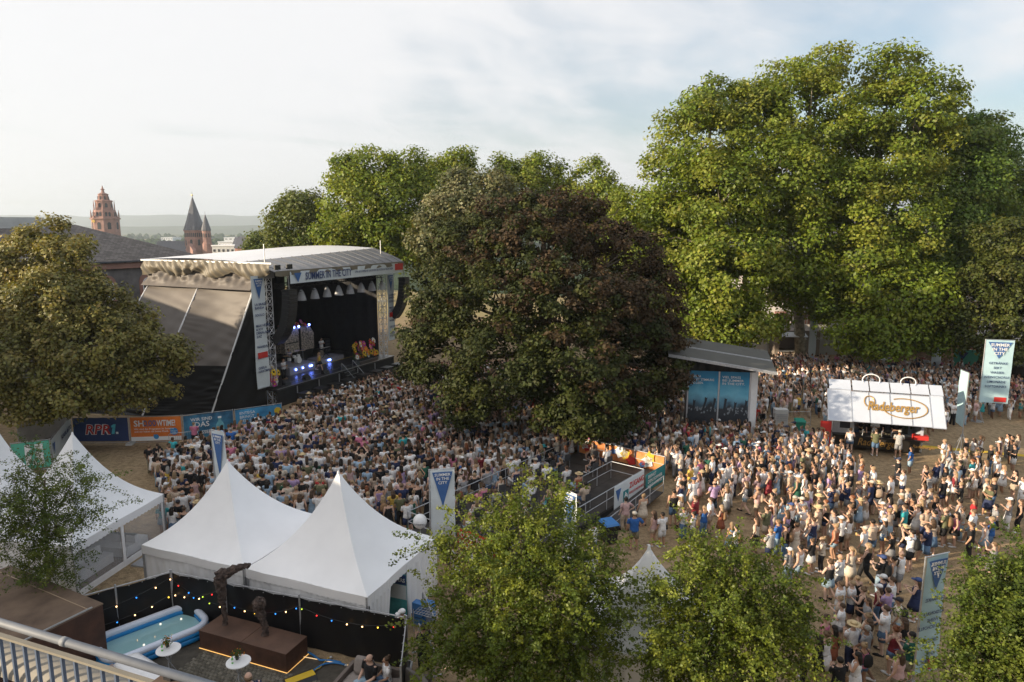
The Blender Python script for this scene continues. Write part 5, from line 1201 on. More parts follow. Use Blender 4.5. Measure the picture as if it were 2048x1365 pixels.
bin_('green wheelie bin between screen and beer trailer', G(1598, 868), R(-10), mat('bin_green', (0.02, 0.22, 0.16), 0.45, 0.1), mat('bin_green2', (0.02, 0.26, 0.19), 0.45, 0.1))
def cable_bridge():
    a = G(1828, 892); b = G(2048, 912); d = b-a; L = d.length; t = thing('cable_bridge', 'long yellow cable bridge on the ground right of the beer trailer', 'cable ramp', a, math.atan2(d.y, d.x))
    k = int(L)
    for i in range(k+3): MB().prism([(-.25, 0), (.25, 0), (.12, .06), (-.12, .06)], (i*1.0, 0, 0.01), (0, 1, 0), (0, 0, 1), (0.97, 0, 0)).build('segment', YELLOWP, t)
cable_bridge()
BALL = mat('balloon_white', (0.78, 0.78, 0.78), 0.35, 0.02)
def balloon(lab, p, r):
    t = thing('balloon', lab, 'balloon', (p.x, p.y, 0)); b = MB().ball((0, 0, p.z), (r, r, r*1.08), 20, 14).build('envelope', BALL, t, True); MB().tube([(0, 0, 1.0), (0, 0, p.z-r)], 0.008, 4).build('string', BALL, t); MB().tube([(0, 0, p.z-r*1.15), (0, 0, p.z-r)], [0.06, 0.02], 6).build('knot', BALL, t); return b, p, r
b, p, r = balloon('big white balloon with dark script behind the right tent', D(840, 1043, 30.5), 0.33)
text(b, 'Schwerelos', V((-0.26, -r-0.02, p.z-0.05)), (1, 0, 0), (0, 0, 1), 0.13, BLACKP, shear=0.3)
balloon('white round balloon over the back of the crowd', D(1765, 731, 72), 0.75)

def tent_corner():
    q = G(797, 1243); t = thing('rollup_banner', 'teal and navy roll-up banner in the opening of the right tent', 'banner', q, R(-20))
    MB().box((-0.42, -0.12, 0), (0.42, 0.12, 0.08)).build('base', ALU, t); f = MB().box((-0.4, -0.01, 0.08), (0.4, 0.01, 2.05)).build('print', mat('seltzer_teal', (0.08, 0.36, 0.38), 0.5, 0.3, 3), t)
    MB().box((-0.4, -0.018, 1.0), (0.4, -0.011, 1.6)).build('pale_field', PALE, f); MB().box((-0.4, -0.018, 1.62), (0.4, -0.011, 2.04)).build('navy_field', NAVY, f); text(f, 'SELTERS', (0, -0.03, 1.74), (1, 0, 0), (0, 0, 1), 0.22, WHITEP, 'CENTER', bold=0.01, width=0.7)
    q = G(858, 1262); t = thing('serving_trolley', 'steel mesh trolley with blue crates behind the fence end', 'trolley', q, R(-25))
    for x in (-0.5, 0.5):
        for y in (-0.3, 0.3): MB().tube([(x, y, 0), (x, y, 0.95)], 0.018, 5).build('leg', GALV, t)
    for i in range(9): MB().tube([(-0.5+i*0.125, -0.3, 0.8), (-0.5+i*0.125, 0.3, 0.8)], 0.01, 4).build('mesh_bar', GALV, t)
    for i in range(5): MB().tube([(-0.5, -0.3+i*0.15, 0.8), (0.5, -0.3+i*0.15, 0.8)], 0.01, 4).build('mesh_bar', GALV, t)
    for i, x in enumerate((-0.32, 0.12)):
        w = t.location+V((x-0.15, 0.55, 0)); k = thing('drinks_crate', ('left', 'right')[i]+' blue drinks crate behind the trolley', 'crate', w, R(-25)); MB().box((-.2, -.15, 0), (.2, .15, .9)).build('shell', BLID, k)
        for z in (.3, .6): MB().box((-.205, -.155, z), (.205, .155, z+.02)).build('rim', BLACKP, k)
tent_corner()

# ============================================================ raised seating platform
def platform():
    o = G(1155, 905, 0.5); ax = V((-0.62, -0.785, 0)); ay = V((0.785, -0.62, 0)); LX, LY = 15.5, 6.4
    ang = math.atan2(ax.y, ax.x)
    t = thing('seating_platform', 'raised dark seating platform with steel railings in the crowd', 'platform', (o.x, o.y, 0), ang)
    # local x along ax; local y = ax rotated 90 -> (0.785,-0.62) 
    for i in range(8):
        for j in range(3):
            MB().box((LX*i/8+0.01, LY*j/3+0.01, 0.38), (LX*(i+1)/8-0.01, LY*(j+1)/3-0.01, 0.5)).build('deck_panel', mat('deck_ply', (0.045, 0.04, 0.038), 0.6, 0.35, 1.5), t)
    MB().box((0.05, 0.05, 0), (LX-0.05, LY-0.05, 0.375)).build('skirt', BLACK, t)
    def rail(a, b, h=1.05):
        a, b = V(a), V(b); z = 0.5; m = MB(); L = (b-a).length; k = max(1, round(L/2))
        m.tube([a+V((0, 0, z+h)), b+V((0, 0, z+h))], 0.025, 6); m.tube([a+V((0, 0, z+h*0.5)), b+V((0, 0, z+h*0.5))], 0.02, 6)
        for i in range(k+1): m.tube([a+(b-a)*i/k+V((0, 0, z)), a+(b-a)*i/k+V((0, 0, z+h))], 0.025, 6)
        m.build('railing', GALV, t)
    rail((0, 0, 0), (LX, 0, 0)); rail((LX, 0, 0), (LX, LY, 0)); rail((2.8, LY, 0), (LX, LY, 0)); rail((0, 0, 0), (0, LY, 0)); rail((2.8, 4.2, 0), (2.8, LY, 0)); rail((2.8, 4.2, 0), (6.0, 4.2, 0))
    # orange floral cloths on the far end
    FL = mat('orange_floral_print', (0.75, 0.30, 0.10), 0.6, 0.25, 1.4, col2=(0.66, 0.20, 0.06))
    for y0, y1 in ((0.1, 2.1), (2.4, 4.3), (4.4, 6.3)):
        s = MB().grid(lambda u, v: (-0.04+0.02*math.sin(u*9), y0+(y1-y0)*u, 0.52+1.0*v), 12, 4).build('floral_cloth', FL, t, True)
        r = random.Random(int(y0*10))
        for k in range(5):
            m = MB(); c = V((0.0, y0+0.25+r.random()*(y1-y0-0.5), 0.7+r.random()*0.6)); q = r.random()*0.2+0.12
            m.prism([(q*(1+0.5*(i % 2))*math.cos(i*math.pi/5), q*(1+0.5*(i % 2))*math.sin(i*math.pi/5)) for i in range(10)], c+V((-0.09, 0, 0)), (0, 1, 0), (0, 0, 1), (-0.006, 0, 0)); m.build('printed_flower', (WHITEP, REDP, BLUEP, YELLOWP)[k % 4], s)
            m = MB(); m.prism([(q*(1+0.5*(i % 2))*math.cos(i*math.pi/5), q*(1+0.5*(i % 2))*math.sin(i*math.pi/5)) for i in range(10)], c+V((0.03, 0, 0)), (0, 1, 0), (0, 0, 1), (-0.006, 0, 0)); m.build('printed_flower', (WHITEP, REDP, BLUEP, YELLOWP)[k % 4], s)
    # access sign
    s = MB().box((2.9, LY+0.03, 0.15), (6.3, LY+0.06, 1.55)).build('access_sign', PALE, t)
    text(s, 'ZUGANG', (5.2, LY+0.075, 0.95), (-1, 0, 0), (0, 0, 1), 0.5, REDP, bold=0.02, width=1.7) if False else text(s, 'ZUGANG', (4.65, LY+0.075, 0.98), (-1, 0, 0), (0, 0, 1), 0.46, REDP, bold=0.02, width=1.7)
    text(s, 'ROLLSTUHLFAHRER', (4.65, LY+0.075, 0.62), (-1, 0, 0), (0, 0, 1), 0.22, REDP, width=1.7)
    MB().prism([(0, 0.7), (0.6, 0.7), (0.3, 0)], (6.2, LY+0.065, 0.6), (-1, 0, 0), (0, 0, 1), (0, 0.01, 0)).build('triangle_mark', BLUEP, s)
    MB().box((4.75, LY+0.065, 0.4), (5.35, LY+0.075, 1.0)).build('wheelchair_field', TEALP, s)
    m = MB(); m.tube([(5.05+0.16*math.cos(R(i*24)), LY+0.085, 0.62+0.16*math.sin(R(i*24))) for i in range(12)], 0.025, 5); m.tube([(5.1, LY+0.085, 0.9), (5.1, LY+0.085, 0.68), (4.95, LY+0.085, 0.68), (4.88, LY+0.085, 0.5)], 0.03, 5); m.build('wheelchair_mark', WHITEP, s)
    s = MB().box((0.1, LY+0.03, 0.1), (2.6, LY+0.06, 1.15)).build('teal_sign', TEALP, t)
    text(s, 'BRINGT\nDEN SOMMER\nNACH MAINZ', (2.4, LY+0.075, 0.85), (-1, 0, 0), (0, 0, 1), 0.3, WHITEP)
    s = MB().box((LX+0.03, LY-3.0, 0.2), (LX+0.06, LY-0.2, 1.7)).build('red_sign', REDP, t)
    text(s, 'KUCHEN &\nMOCCA MIT\nHERZ', (LX+0.075, LY-2.9, 1.3), (0, 1, 0), (0, 0, 1), 0.42, WHITEP, bold=0.01)
    # ramp down beside the deck
    MB().add([(2.9, LY+0.1, 0.48), (2.9, LY+1.3, 0.48), (9.5, LY+1.3, 0.03), (9.5, LY+0.1, 0.03)], [(0, 1, 2, 3)]).build('ramp', MATS['deck_ply'], t, solid=0.06)
    m = MB()
    for k in range(5):
        x = 2.9+k*1.65; z = 0.48-0.45*k/4; m.tube([(x, LY+1.3, z), (x, LY+1.3, z+1.0)], 0.025, 6)
    m.tube([(2.9, LY+1.3, 1.48), (9.5, LY+1.3, 1.03)], 0.025, 6); m.tube([(2.9, LY+1.3, 1.0), (9.5, LY+1.3, 0.55)], 0.02, 6); m.build('ramp_railing', GALV, t)
    return o, ax, ay, LX, LY
PL = platform()

# ============================================================ stalls at the back right
def stalls():
    def trailer(lab, px, py, Y, w, rz, m, aw=None, h=2.9):
        p = D(px, py, Y); t = thing('food_trailer', lab, 'food stall', (p.x, Y, 0), rz); AW = aw or WHITE
        MB().box((0, 0, 0.35), (w, 2.2, 0.95)).build('lower_wall', m, t); MB().box((0, 2.1, 0.95), (w, 2.2, h)).build('back_wall', m, t)
        MB().box((0, 0, 0.95), (0.5, 2.09, h)).build('end_wall', m, t); MB().box((w*0.62, 0, 0.95), (w, 2.09, h)).build('end_wall', m, t)
        MB().box((-0.08, -0.05, h), (w+0.08, 2.28, h+0.14)).build('roof', m, t); MB().box((0.5, -0.3, 0.95), (w*0.62, 0.3, 1.02)).build('counter', GALV, t)
        MB().obox((0.4, -1.3, h-0.45), (w*0.62-0.3, 0, 0), (0, 1.3, 0.4), (0, 0, 0.06)).build('awning', AW, t)
        for x in (0.8, w-0.8):
            wh = MB().tube([(x, 0.1, 0.35), (x, 0.35, 0.35)], 0.34, 12).build('wheel', BLACKP, t); MB().tube([(x, 0.09, .35), (x, 0.1, .35)], 0.15, 8).build('rim', GALV, wh)
        return t
    BRN = mat('trailer_taupe', (0.30, 0.25, 0.21), 0.5, 0.1)
    t = trailer('taupe food trailer with raised white flap behind the crowd', 1548, 715, 80, 5.2, R(-3), BRN, h=3.3)
    text(t, 'L´amour', (3.4, -0.02, 2.4), (1, 0, 0), (0, 0, 1), 0.6, WHITEP, shear=0.3)
    p = D(1775, 745, 76); t = thing('bar_stall', 'long wooden bar stall under a broad dark awning', 'food stall', (p.x, 76, 0), R(-8))
    WD = mat('stall_wood', (0.32, 0.19, 0.10), 0.7, 0.2, 1.5)
    for i in range(10): MB().box((i*0.85, 0, 0.05), (i*0.85+0.83, 0.1, 1.1)).build('plank', WD, t)
    MB().box((-0.1, -0.25, 1.1), (8.6, 0.4, 1.17)).build('counter', WD, t); MB().box((0, 2.5, 0), (8.5, 2.6, 2.6)).build('back_wall', WD, t)
    MB().grid(lambda u, v: (-0.6+10.2*u, -1.3+4.2*v, 2.75+0.75*math.sin(math.pi*(0.15+0.6*v))+0.3*math.sin(u*math.pi)), 16, 8).build('awning', mat('dark_awning', (0.10, 0.095, 0.08), 0.6, 0.15, 1.2), t, True, solid=0.03)
    for x in (0, 4.2, 8.6): MB().tube([(x, -1.1, 0), (x, -1.1, 3.0)], 0.05, 6).build('awning_pole', GALV, t)
    p = V((48.0, 63, 0)); t = thing('awning_stall', 'stall with a low dark sloping awning at the right edge', 'food stall', p, R(-12))
    MB().grid(lambda u, v: (8*u, -2.6+4.0*v, 2.5+0.8*v-0.15*math.sin(u*math.pi)), 10, 6).build('awning', MATS['dark_awning'], t, True, solid=0.03)
    MB().tube([(0, -2.6, 2.5), (0, 1.4, 3.3)], 0.05, 6).build('awning_arm', WHITE, t)
    for x in (0, 8): MB().tube([(x, -2.5, 0), (x, -2.5, 2.5)], 0.05, 6).build('awning_pole', GALV, t)
    MB().box((0, 0.8, 0), (8, 2.2, 2.4)).build('stall_body', mat('stall_dark', (0.05, 0.04, 0.035), 0.7, 0.2), t); MB().box((0, 0.1, 0.9), (8, 0.78, 0.98)).build('counter', WD, t)
    a = D(1905, 735, 72); b = D(1978, 755, 70); d = b-a
    t = thing('banner_fence', 'sloping sea-green banner with triangle and dark picture', 'fence', (a.x, a.y, 0), math.atan2(d.y, d.x)); L = d.length+0.6
    s = MB().box((0, 0, 0.7), (L, 0.04, 2.7)).build('banner', GREENP, t)
    MB().prism([(0, 0.9), (1.0, 0.9), (0.5, 0)], (0.3, -0.02, 1.5), (1, 0, 0), (0, 0, 1), (0, 0.01, 0)).build('triangle_mark', NAVY, s); MB().prism([(0, 0), (1.5, 0), (2.0, 1.1), (0.5, 1.1)], (L*0.48, -0.02, 1.1), (1, 0, 0), (0, 0, 1), (0, 0.01, 0)).build('dark_picture', BLACKP, s)
    for x in (0, L): MB().tube([(x, 0.06, 0), (x, 0.06, 2.75)], 0.03, 6).build('post', GALV, t)
    t = trailer('white box trailer half hidden behind the big screen', 1440, 715, 82, 6.5, R(4), WHITE)
    # work area between the screen and the beer trailer
    barrier('steel barrier closing the gap right of the screen', G(1545, 852), G(1620, 850)); 
    q = G(1560, 850); t = thing('generator', 'pale grey generator cabinet behind the crowd barrier', 'generator', q, R(-5)); MB().box((-0.5, -0.3, 0.1), (0.5, 0.4, 1.3)).build('housing', CONC, t)
    for i in range(4): MB().box((-0.42, -0.32, 0.4+i*0.16), (0.42, -0.303, 0.48+i*0.16)).build('louvre', GALV, t)
    MB().box((-0.52, -0.32, 0), (0.52, 0.42, 0.1)).build('skid', GALV, t)
stalls()

# ============================================================ TERRACE IN THE FOREGROUND
RUST = mat('corten_steel', (0.085, 0.04, 0.026), 0.75, 0.3, 1.4, 0.3, 18, col2=(0.06, 0.03, 0.022))
RUSTT = mat('corten_top', (0.16, 0.11, 0.075), 0.8, 0.3, 0.9, 0.3, 14, col2=(0.13, 0.085, 0.06))
def fence_run(label, pts, cols):
    """black cloth on site-fence panels, posts with feet, clips along the top"""
    o = V(pts[0]); t = thing('black_fence', label, 'fence', (o.x, o.y, 0))
    for i in range(len(pts)-1):
        a, b = V(pts[i])-o, V(pts[i+1])-o; d = b-a
        a = V((a.x, a.y, 0)); b = V((b.x, b.y, 0)); d = b-a; n = V((d.y, -d.x, 0)).normalized(); L = d.length
        r = random.Random(i+len(label)); ph = r.uniform(0, 6)
        MB().grid(lambda u, v: a+d*u+n*(0.035*math.sin(u*L*2.2+ph+v*2)*math.sin(v*math.pi)+0.02*math.sin(u*L*7+v*5))+V((0, 0, 0.06+1.92*v-0.03*abs(math.sin(u*L*2)))), 30, 8).build('cloth', TARPB, t, True)
        MB().tube([a+V((0, 0, 2.02))+n*0.0, b+V((0, 0, 2.02))], 0.022, 6).build('top_rail', GALV, t)
        m = MB()
        for k in range(1, int(L/0.45)): m.ball(a+d*(k*0.45/L)+n*0.05+V((0, 0, 1.95)), 0.018, 5, 4)
        m.build('clips', ALU, t)
    for p in pts:
        q = V(p)-o; q.z = 0
        MB().tube([q+V((0, 0, 0)), q+V((0, 0, 2.12))], 0.035, 6).build('post', GALV, t); MB().box((q.x-0.12, q.y-0.35, 0), (q.x+0.12, q.y+0.35, 0.13)).build('foot_block', CONC, t)
    return t
c1 = V((-13.55, 25.2, 0)); l1 = V((-16.6, 22.9, 0)); r3 = V((-3.75, 22.0, 0))
dd = (r3-c1); P1 = c1+dd*0.255; P2 = c1+dd*0.58
fence_run('black cloth fence behind the paddling pool', [l1, l1+(c1-l1)*0.5, c1], 1)
fence_run('black cloth fence behind the two sculptures', [c1+V((0.05, -0.02, 0)), P1, P2, r3], 1)
fence_run('short black fence end seen edge-on next to the sofa', [r3+V((0.06, -0.05, 0)), V((-3.45, 19.2, 0))], 1)
def bulb_string(label, pts, sag, cols, n):
    a = V(pts[0]); t = thing('string_lights', label, 'string lights', a); m = MB(); path = []
    for i in range(len(pts)-1):
        p, q = V(pts[i])-a, V(pts[i+1])-a
        for k in range(13):
            u = k/12; path.append(p+(q-p)*u-V((0, 0, sag*4*u*(1-u))))
    m.tube(path, 0.009, 4); m.build('cable', BLACKP, t)
    pal = {'w': ('bulb_warm', (1.0, 0.55, 0.22), 4), 'r': ('bulb_red', (1.0, 0.03, 0.03), 1.6), 'b': ('bulb_blue', (0.03, 0.25, 0.9), 1.6), 'g': ('bulb_green', (0.5, 0.75, 0.05), 1.4), 'y': ('bulb_yellow', (1.0, 0.62, 0.05), 2.5)}
    for i in range(n):
        f = (i+0.5)/n*(len(path)-1); k = int(f); p = path[k]+(path[min(k+1, len(path)-1)]-path[k])*(f-k)
        nm, c, e = pal[cols[i % len(cols)]]
        b = MB().ball(p-V((0, 0, 0.07)), (0.024, 0.024, 0.03), 8, 6).build('bulb', mat(nm, c, 0.3, 0, emit=e), t, True); MB().tube([p-V((0, 0, 0.045)), p+V((0, 0, 0.005))], 0.016, 6).build('socket', BLACKP, b)
F_ = V((0.12, -0.3, 0))
bulb_string('coloured bulbs strung along the left half of the fence', [l1+V((0.3, -0.15, 1.35)), c1+V((0.05, -0.15, 1.85)), P1+V((0, -0.15, 1.1))], 0.18, 'brwbwwrbwgw', 11)
bulb_string('second string of bulbs dipping behind the taller sculpture', [l1+V((0.5, -0.15, 0.95)), c1+V((0.1, -0.15, 1.2)), P1+V((0.1, -0.18, 1.95))], 0.25, 'bwbwwywwbgr', 12)
bulb_string('string of coloured bulbs along the right half of the fence', [P1+V((0.2, -0.2, 1.25)), P2+V((0, -0.15, 1.75)), r3+V((-0.1, -0.15, 1.85))], 0.32, 'bwyrbwbgrbwwyr', 14)
# paving: setts with open joints
def paving():
    gx = [G(200, 1365), G(215, 1290), G(345, 1240), G(590, 1300), G(820, 1335)]
    o = tag(MB().add([(-17.5, 17.5, 0.012), (-3.2, 17.0, 0.012), (-3.2, 21.2, 0.012), (-13.4, 25.1, 0.012), (-17, 22.8, 0.012)], [(0, 1, 2, 3, 4)]).build('terrace_bed', mat('joint_sand', (0.07, 0.062, 0.05), 0.95, 0.3, 4)), kind='structure')
    r = random.Random(5); vs = []; fs = []; cs = []
    dx = V((0.94, -0.34, 0)); dy = V((0.34, 0.94, 0)); org = V((-13.2, 18.0, 0))
    s = 0.165
    for j in range(36):
        for i in range(62):
            p = org+dx*(i*s+(s/2 if j % 2 else 0))+dy*(j*s*0.92)
            if p.y > 24.6+(p.x+13.4)*-0.36 or p.y < 17.4: continue
            w, h = s*0.45*r.uniform(.88, 1.0), s*0.41*r.uniform(.88, 1.0); z = 0.035+r.uniform(0, 0.012); k = len(vs)
            for a, b, zz, q in ((-1, -1, .012, 1), (1, -1, .012, 1), (1, 1, .012, 1), (-1, 1, .012, 1), (-1, -1, z, .85), (1, -1, z, .85), (1, 1, z, .85), (-1, 1, z, .85)):
                vs.append(tuple(p+dx*(a*w*q)+dy*(b*h*q)+V((0, 0, zz))))
            fs += [(k+4, k+5, k+6, k+7), (k, k+1, k+5, k+4), (k+1, k+2, k+6, k+5), (k+2, k+3, k+7, k+6), (k+3, k, k+4, k+7)]
            c = np.array((0.17, 0.155, 0.125))*r.uniform(0.65, 1.2); cs += [c]*5
    me = np_mesh('paving_setts', np.array(vs), np.array(fs), mat_attr('sett_stone', 0.85, var=0.3, scale=20), np.array(cs))
    tag(link('paving_setts', me, o), kind='stuff')
    g = MB().add([tuple(G(205, 1310)+V((0, 0, .03))), tuple(G(330, 1290)+V((0, 0, .03))), tuple(G(405, 1262)+V((0, 0, .03))), tuple(G(352, 1236)+V((0, 0, .03))), tuple(G(205, 1285)+V((0, 0, .03)))], [(0, 1, 2, 3, 4)]).build('lawn_patch', mat('patchy_lawn', (0.075, 0.085, 0.022), 0.95, 0.4, 6, 0.6, 60)); tag(g, kind='structure')
paving()
def plinth():
    a = G(401, 1297); b = G(574, 1347); d = b-a; L = d.length; ang = math.atan2(d.y, d.x); w = 1.15; h = 0.72
    t = thing('sculpture_plinth', 'long low rust-brown steel plinth under the sculptures', 'plinth', a, ang)
    MB().box((0, 0, 0), (L, w, h)).build('block', RUST, t); MB().box((-0.01, -0.01, h), (L/2-0.01, w+0.01, h+0.02)).build('top_plate', mat('corten_plate', (0.11, 0.062, 0.043), 0.7, 0.3, 1.2, 0.3, 14), t); MB().box((L/2+0.01, -0.01, h), (L+0.01, w+0.01, h+0.02)).build('top_plate', MATS['corten_plate'], t)
    m = MB(); k = 90; per = [(0, -0.05), (L+0.05, -0.05), (L+0.05, w)]
    m.tube([(x, y, 0.05) for x, y in per], 0.015, 5); m.build('light_hose', mat('rope_light', (1.0, 0.55, 0.16), 0.4, 0, emit=0.5), t)
    return t, a, ang, L, w, h
PLN = plinth()
def sculpture(label, f, pts, rad, arm=None, seed=1):
    t0, a, ang, L, w, h = PLN; c, s = math.cos(ang), math.sin(ang)
    x, y = L*f, w*0.55; p = V((a.x+x*c-y*s, a.y+x*s+y*c, h+0.02)); t = thing('rusty_sculpture', label, 'sculpture', p, ang)
    IRON = mat('lumpy_iron', (0.085, 0.06, 0.05), 0.85, 0.5, 7, 0.9, 22, col2=(0.035, 0.026, 0.024))
    def lump(path, radii, name):
        m = MB(); n = 14; r = random.Random(seed); fine = []; fr = []
        for i in range(len(path)-1):
            for k in range(6):
                u = k/6; fine.append(V(path[i])*(1-u)+V(path[i+1])*u); fr.append(radii[i]*(1-u)+radii[i+1]*u)
        fine.append(V(path[-1])); fr.append(radii[-1]*0.5)
        m.tube(fine, fr, n)
        m.v = [tuple(V(q)+V((r.uniform(-1, 1), r.uniform(-1, 1), r.uniform(-1, 1)))*0.045) for q in m.v]
        m.build(name, IRON, t)
    lump(pts, rad, 'torso')
    if arm: lump(arm[0], arm[1], 'arm')
    MB().tube([(0, 0, 0), (0.02, 0, 0.12)], [0.11, 0.08], 8).build('foot', IRON, t)
sculpture('taller rusty one-legged sculpture with an outstretched arm', 0.16, [(0, 0, 0), (0.03, 0, 0.4), (-0.03, 0, 0.8), (-0.06, 0, 1.1), (-0.03, 0, 1.3), (-0.08, 0, 1.75), (0.0, 0, 2.05), (0.1, 0, 2.2)], [0.06, 0.07, 0.10, 0.14, 0.15, 0.22, 0.21, 0.10], ([(-0.05, 0, 1.9), (0.2, 0.2, 2.1), (0.5, 0.42, 2.2), (0.8, 0.62, 2.28)], [0.2, 0.17, 0.12, 0.06]))
sculpture('shorter headless rusty sculpture on one leg', 0.62, [(0.12, 0, 0), (0.08, 0, 0.4), (-0.06, 0, 0.75), (-0.18, 0, 1.0), (-0.12, 0, 1.25), (0.0, 0, 1.4)], [0.07, 0.09, 0.14, 0.20, 0.23, 0.15], None, 3)
def pool():
    c = G(303, 1290); ux = (G(383, 1262)-G(225, 1325)); ux.z = 0; ang = math.atan2(ux.y, ux.x)
    t = thing('paddling_pool', 'blue and white inflatable paddling pool on the terrace', 'pool', (c.x+0.05, c.y+0.05, 0.03), ang)
    a, b, rc = 1.75, 1.0, 0.62
    def path(k):
        pts = []
        for cx, cy, s0 in ((a-rc, b-rc, 0), (-a+rc, b-rc, 90), (-a+rc, -b+rc, 180), (a-rc, -b+rc, 270)):
            for i in range(9): pts.append((cx+(rc+k)*math.cos(R(s0+i*11.25)), cy+(rc+k)*math.sin(R(s0+i*11.25))))
        return pts
    def ring(z, r, m, nm, k=0):
        p = path(k); mb = MB(); n = len(p); seg = 12; o = 0
        for i, (x, y) in enumerate(p):
            x0, y0 = p[i-1]; x1, y1 = p[(i+1) % n]; d = V((x1-x0, y1-y0, 0)).normalized(); nr = V((d.y, -d.x, 0))
            for j in range(seg): q = V((x, y, z))+nr*(r*math.cos(2*math.pi*j/seg))+V((0, 0, r*math.sin(2*math.pi*j/seg))); mb.v.append(tuple(q))
        for i in range(n):
            for j in range(seg): mb.f.append((i*seg+j, i*seg+(j+1) % seg, ((i+1) % n)*seg+(j+1) % seg, ((i+1) % n)*seg+j)); mb.m.append(0)
        mb.build(nm, m, t, True)
    PB = mat('pool_blue', (0.015, 0.22, 0.55), 0.25, 0.06); PW = mat('pool_white', (0.62, 0.68, 0.80), 0.3, 0.04)
    ring(0.14, 0.14, PB, 'lower_tube'); ring(0.32, 0.14, PB, 'middle_tube'); ring(0.48, 0.13, PW, 'top_tube')
    MB().add([(x, y, 0.24) for x, y in path(-0.08)], [tuple(range(36))]).build('water', mat('pool_water', (0.30, 0.52, 0.55), 0.08, 0.06, 1, spec=0.6), t)
    for i, (x, y) in enumerate(((1.2, 0.5), (0.5, 0.7), (-0.4, -0.3))): MB().ball((x, y, 0.26), 0.04, 8, 6).build('floating_light', mat('float_lamp', (1, 0.9, 0.75), 0.3, 0, emit=0.5), t)
pool()
def bar_table(label, p, lab2, bottle):
    t = thing('standing_table', label, 'table', (p.x, p.y, 0.03), 0.4, 'white standing tables'); 
    MB().rings([(0, 0, 1.06, .385, .385), (0, 0, 1.065, .4, .4), (0, 0, 1.09, .4, .4), (0, 0, 1.095, .39, .39)], 28).build('table_top', WHITE, t)
    for k in range(4):
        a = k*math.pi/2; MB().tube([(0.30*math.cos(a), 0.30*math.sin(a), 0), (-0.22*math.cos(a+.3), -0.22*math.sin(a+.3), 1.06)], 0.016, 6).build('leg', GALV, t)
    q = thing('potted_flowers', lab2, 'plant', (p.x-0.08, p.y+0.1, 1.127)); MB().rings([(0, 0, 0, .05, .05), (0, 0, .12, .07, .07)], 10).build('pot', BLACKP, q)
    r = np.random.RandomState(int(abs(p.x*10))); n = 160; pos = r.normal(size=(n, 3))*[.08, .08, .06]+[0, 0, .22]; d = r.normal(size=(n, 3)); d /= np.linalg.norm(d, axis=1)[:, None]; e = np.cross(d, r.normal(size=(n, 3))); e /= np.linalg.norm(e, axis=1)[:, None]; s = .035
    v = np.stack([pos-d*s, pos+e*s*.6, pos+d*s, pos-e*s*.6], 1).reshape(-1, 3); c = np.where(r.rand(n, 1) < .16, np.array([[.7, .25, .02]]), np.array([[.05, .11, .02]])); link('foliage', np_mesh('foliage', v, np.arange(n*4).reshape(-1, 4), LEAF, c), q)
    q = thing('bottle', bottle, 'bottle', (p.x-0.15, p.y-0.12, 1.127)); MB().rings([(0, 0, 0, .032, .032), (0, 0, .17, .032, .032), (0, 0, .21, .013, .013), (0, 0, .25, .013, .013)], 10).build('glass', mat('green_glass', (0.15, 0.5, 0.12), 0.1, 0.05, spec=0.6), q); MB().rings([(0, 0, .06, .0335, .0335), (0, 0, .13, .0335, .0335)], 10, False).build('paper_label', WHITEP, q)
bar_table('white standing table beside the paddling pool', G(337, 1298, 1.12), 'potted orange flowers on the table by the pool', 'green bottle on the table by the pool')
bar_table('white standing table in front of the plinth', G(477, 1323, 1.12), 'potted yellow flowers on the table by the plinth', 'small bottle on the table by the plinth')
def corten_box():
    A = G(205, 1207, 2.2); B = G(88, 1264, 2.2); d = A-B; d.z = 0; d.normalize(); ang = math.atan2(d.y, d.x)   # x axis along the right edge, going away
    t = thing('corten_box', 'big rust-brown steel box at the lower left', 'container', (A.x, A.y, 0), ang)
    LB, WB = 4.2, 6.0
    MB().box((-LB, 0, 0), (0, WB, 2.15)).build('body', RUST, t); MB().box((-LB-0.02, -0.02, 2.15), (0.02, WB+0.02, 2.2)).build('top', RUSTT, t)
    MB().box((-LB-0.02, 0.0, 2.203), (-0.35, 0.06, 2.24)).build('edge_strip', GALV, t); MB().box((-0.50, 0.0, 2.203), (-0.47, WB, 2.215)).build('seam', mat('pale_seam', (0.4, 0.3, 0.2), 0.7), t)
    q = G(250, 1325, 0.9); t = thing('timber_boards', 'weathered pale boards lying beside the rust-brown box', 'boards', (q.x, q.y, 0), ang+R(90))
    for i in range(4): MB().box((-1.5, -0.62+i*0.31, 0.55+0.02*(i % 2)), (0.5+0.12*(i % 3), -0.33+i*0.31, 0.62+0.02*(i % 2))).build('plank', mat('weathered_board', (0.30, 0.235, 0.22), 0.85, 0.3, 3, 0.3, 25), t)
    for x in (-1.2, 0.1): MB().box((x, -0.6, 0), (x+0.15, 0.6, 0.545)).build('trestle', BLACKP, t)
    q = G(60, 1160); t = thing('pallet', 'wooden pallet by the left white tent wall', 'pallet', (q.x-0.6, q.y+0.2, 0), 0.3)
    for i in range(6): MB().box((i*0.2, 0, 0.12), (i*0.2+0.14, 0.8, 0.145)).build('slat', mat('pallet_wood', (0.30, 0.21, 0.12), 0.8, 0.2), t)
    for y in (0, 0.35, 0.7): MB().box((0, y, 0), (1.14, y+0.1, 0.118)).build('bearer', MATS['pallet_wood'], t)
corten_box()
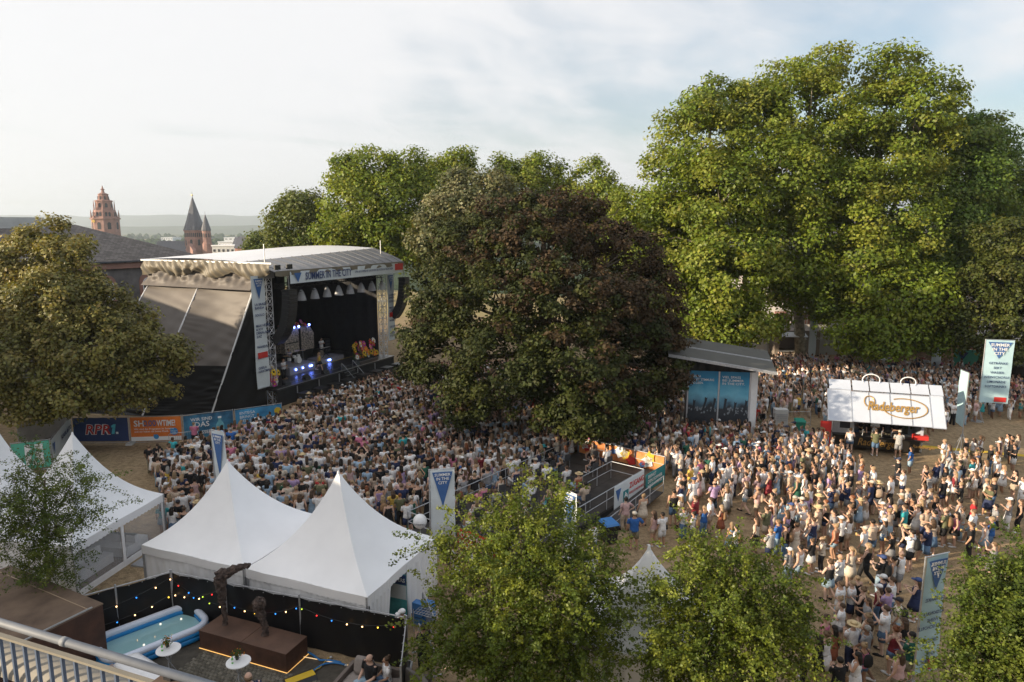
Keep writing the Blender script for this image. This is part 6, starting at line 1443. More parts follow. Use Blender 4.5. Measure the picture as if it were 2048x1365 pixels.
def white_canopy():
    a = G(300, 1330, 0.75); t = thing('white_lounger', 'white curved edge of a lounger below the railing', 'lounger', tuple(G(318, 1392, 0)), R(-33))
    MB().grid(lambda u, v: (-1.6+3.4*u, -0.6+0.85*v*(1-0.55*max(0, u-0.6)**1.2), 0.85+0.10*math.sin(v*math.pi)), 20, 8).build('cover', WHITE, t, True, solid=0.05)
    for x in (-1.4, 1.1): MB().box((x, -0.5, 0), (x+0.08, 0.1, 0.85)).build('leg', GALV, t)
white_canopy()
def sofa_group():
    p = G(700, 1352, 0.4); CU = mat('beige_cushion', (0.27, 0.235, 0.215), 0.85, 0.08, 6, 0.2, 60)
    def soft(mb, a, b, r_=0.06):
        # cushion: box with rounded profile
        x0, y0, z0 = a; x1, y1, z1 = b
        for k, (z, s) in enumerate(((z0, .9), (z0+(z1-z0)*.25, 1), (z0+(z1-z0)*.75, 1), (z1, .88))): pass
        cx, cy = (x0+x1)/2, (y0+y1)/2; n = 24; rg = []
        o = len(mb.v); rows = ((z0, .86), (z0+(z1-z0)*.2, .98), (z0+(z1-z0)*.5, 1.0), (z0+(z1-z0)*.8, .98), (z1, .84))
        for z, s in rows:
            for i in range(n):
                an = 2*math.pi*i/n; c_, s_ = math.cos(an), math.sin(an); q = 1/max(abs(c_)**5+abs(s_)**5, 1e-6)**0.2
                mb.v.append((cx+(x1-x0)/2*s*c_*q, cy+(y1-y0)/2*s*s_*q, z))
        for k in range(4):
            for i in range(n): mb.f.append((o+k*n+i, o+k*n+(i+1) % n, o+(k+1)*n+(i+1) % n, o+(k+1)*n+i)); mb.m.append(0)
        mb.f.append(tuple(range(o, o+n))[::-1]); mb.m.append(0); mb.f.append(tuple(range(o+4*n, o+5*n))); mb.m.append(0); return mb
    t = thing('outdoor_sofa', 'beige cushioned outdoor sofa at the bottom beside the fence', 'sofa', (-5.75, 20.75, 0.03), R(-18))
    MB().box((0, -0.6, 0.05), (2.9, 0.85, 0.26)).build('base', mat('sofa_frame', (0.16, 0.13, 0.115), 0.8, 0.1), t); MB().box((0, 0.86, 0.05), (2.9, 0.98, 0.62)).build('back_frame', MATS['sofa_frame'], t); MB().box((-0.13, -0.6, 0.05), (-0.005, 0.98, 0.55)).build('arm_frame', MATS['sofa_frame'], t)
    soft(MB(), (0.02, -0.6, 0.265), (1.4, 0.84, 0.42)).build('seat_cushion', CU, t, True); soft(MB(), (1.45, -0.6, 0.265), (2.85, 0.84, 0.42)).build('seat_cushion', CU, t, True)
    for i, (x, rz) in enumerate(((0.15, 0.0), (1.9, 0.4), (2.4, 0.7))):
        m = soft(MB(), (-0.36, -0.1, -0.28), (0.36, 0.1, 0.28)); mt = Matrix.Translation((x+0.38, 0.62-0.15*i, 0.70)) @ Matrix.Rotation(-rz, 4, 'Z') @ Matrix.Rotation(R(-18), 4, 'X'); m.v = [tuple(mt @ V(q)) for q in m.v]; m.build('back_cushion', CU, t, True)
    q = G(612, 1350); t = thing('cable_ramp', 'yellow and black cable ramp near the end of the plinth', 'cable ramp', (q.x-0.1, q.y-0.3, 0.05), R(35))
    MB().prism([(-.35, 0), (.35, 0), (.2, .07), (-.2, .07)], (-0.5, 0, 0), (0, 1, 0), (0, 0, 1), (1.0, 0, 0)).build('base', BLACKP, t); MB().box((-0.49, -0.16, 0.072), (0.49, 0.16, 0.085)).build('lid', YELLOWP, t)
    for i, (pts, m, lab) in enumerate((([G(604, 1305), G(640, 1325), G(690, 1332)], mat('hose_blue', (0.02, 0.16, 0.42), 0.4), 'blue water hose curving from the plinth corner'), ([G(690, 1334), G(650, 1332), G(620, 1352)], MATS.get('hose_blue'), 'blue water hose running to the cable ramp'), ([G(218, 1322), G(240, 1318), G(262, 1316)], MATS.get('hose_blue'), 'blue hose on the grass behind the pool'), ([G(660, 1318), G(640, 1340), G(618, 1355)], YELLOWP, 'thin yellow cable beside the blue hoses'))):
        m = m or MATS['hose_blue']; a = pts[0]; t = thing('hose', lab, 'hose', (a.x, a.y, 0.05)); pp = []
        for k in range(len(pts)-1):
            for j in range(6): pp.append(pts[k].lerp(pts[k+1], j/6)-a+V((0, 0.08*math.sin(j/6*3.14), 0.03)))
        MB().tube(pp, 0.035 if i < 3 else 0.014, 6).build('tube', m, t, True); MB().tube([pp[0]-V((0, 0, .02)), pp[0]+V((0.08, 0, 0))], 0.045, 6).build('coupling', ALU, t)
    for pts, lab in (([c1+V((0.1, -.35, .05)), l1+V((.3, -.2, .05))], 'rope light along the foot of the left fence'), ([P2+V((-.4, -.5, .05)), P2.lerp(r3, .5)+V((0, -.5, .05)), r3+V((-.2, -.4, .05))], 'rope light along the foot of the right fence'), ([G(880, 1362)+V((0, 0, .4)), G(985, 1322)+V((0, 0, .4))], 'rope light hanging below the large hawthorn')):
        a = pts[0]; t = thing('rope_light', lab, 'rope light', a); MB().tube([p-a for p in pts], 0.016, 5).build('tube', mat('rope_light_dim', (0.8, 0.55, 0.3), 0.4, 0, emit=0.5), t); MB().ball((0, 0, 0), 0.03, 6, 4).build('end_cap', BLACKP, t)
sofa_group()
# ---------------------------------------------------------------- balcony railing close to the camera
def balcony():
    zr = 12.75
    A = G(-60, 1227, zr); B = G(440, 1377, zr); d = B-A; L = d.length; ang = math.atan2(d.y, d.x)
    t = thing('balcony_railing', 'grey tubular balcony railing in the lower left corner', 'railing', (A.x, A.y, zr), ang)
    RP = mat('railing_paint', (0.17, 0.18, 0.20), 0.6, 0.15, 6); DP = mat('railing_bars', (0.10, 0.13, 0.19), 0.45, 0.1)
    MB().tube([(-3, 0, 0), (L+1.5, 0, 0)], 0.028, 12).build('handrail', RP, t, True)
    for x in (0.95, 2.35): MB().tube([(x, 0, 0), (x+0.05, 0, 0)], 0.032, 12).build('rail_joint', RP, t, True)
    MB().bar((-3, 0, -0.105), (L+1.5, 0, -0.105), 0.035, 0.018).build('upper_bar', mat('pale_bar', (0.24, 0.215, 0.17), 0.5, 0.1), t)
    MB().bar((-3, 0, -0.86), (L+1.5, 0, -0.86), 0.035, 0.018).build('lower_bar', RP, t)
    n = int((L+4.4)/0.125)
    for i in range(n): MB().bar((-2.95+i*0.125, 0, -0.855), (-2.95+i*0.125, 0, -0.11), 0.016, 0.022, (0, 1, 0)).build('baluster', DP, t)
    MB().bar((1.88, 0.02, -0.95), (1.88, 0.02, -0.03), 0.06).build('post', BLACKP, t); MB().box((1.80, -0.06, -0.115), (1.96, 0.07, -0.05)).build('bracket', mat('rusty_bracket', (0.12, 0.08, 0.06), 0.7, 0.3), t)
    LG = mat('roof_edge_cream', (0.22, 0.20, 0.17), 0.7, 0.15, 1.2); s = thing('balcony_slab', 'cream rounded ledge below the balcony railing', 'balcony', (A.x, A.y, zr), ang)
    MB().grid(lambda u, v: (-3+(L+4.5)*u, 0.28+0.14*math.cos(v*math.pi*1.1-0.3), -0.60+0.14*math.sin(v*math.pi*1.1-0.3)), 8, 12).build('rounded_ledge', LG, s, True)
    MB().box((-3, -2.6, -1.12), (L+1.5, 0.42, -0.97)).build('slab', mat('dirty_concrete', (0.09, 0.082, 0.072), 0.9, 0.5, 2.2, 0.5, 12, col2=(0.06, 0.055, 0.05)), s)
    MB().box((-3, -2.6, -12.7), (L+1.5, 0.3, -1.123)).build('wall', MATS['ochre_render'], s)
balcony()

# ============================================================ PEOPLE
SKINM = mat_attr('skin', 0.6, obj=True, var=0.08); HAIRM = mat_attr('hair', 0.55, obj=True, var=0.35, scale=30); CLOTH = mat_attr('cloth', 0.85, obj=True, var=0.18, scale=9)
STRIPE = mat_attr('striped_cloth', 0.85, obj=True, stripes=True); EYE = mat('eye_dark', (0.03, 0.02, 0.02), 0.3, 0); LIP = mat('lip', (0.35, 0.12, 0.10), 0.5, 0)
POSES = ('rest', 'phone', 'drink', 'crossed', 'hip', 'film', 'clap', 'walk', 'sit', 'lean')
def joints(pose, g):
    sh = 0.19 if g == 'm' else 0.165; J = {}
    dz = -0.45 if pose == 'sit' else 0.0; J['dz'] = dz
    for s, k in ((1, 'R'), (-1, 'L')):
        J['sh'+k] = V((s*sh, 0, 1.42+dz)); J['el'+k] = V((s*(sh+0.06), -0.03, 1.15+dz)); J['wr'+k] = V((s*(sh+0.07), 0.07, 0.91+dz))
        J['hip'+k] = V((s*0.088, 0, 0.90+dz)); J['kn'+k] = V((s*0.10, 0.025, 0.49)); J['an'+k] = V((s*0.115, -0.01, 0.085)); J['toe'+k] = V((s*0.14, 0.15, 0.035))
    def arm(k, el, wr):
        s = 1 if k == 'R' else -1; J['el'+k] = V((s*el[0], el[1], el[2]+dz)); J['wr'+k] = V((s*wr[0], wr[1], wr[2]+dz))
    if pose == 'phone': arm('R', (.22, .05, 1.17), (.06, .26, 1.27)); arm('L', (.22, .05, 1.17), (.07, .25, 1.24))
    if pose == 'drink': arm('R', (.23, .02, 1.16), (.13, .24, 1.20))
    if pose == 'crossed': arm('R', (.24, .07, 1.17), (-.10, .19, 1.16)); arm('L', (.24, .07, 1.17), (-.10, .17, 1.12))
    if pose == 'hip': arm('R', (.37, -.05, 1.19), (.19, .05, 1.03)); J['knL'] += V((0, .06, 0))
    if pose == 'film': arm('R', (.20, .18, 1.44), (.07, .30, 1.68)); arm('L', (.20, .16, 1.40), (.03, .30, 1.64))
    if pose == 'clap': arm('R', (.27, .14, 1.50), (.07, .22, 1.83)); arm('L', (.27, .14, 1.50), (.09, .20, 1.80))
    if pose == 'lean': arm('L', (.22, .05, 1.17), (.02, .24, 1.30)); arm('R', (.25, .02, 1.15), (-.12, .2, 1.14)); J['knR'] += V((.02, .07, 0)); J['anR'] += V((.06, .06, 0)); J['toeR'] += V((.08, .05, 0))
    if pose == 'walk':
        J['knR'] += V((0, .14, .02)); J['anR'] += V((0, .26, 0)); J['toeR'] += V((0, .26, .02)); J['knL'] += V((0, -.05, 0)); J['anL'] += V((0, -.30, .05)); J['toeL'] += V((0, -.30, 0))
        arm('R', (.23, -.10, 1.16), (.22, -.06, .93)); arm('L', (.23, .07, 1.17), (.20, .22, 1.02))
    if pose == 'sit':
        for s, k in ((1, 'R'), (-1, 'L')):
            J['kn'+k] = V((s*.11, .42, .50)); J['an'+k] = V((s*.11, .40, .085)); J['toe'+k] = V((s*.13, .56, .035)); arm(k, (.23, .05, 1.13), (.09, .30, 1.00))
    return J
TOR = {'m': [(.84, .145, .105), (.93, .160, .112), (1.03, .148, .105), (1.14, .145, .102), (1.28, .172, .112), (1.38, .178, .105), (1.44, .125, .085), (1.475, .066, .064), (1.56, .054, .058)],
       'f': [(.84, .150, .112), (.92, .170, .120), (1.02, .140, .102), (1.12, .122, .092), (1.26, .150, .115), (1.36, .152, .100), (1.43, .110, .075), (1.47, .055, .055), (1.56, .046, .050)]}
def torso(mb, g, dz, z0, z1, inf, n, yo=0.0):
    rg = []
    T = TOR[g]
    for i in range(len(T)-1):
        a, b = T[i], T[i+1]
        if b[0] < z0 or a[0] > z1: continue
        for z in ([max(a[0], z0)] if not rg else []) + [min(b[0], z1)]:
            u = (z-a[0])/(b[0]-a[0]); rg.append((0, yo, z+dz, a[1]+(b[1]-a[1])*u+inf, a[2]+(b[2]-a[2])*u+inf))
    mb.rings(rg, n)
def limb(mb, pts, rad, n):
    if len(pts) == 3 and n > 5:
        a, b, c = pts; pts = [a, a.lerp(b, .5), b.lerp(a, .08), b.lerp(c, .08), b.lerp(c, .4), c]; r = rad; rad = [r[0], (r[0]+r[1])/2*1.04, r[1], r[1], (r[1]*1.04+r[2]*.2)/1.2, r[2]]
    mb.tube(pts, rad, n)
def head(mb, dz, n, k):
    mb.ball((0, .012, 1.635+dz), (.076, .096, .118), n, k)
def body_parts(mb, pose, g, n=10, full=True):
    J = joints(pose, g); dz = J['dz']; f = 0.88 if g == 'f' else 1.0
    torso(mb, g, dz, .84, 1.56, 0, max(n, 6)); head(mb, dz, max(n, 6), 7 if full else 4)
    for k in 'RL':
        limb(mb, [J['sh'+k], J['el'+k], J['wr'+k]], [.052*f, .040*f, .027*f], n)
        limb(mb, [J['hip'+k], J['kn'+k], J['an'+k]], [.088, .056, .036], n)
        if full:
            mb.ball(J['sh'+k], .058*f, 8, 6); mb.tube([J['an'+k]+V((0, -.04, -.03)), J['an'+k]+V((0, .04, -.02)), J['toe'+k]], [.042, .04, .03], 8)
            d = (J['wr'+k]-J['el'+k]).normalized(); mb.tube([J['wr'+k], J['wr'+k]+d*.045, J['wr'+k]+d*.085], [.028, .036, .032], 8)
    if full:
        mb.tube([(0, .10, 1.66+dz), (0, .125, 1.615+dz)], [.010, .017], 6)
        for s in (-1, 1): mb.ball((s*.078, .0, 1.63+dz), (.014, .024, .034), 6, 5)
    return J
CACHE = {}
def apply_mods(me, mods):
    o = bpy.data.objects.new('tmp', me); COL.objects.link(o)
    for ty, kw in mods:
        m = o.modifiers.new('m', ty)
        for a, b in kw.items(): setattr(m, a, b)
    dg = bpy.context.evaluated_depsgraph_get(); r = bpy.data.meshes.new_from_object(o.evaluated_get(dg)); bpy.data.objects.remove(o); return r
def body(pose, g):
    key = ('body', pose, g)
    if key in CACHE: return CACHE[key]
    mb = MB(); J = body_parts(mb, pose, g)
    me = apply_mods(mb.mesh('body', SKINM), [('REMESH', dict(mode='VOXEL', voxel_size=0.020)), ('SMOOTH', dict(factor=.5, iterations=2)), ('DECIMATE', dict(ratio=0.16))])
    # fingers, eyes and mouth are added onto the closed body
    out = MB(); out.v = [tuple(v.co) for v in me.vertices]; out.f = [tuple(p.vertices) for p in me.polygons]; out.m = [0]*len(out.f)
    for k in 'RL':
        s = 1 if k == 'R' else -1; w = J['wr'+k]; d = (w-J['el'+k]).normalized(); side = d.cross(V((0, 1, 0.2)));
        side = side.normalized() if side.length > .1 else V((1, 0, 0)); cu = d.cross(side)
        if cu.y < 0: cu = -cu
        for i, ln in enumerate((.062, .072, .068, .052)):
            b0 = w+d*.072+side*((i-1.5)*.017); out.tube([b0, b0+d*ln*.5+cu*.006, b0+d*ln*.85+cu*.026], [.0085, .008, .006], 5)
        b0 = w+d*.03+side*(-s*.028); out.tube([b0, b0+d*.03-side*(s*.022)+cu*.012, b0+d*.052-side*(s*.024)+cu*.022], [.0105, .009, .007], 5)
    dz = J['dz']; out.mi = 1
    for s in (-1, 1): out.ball((s*.031, .096, 1.643+dz), (.012, .008, .007), 6, 4)
    out.mi = 2; out.ball((0, .100, 1.578+dz), (.024, .008, .006), 6, 4)
    r = out.mesh('body', [SKINM, EYE, LIP], True); CACHE[key] = r; return r
def garment_parts(mb, kind, pose, g, n=12):
    J = joints(pose, g); dz = J['dz']; f = .9 if g == 'f' else 1.0; sit = pose == 'sit'
    if kind in ('tee', 'tank', 'dress', 'maxi'):
        torso(mb, g, dz, .86 if kind in ('tee', 'tank') else .95, 1.455 if kind == 'tee' else 1.37, .020 if g == 'm' else .014, n)
        if kind == 'tee':
            for k in 'RL':
                a, b = J['sh'+k], J['el'+k]; mb.tube([a.lerp(V((0, 0, a.z+.0)), .25), a, a.lerp(b, .68)], [.066*f, .070*f, .068*f], max(6, n-4))
        else:
            for s in (-1, 1): mb.tube([(s*.085, .085, 1.35+dz), (s*.085, .02, 1.45+dz), (s*.085, -.075, 1.37+dz)], .016, 4)
    if kind in ('skirt', 'dress', 'maxi', 'mini'):
        zb = {'skirt': .50, 'dress': .52, 'maxi': .14, 'mini': .64}[kind]
        if sit:
            mb.rings([(0, 0, 1.03+dz, .15, .115), (0, .02, .93+dz, .185, .135), (0, .05, .86+dz, .19, .16)], n)
            for k in 'RL': mb.tube([J['hip'+k], J['kn'+k]+V((0, .02, 0))], [.11, .10], 8)
        else:
            y2 = (J['knR'].y+J['knL'].y)/2; q = (1.0-zb)
            mb.rings([(0, 0, 1.03, .143, .108), (0, 0, .93, .185, .135), (0, y2*.4, .93-(.93-zb)*.5, .195+.03*q, .15+.04*q), (0, y2*.6, zb, .20+.09*q, .165+.09*q)], n)
    if kind in ('shorts', 'hot', 'trousers'):
        mb.rings([(0, 0, 1.02+dz, .152, .112), (0, 0, .93+dz, .176, .128), (0, .0, .85+dz, .165, .125), (0, .01, .80+dz, .10, .10)], n)
        for k in 'RL':
            a, b, c = J['hip'+k], J['kn'+k], J['an'+k]
            if kind == 'trousers': mb.tube([a, a.lerp(b, .5), b, b.lerp(c, .5), c+V((0, 0, .0))], [.105, .098, .080, .074, .070], max(6, n-4))
            else: mb.tube([a, a.lerp(b, .5), a.lerp(b, .88 if kind == 'shorts' else .5)], [.105, .100, .098], max(6, n-4))
def garment(kind, pose, g):
    key = (kind, pose, g)
    if key not in CACHE:
        mb = MB(); garment_parts(mb, kind, pose, g); r = random.Random(len(CACHE))
        mb.v = [tuple(V(p)+V((r.uniform(-1, 1), r.uniform(-1, 1), 0))*.004) for p in mb.v]
        CACHE[key] = mb.mesh(kind, CLOTH, True)
    return CACHE[key]
def hair_parts(mb, style, dz, n=12, k=8):
    if style != 'bald': mb.ball((0, -.012, 1.662+dz), (.086, .100, .103), n, k)
    if style == 'long': mb.rings([(0, -.075, 1.29+dz, .085, .030), (0, -.082, 1.42+dz, .100, .045), (0, -.062, 1.56+dz, .094, .062), (0, -.04, 1.66+dz, .088, .072)], n)
    if style == 'tail': mb.tube([(0, -.09, 1.70+dz), (0, -.15, 1.66+dz), (0, -.15, 1.50+dz), (0, -.12, 1.36+dz)], [.03, .035, .035, .012], max(5, n-4))
    if style == 'bun': mb.ball((0, -.07, 1.765+dz), .048, max(6, n-4), 5)
    if style == 'bald': mb.rings([(0, -.02, 1.58+dz, .081, .09), (0, -.02, 1.66+dz, .083, .095)], n)
def hair(style, sit):
    key = ('hair', style, sit)
    if key not in CACHE: mb = MB(); hair_parts(mb, style, -.45 if sit else 0); CACHE[key] = mb.mesh('hair', HAIRM, True)
    return CACHE[key]
def extra(kind, pose, g):
    key = ('x', kind, pose, g)
    if key in CACHE: return CACHE[key]
    J = joints(pose, g); dz = J['dz']; mb = MB()
    if kind == 'cap':
        mb.rings([(0, -.012, 1.665+dz, .094, .108), (0, -.012, 1.72+dz, .090, .103), (0, -.014, 1.765+dz, .06, .07), (0, -.014, 1.778+dz, .01, .012)], 14); mb.rings([(0, .10, 1.672+dz, .075, .085), (0, .10, 1.682+dz, .072, .082)], 14)
    if kind == 'straw_hat':
        mb.rings([(0, -.01, 1.675+dz, .19, .20), (0, -.01, 1.69+dz, .19, .20)], 20); mb.rings([(0, -.01, 1.69+dz, .098, .112), (0, -.01, 1.76+dz, .088, .10), (0, -.01, 1.785+dz, .05, .06)], 16)
    if kind == 'backpack': mb.rings([(0, -.19, 1.0+dz, .13, .07), (0, -.20, 1.1+dz, .15, .085), (0, -.19, 1.32+dz, .14, .07), (0, -.17, 1.40+dz, .08, .04)], 12); [mb.tube([(s*.1, -.13, 1.38+dz), (s*.11, 0, 1.475+dz), (s*.12, .125, 1.36+dz), (s*.13, .08, 1.12+dz), (s*.11, -.13, 1.06+dz)], .014, 4) for s in (-1, 1)]
    if kind == 'bag': mb.box((.17, -.06, .86+dz), (.26, .12, 1.06+dz)); mb.tube([(.22, .02, 1.05+dz), (.13, .125, 1.28+dz), (-.12, .02, 1.485+dz), (-.09, -.11, 1.38+dz), (.2, -.05, 1.05+dz)], .011, 4)
    if kind == 'cup': w = J['wrR']+(J['wrR']-J['elR']).normalized()*.075; mb.rings([(w.x, w.y+.02, w.z-.05, .028, .028), (w.x, w.y+.02, w.z+.08, .038, .038)], 10)
    if kind == 'phone': w = J['wrR']+(J['wrR']-J['elR']).normalized()*.09; mb.box((w.x-.04, w.y, w.z-.05), (w.x+.04, w.y+.012, w.z+.10))
    m = {'cap': CLOTH, 'straw_hat': CLOTH, 'backpack': CLOTH, 'bag': CLOTH, 'cup': mat('beer_cup', (0.62, 0.42, 0.16), 0.2, 0.05), 'phone': BLACKP}[kind]
    CACHE[key] = mb.mesh(kind, m, True); return CACHE[key]
def shoe(k, pose, g):
    key = ('shoe', k, pose, g)
    if key not in CACHE:
        J = joints(pose, g); a, t = J['an'+k], J['toe'+k]; d = V((t.x-a.x, t.y-a.y, 0)).normalized(); mb = MB(); z = a.z-.085
        mb.tube([V((a.x, a.y, z+.045))-d*.055, V((a.x, a.y, z+.055)), V((t.x, t.y, z+.04)), V((t.x, t.y, z+.03))+d*.05], [.035, .046, .042, .022], 8)
        mb.v = [(x, y, max(z_, z+.004)) for x, y, z_ in mb.v]; CACHE[key] = mb.mesh('shoe', CLOTH, True)
    return CACHE[key]
TOPC = {'white': (.78, .77, .77), 'black': (.018, .018, .02), 'navy': (.025, .035, .09), 'light blue': (.33, .46, .60), 'grey': (.28, .28, .29), 'beige': (.52, .41, .32), 'pale pink': (.60, .40, .39), 'pink': (.60, .20, .31), 'red': (.50, .035, .04), 'olive': (.14, .145, .08), 'dark green': (.03, .12, .08), 'turquoise': (.05, .40, .44), 'yellow': (.62, .42, .09), 'lilac': (.42, .30, .50), 'rust': (.33, .11, .06), 'blue': (.035, .13, .40), 'dark red': (.20, .025, .035), 'cream': (.64, .56, .46), 'striped': (.75, .75, .73)}
TOPW = {'white': 36, 'black': 21, 'navy': 6, 'light blue': 6, 'grey': 7, 'beige': 6, 'pale pink': 5, 'pink': 2, 'red': 1, 'olive': 4, 'dark green': 1, 'turquoise': 1, 'yellow': 1, 'lilac': 2, 'rust': 1, 'blue': 1, 'dark red': 1, 'cream': 7}
BOTC = {'denim': (.10, .17, .28), 'light denim': (.30, .41, .50), 'black': (.02, .02, .022), 'white': (.66, .65, .64), 'beige': (.47, .38, .29), 'khaki': (.24, .21, .14), 'navy': (.03, .04, .09), 'grey': (.22, .22, .23)}
HAIRC = {'blond': (.29, .20, .115), 'brown': (.075, .045, .027), 'dark': (.02, .015, .012), 'light brown': (.15, .095, .055), 'grey': (.30, .28, .26), 'red': (.17, .06, .025)}
SKINS = [(.50, .31, .22), (.56, .36, .27), (.46, .27, .18), (.38, .22, .14), (.60, .41, .32), (.20, .11, .07)]
def wpick(d, r): return r.choices(list(d), weights=list(d.values()))[0]
HN = {'long': 'long %s hair', 'tail': '%s ponytail', 'bun': '%s bun', 'short': 'short %s hair', 'bald': 'cropped %s hair'}
KN = {'tee': 't-shirt', 'tank': 'tank top', 'dress': 'dress', 'maxi': 'long dress', 'shorts': 'shorts', 'hot': 'shorts', 'trousers': 'trousers', 'skirt': 'skirt', 'mini': 'miniskirt'}
PN = {'rest': 'arms down', 'phone': 'hands together', 'drink': 'holding cup', 'crossed': 'arms crossed', 'hip': 'hand on hip', 'film': 'filming', 'clap': 'arms raised', 'walk': 'walking', 'sit': 'seated', 'lean': 'one arm bent'}
USED = set()
def make_person(p, yaw, zone, group, r, spec=None, z=0.0, scale=None):
    for attempt in range(60):
        s = dict(spec or {})
        g = s.get('g') or r.choice('ffm'); pose = s.get('pose') or r.choices(('rest', 'phone', 'drink', 'crossed', 'hip', 'film', 'clap', 'walk', 'lean'), (18, 22, 22, 10, 8, 2, 1, 4, 13))[0]
        st = s.get('style') or (r.choices(('long', 'tail', 'bun', 'short'), (50, 20, 14, 16))[0] if g == 'f' else r.choices(('short', 'bald'), (85, 15))[0])
        hc = s.get('hair') or r.choices(list(HAIRC), (22, 34, 22, 16, 4, 3))[0]
        tk = s.get('tk') or (r.choices(('tank', 'tee', 'dress', 'maxi'), (38, 30, 22, 10))[0] if g == 'f' else r.choices(('tee', 'tank'), (92, 8))[0])
        tcn = s.get('tc') or wpick(TOPW, r)
        bk = None if tk in ('dress', 'maxi') else (s.get('bk') or (r.choices(('hot', 'shorts', 'trousers', 'skirt', 'mini'), (34, 12, 26, 18, 10))[0] if g == 'f' else r.choices(('shorts', 'trousers'), (72, 28))[0]))
        bc = s.get('bc') or r.choices(list(BOTC), (24, 20, 22, 8, 10, 7, 5, 4))[0]
        hat = s.get('hat', r.choices((None, 'cap', 'straw_hat'), (88, 10, 2))[0]); bag = s.get('bag', r.choices((None, 'bag', 'backpack'), (70, 22, 8))[0])
        words = ['person', HN[st] % hc + ',', tcn + ' ' + KN[tk] + ',']
        if bk: words.append(bc + ' ' + KN[bk] + ',')
        if hat: words[1] = {'cap': 'baseball cap,', 'straw_hat': 'straw hat,'}[hat]
        if len(' '.join(words).split()) + len(zone.split()) + len(PN[pose].split()) <= 16: words.append(PN[pose] + ',')
        lab = ' '.join(words) + ' ' + zone
        lab = lab.replace('person ', 'person with ', 1) if len(lab.split()) < 16 else lab
        if lab not in USED: break
        if spec and attempt > 8: spec = {k: v for k, v in spec.items() if k in ('g', 'tc', 'tk', 'pose')}
    USED.add(lab)
    o = bpy.data.objects.new('person', body(pose, g)); COL.objects.link(o); o.location = (p[0], p[1], z); o.rotation_euler = (0, 0, yaw)
    sc = scale or ((1.09 if g == 'm' else 1.02)*r.uniform(.95, 1.05)); wd = r.uniform(1.08, 1.30); o.scale = (sc*wd, sc*wd, sc); sk = r.choices(SKINS, (30, 26, 18, 10, 12, 4))[0]; k = r.uniform(.9, 1.08); o.color = (sk[0]*k, sk[1]*k, sk[2]*k, 1)
    tag(o, lab, 'person', group)
    def ch(name, me, c):
        q = bpy.data.objects.new(name, me); COL.objects.link(q); q.parent = o; k = r.uniform(.88, 1.1); q.color = (min(1, c[0]*k), min(1, c[1]*k), min(1, c[2]*k), 1); return q
    ch('hair', hair(st, pose == 'sit'), HAIRC[hc])
    q = ch(KN[tk].replace('-', '_').replace(' ', '_'), garment(tk, pose, g), TOPC[tcn])
    if tcn == 'striped': q.material_slots[0].link = 'OBJECT'; q.material_slots[0].material = STRIPE
    if bk: ch(KN[bk], garment(bk, pose, g), BOTC[bc])
    sc_ = r.choice(((.7, .7, .7), (.7, .7, .7), (.02, .02, .02), (.3, .2, .13), (.45, .3, .22)))
    for q in 'RL': ch('shoe', shoe(q, pose, g), sc_)
    if hat: ch('cap' if hat == 'cap' else 'hat', extra(hat, pose, g), r.choice(((.68, .68, .68), (.68, .68, .68), (.03, .03, .04), (.5, .45, .38), (.05, .08, .2))) if hat == 'cap' else (.55, .42, .24))
    if bag: ch(bag, extra(bag, pose, g), r.choice(((.02, .02, .02), (.25, .15, .08), (.4, .3, .22))))
    if pose == 'drink': ch('cup', extra('cup', pose, g), (1, 1, 1))
    if pose == 'film': ch('phone', extra('phone', pose, g), (1, 1, 1))
    return o
STC = s2w(8.5, 2)
def face(p, tx, ty): return math.atan2(-(tx-p[0]), (ty-p[1]))

# ---- where people stand
def inpoly(x, y, P):
    c = False; j = len(P)-1
    for i in range(len(P)):
        if (P[i][1] > y) != (P[j][1] > y) and x < (P[j][0]-P[i][0])*(y-P[i][1])/(P[j][1]-P[i][1])+P[i][0]: c = not c
        j = i
    return c
def gp(pts): return [tuple(G(a, b)[:2]) for a, b in pts]
def obb(o, ang, x0, x1, y0, y1):
    c, s = math.cos(ang), math.sin(ang); return [(o[0]+x*c-y*s, o[1]+x*s+y*c) for x, y in ((x0, y0), (x1, y0), (x1, y1), (x0, y1))]
plo, pax, pay, PLX, PLY = PL
EXC = [obb(plo, math.atan2(pax.y, pax.x), -0.4, PLX+.5, -.3, PLY+1.7), obb(G(1372, 878), math.atan2(*(reversed((G(1492, 884)-G(1372, 878))[:2]))), -.5, 5.2, -.6, 3), obb(BT[0], math.atan2(BT[1].y, BT[1].x), -.9, 7.2, -.45, 3),
       obb(SO, SA, -2, SW+3, -5.2, SD), gp([(1525, 872), (1530, 838), (1640, 838), (1650, 880), (1600, 895)])]
for ps in ([A_, B_, B_+nn, A_+nn], [B_, C_, C_+nn, B_+nn], [Q0, Q1, Q1+qn, Q0+qn]): EXC.append([tuple((p+(p-sum(ps, V((0, 0, 0)))/4)*.12)[:2]) for p in ps])
CIRC = [(2.9, 50.5, .9), (4.76, 31.9, .8), (G(1912, 902).x, G(1912, 902).y, .9), (38.6, 53.2, .9), (27.3, 75, 1), (35.5, 79, 1), (14.35, 20.6, .6), (4.56, 21.3, 3.6)]
def blocked(x, y):
    for cx, cy, rr in CIRC:
        if (x-cx)**2+(y-cy)**2 < rr*rr: return True
    return any(inpoly(x, y, P) for P in EXC)
MAIN = gp([(322, 985), (300, 950), (360, 925), (430, 905), (500, 880), (572, 862), (600, 838), (700, 800), (800, 768), (900, 752), (1150, 745), (1372, 772), (1372, 880), (1520, 880), (1640, 905), (1690, 950), (1560, 980), (1330, 975), (1300, 1000), (1150, 1100), (1000, 1125), (872, 1105), (850, 1072), (700, 1068), (560, 1055), (420, 1085), (330, 1080)])
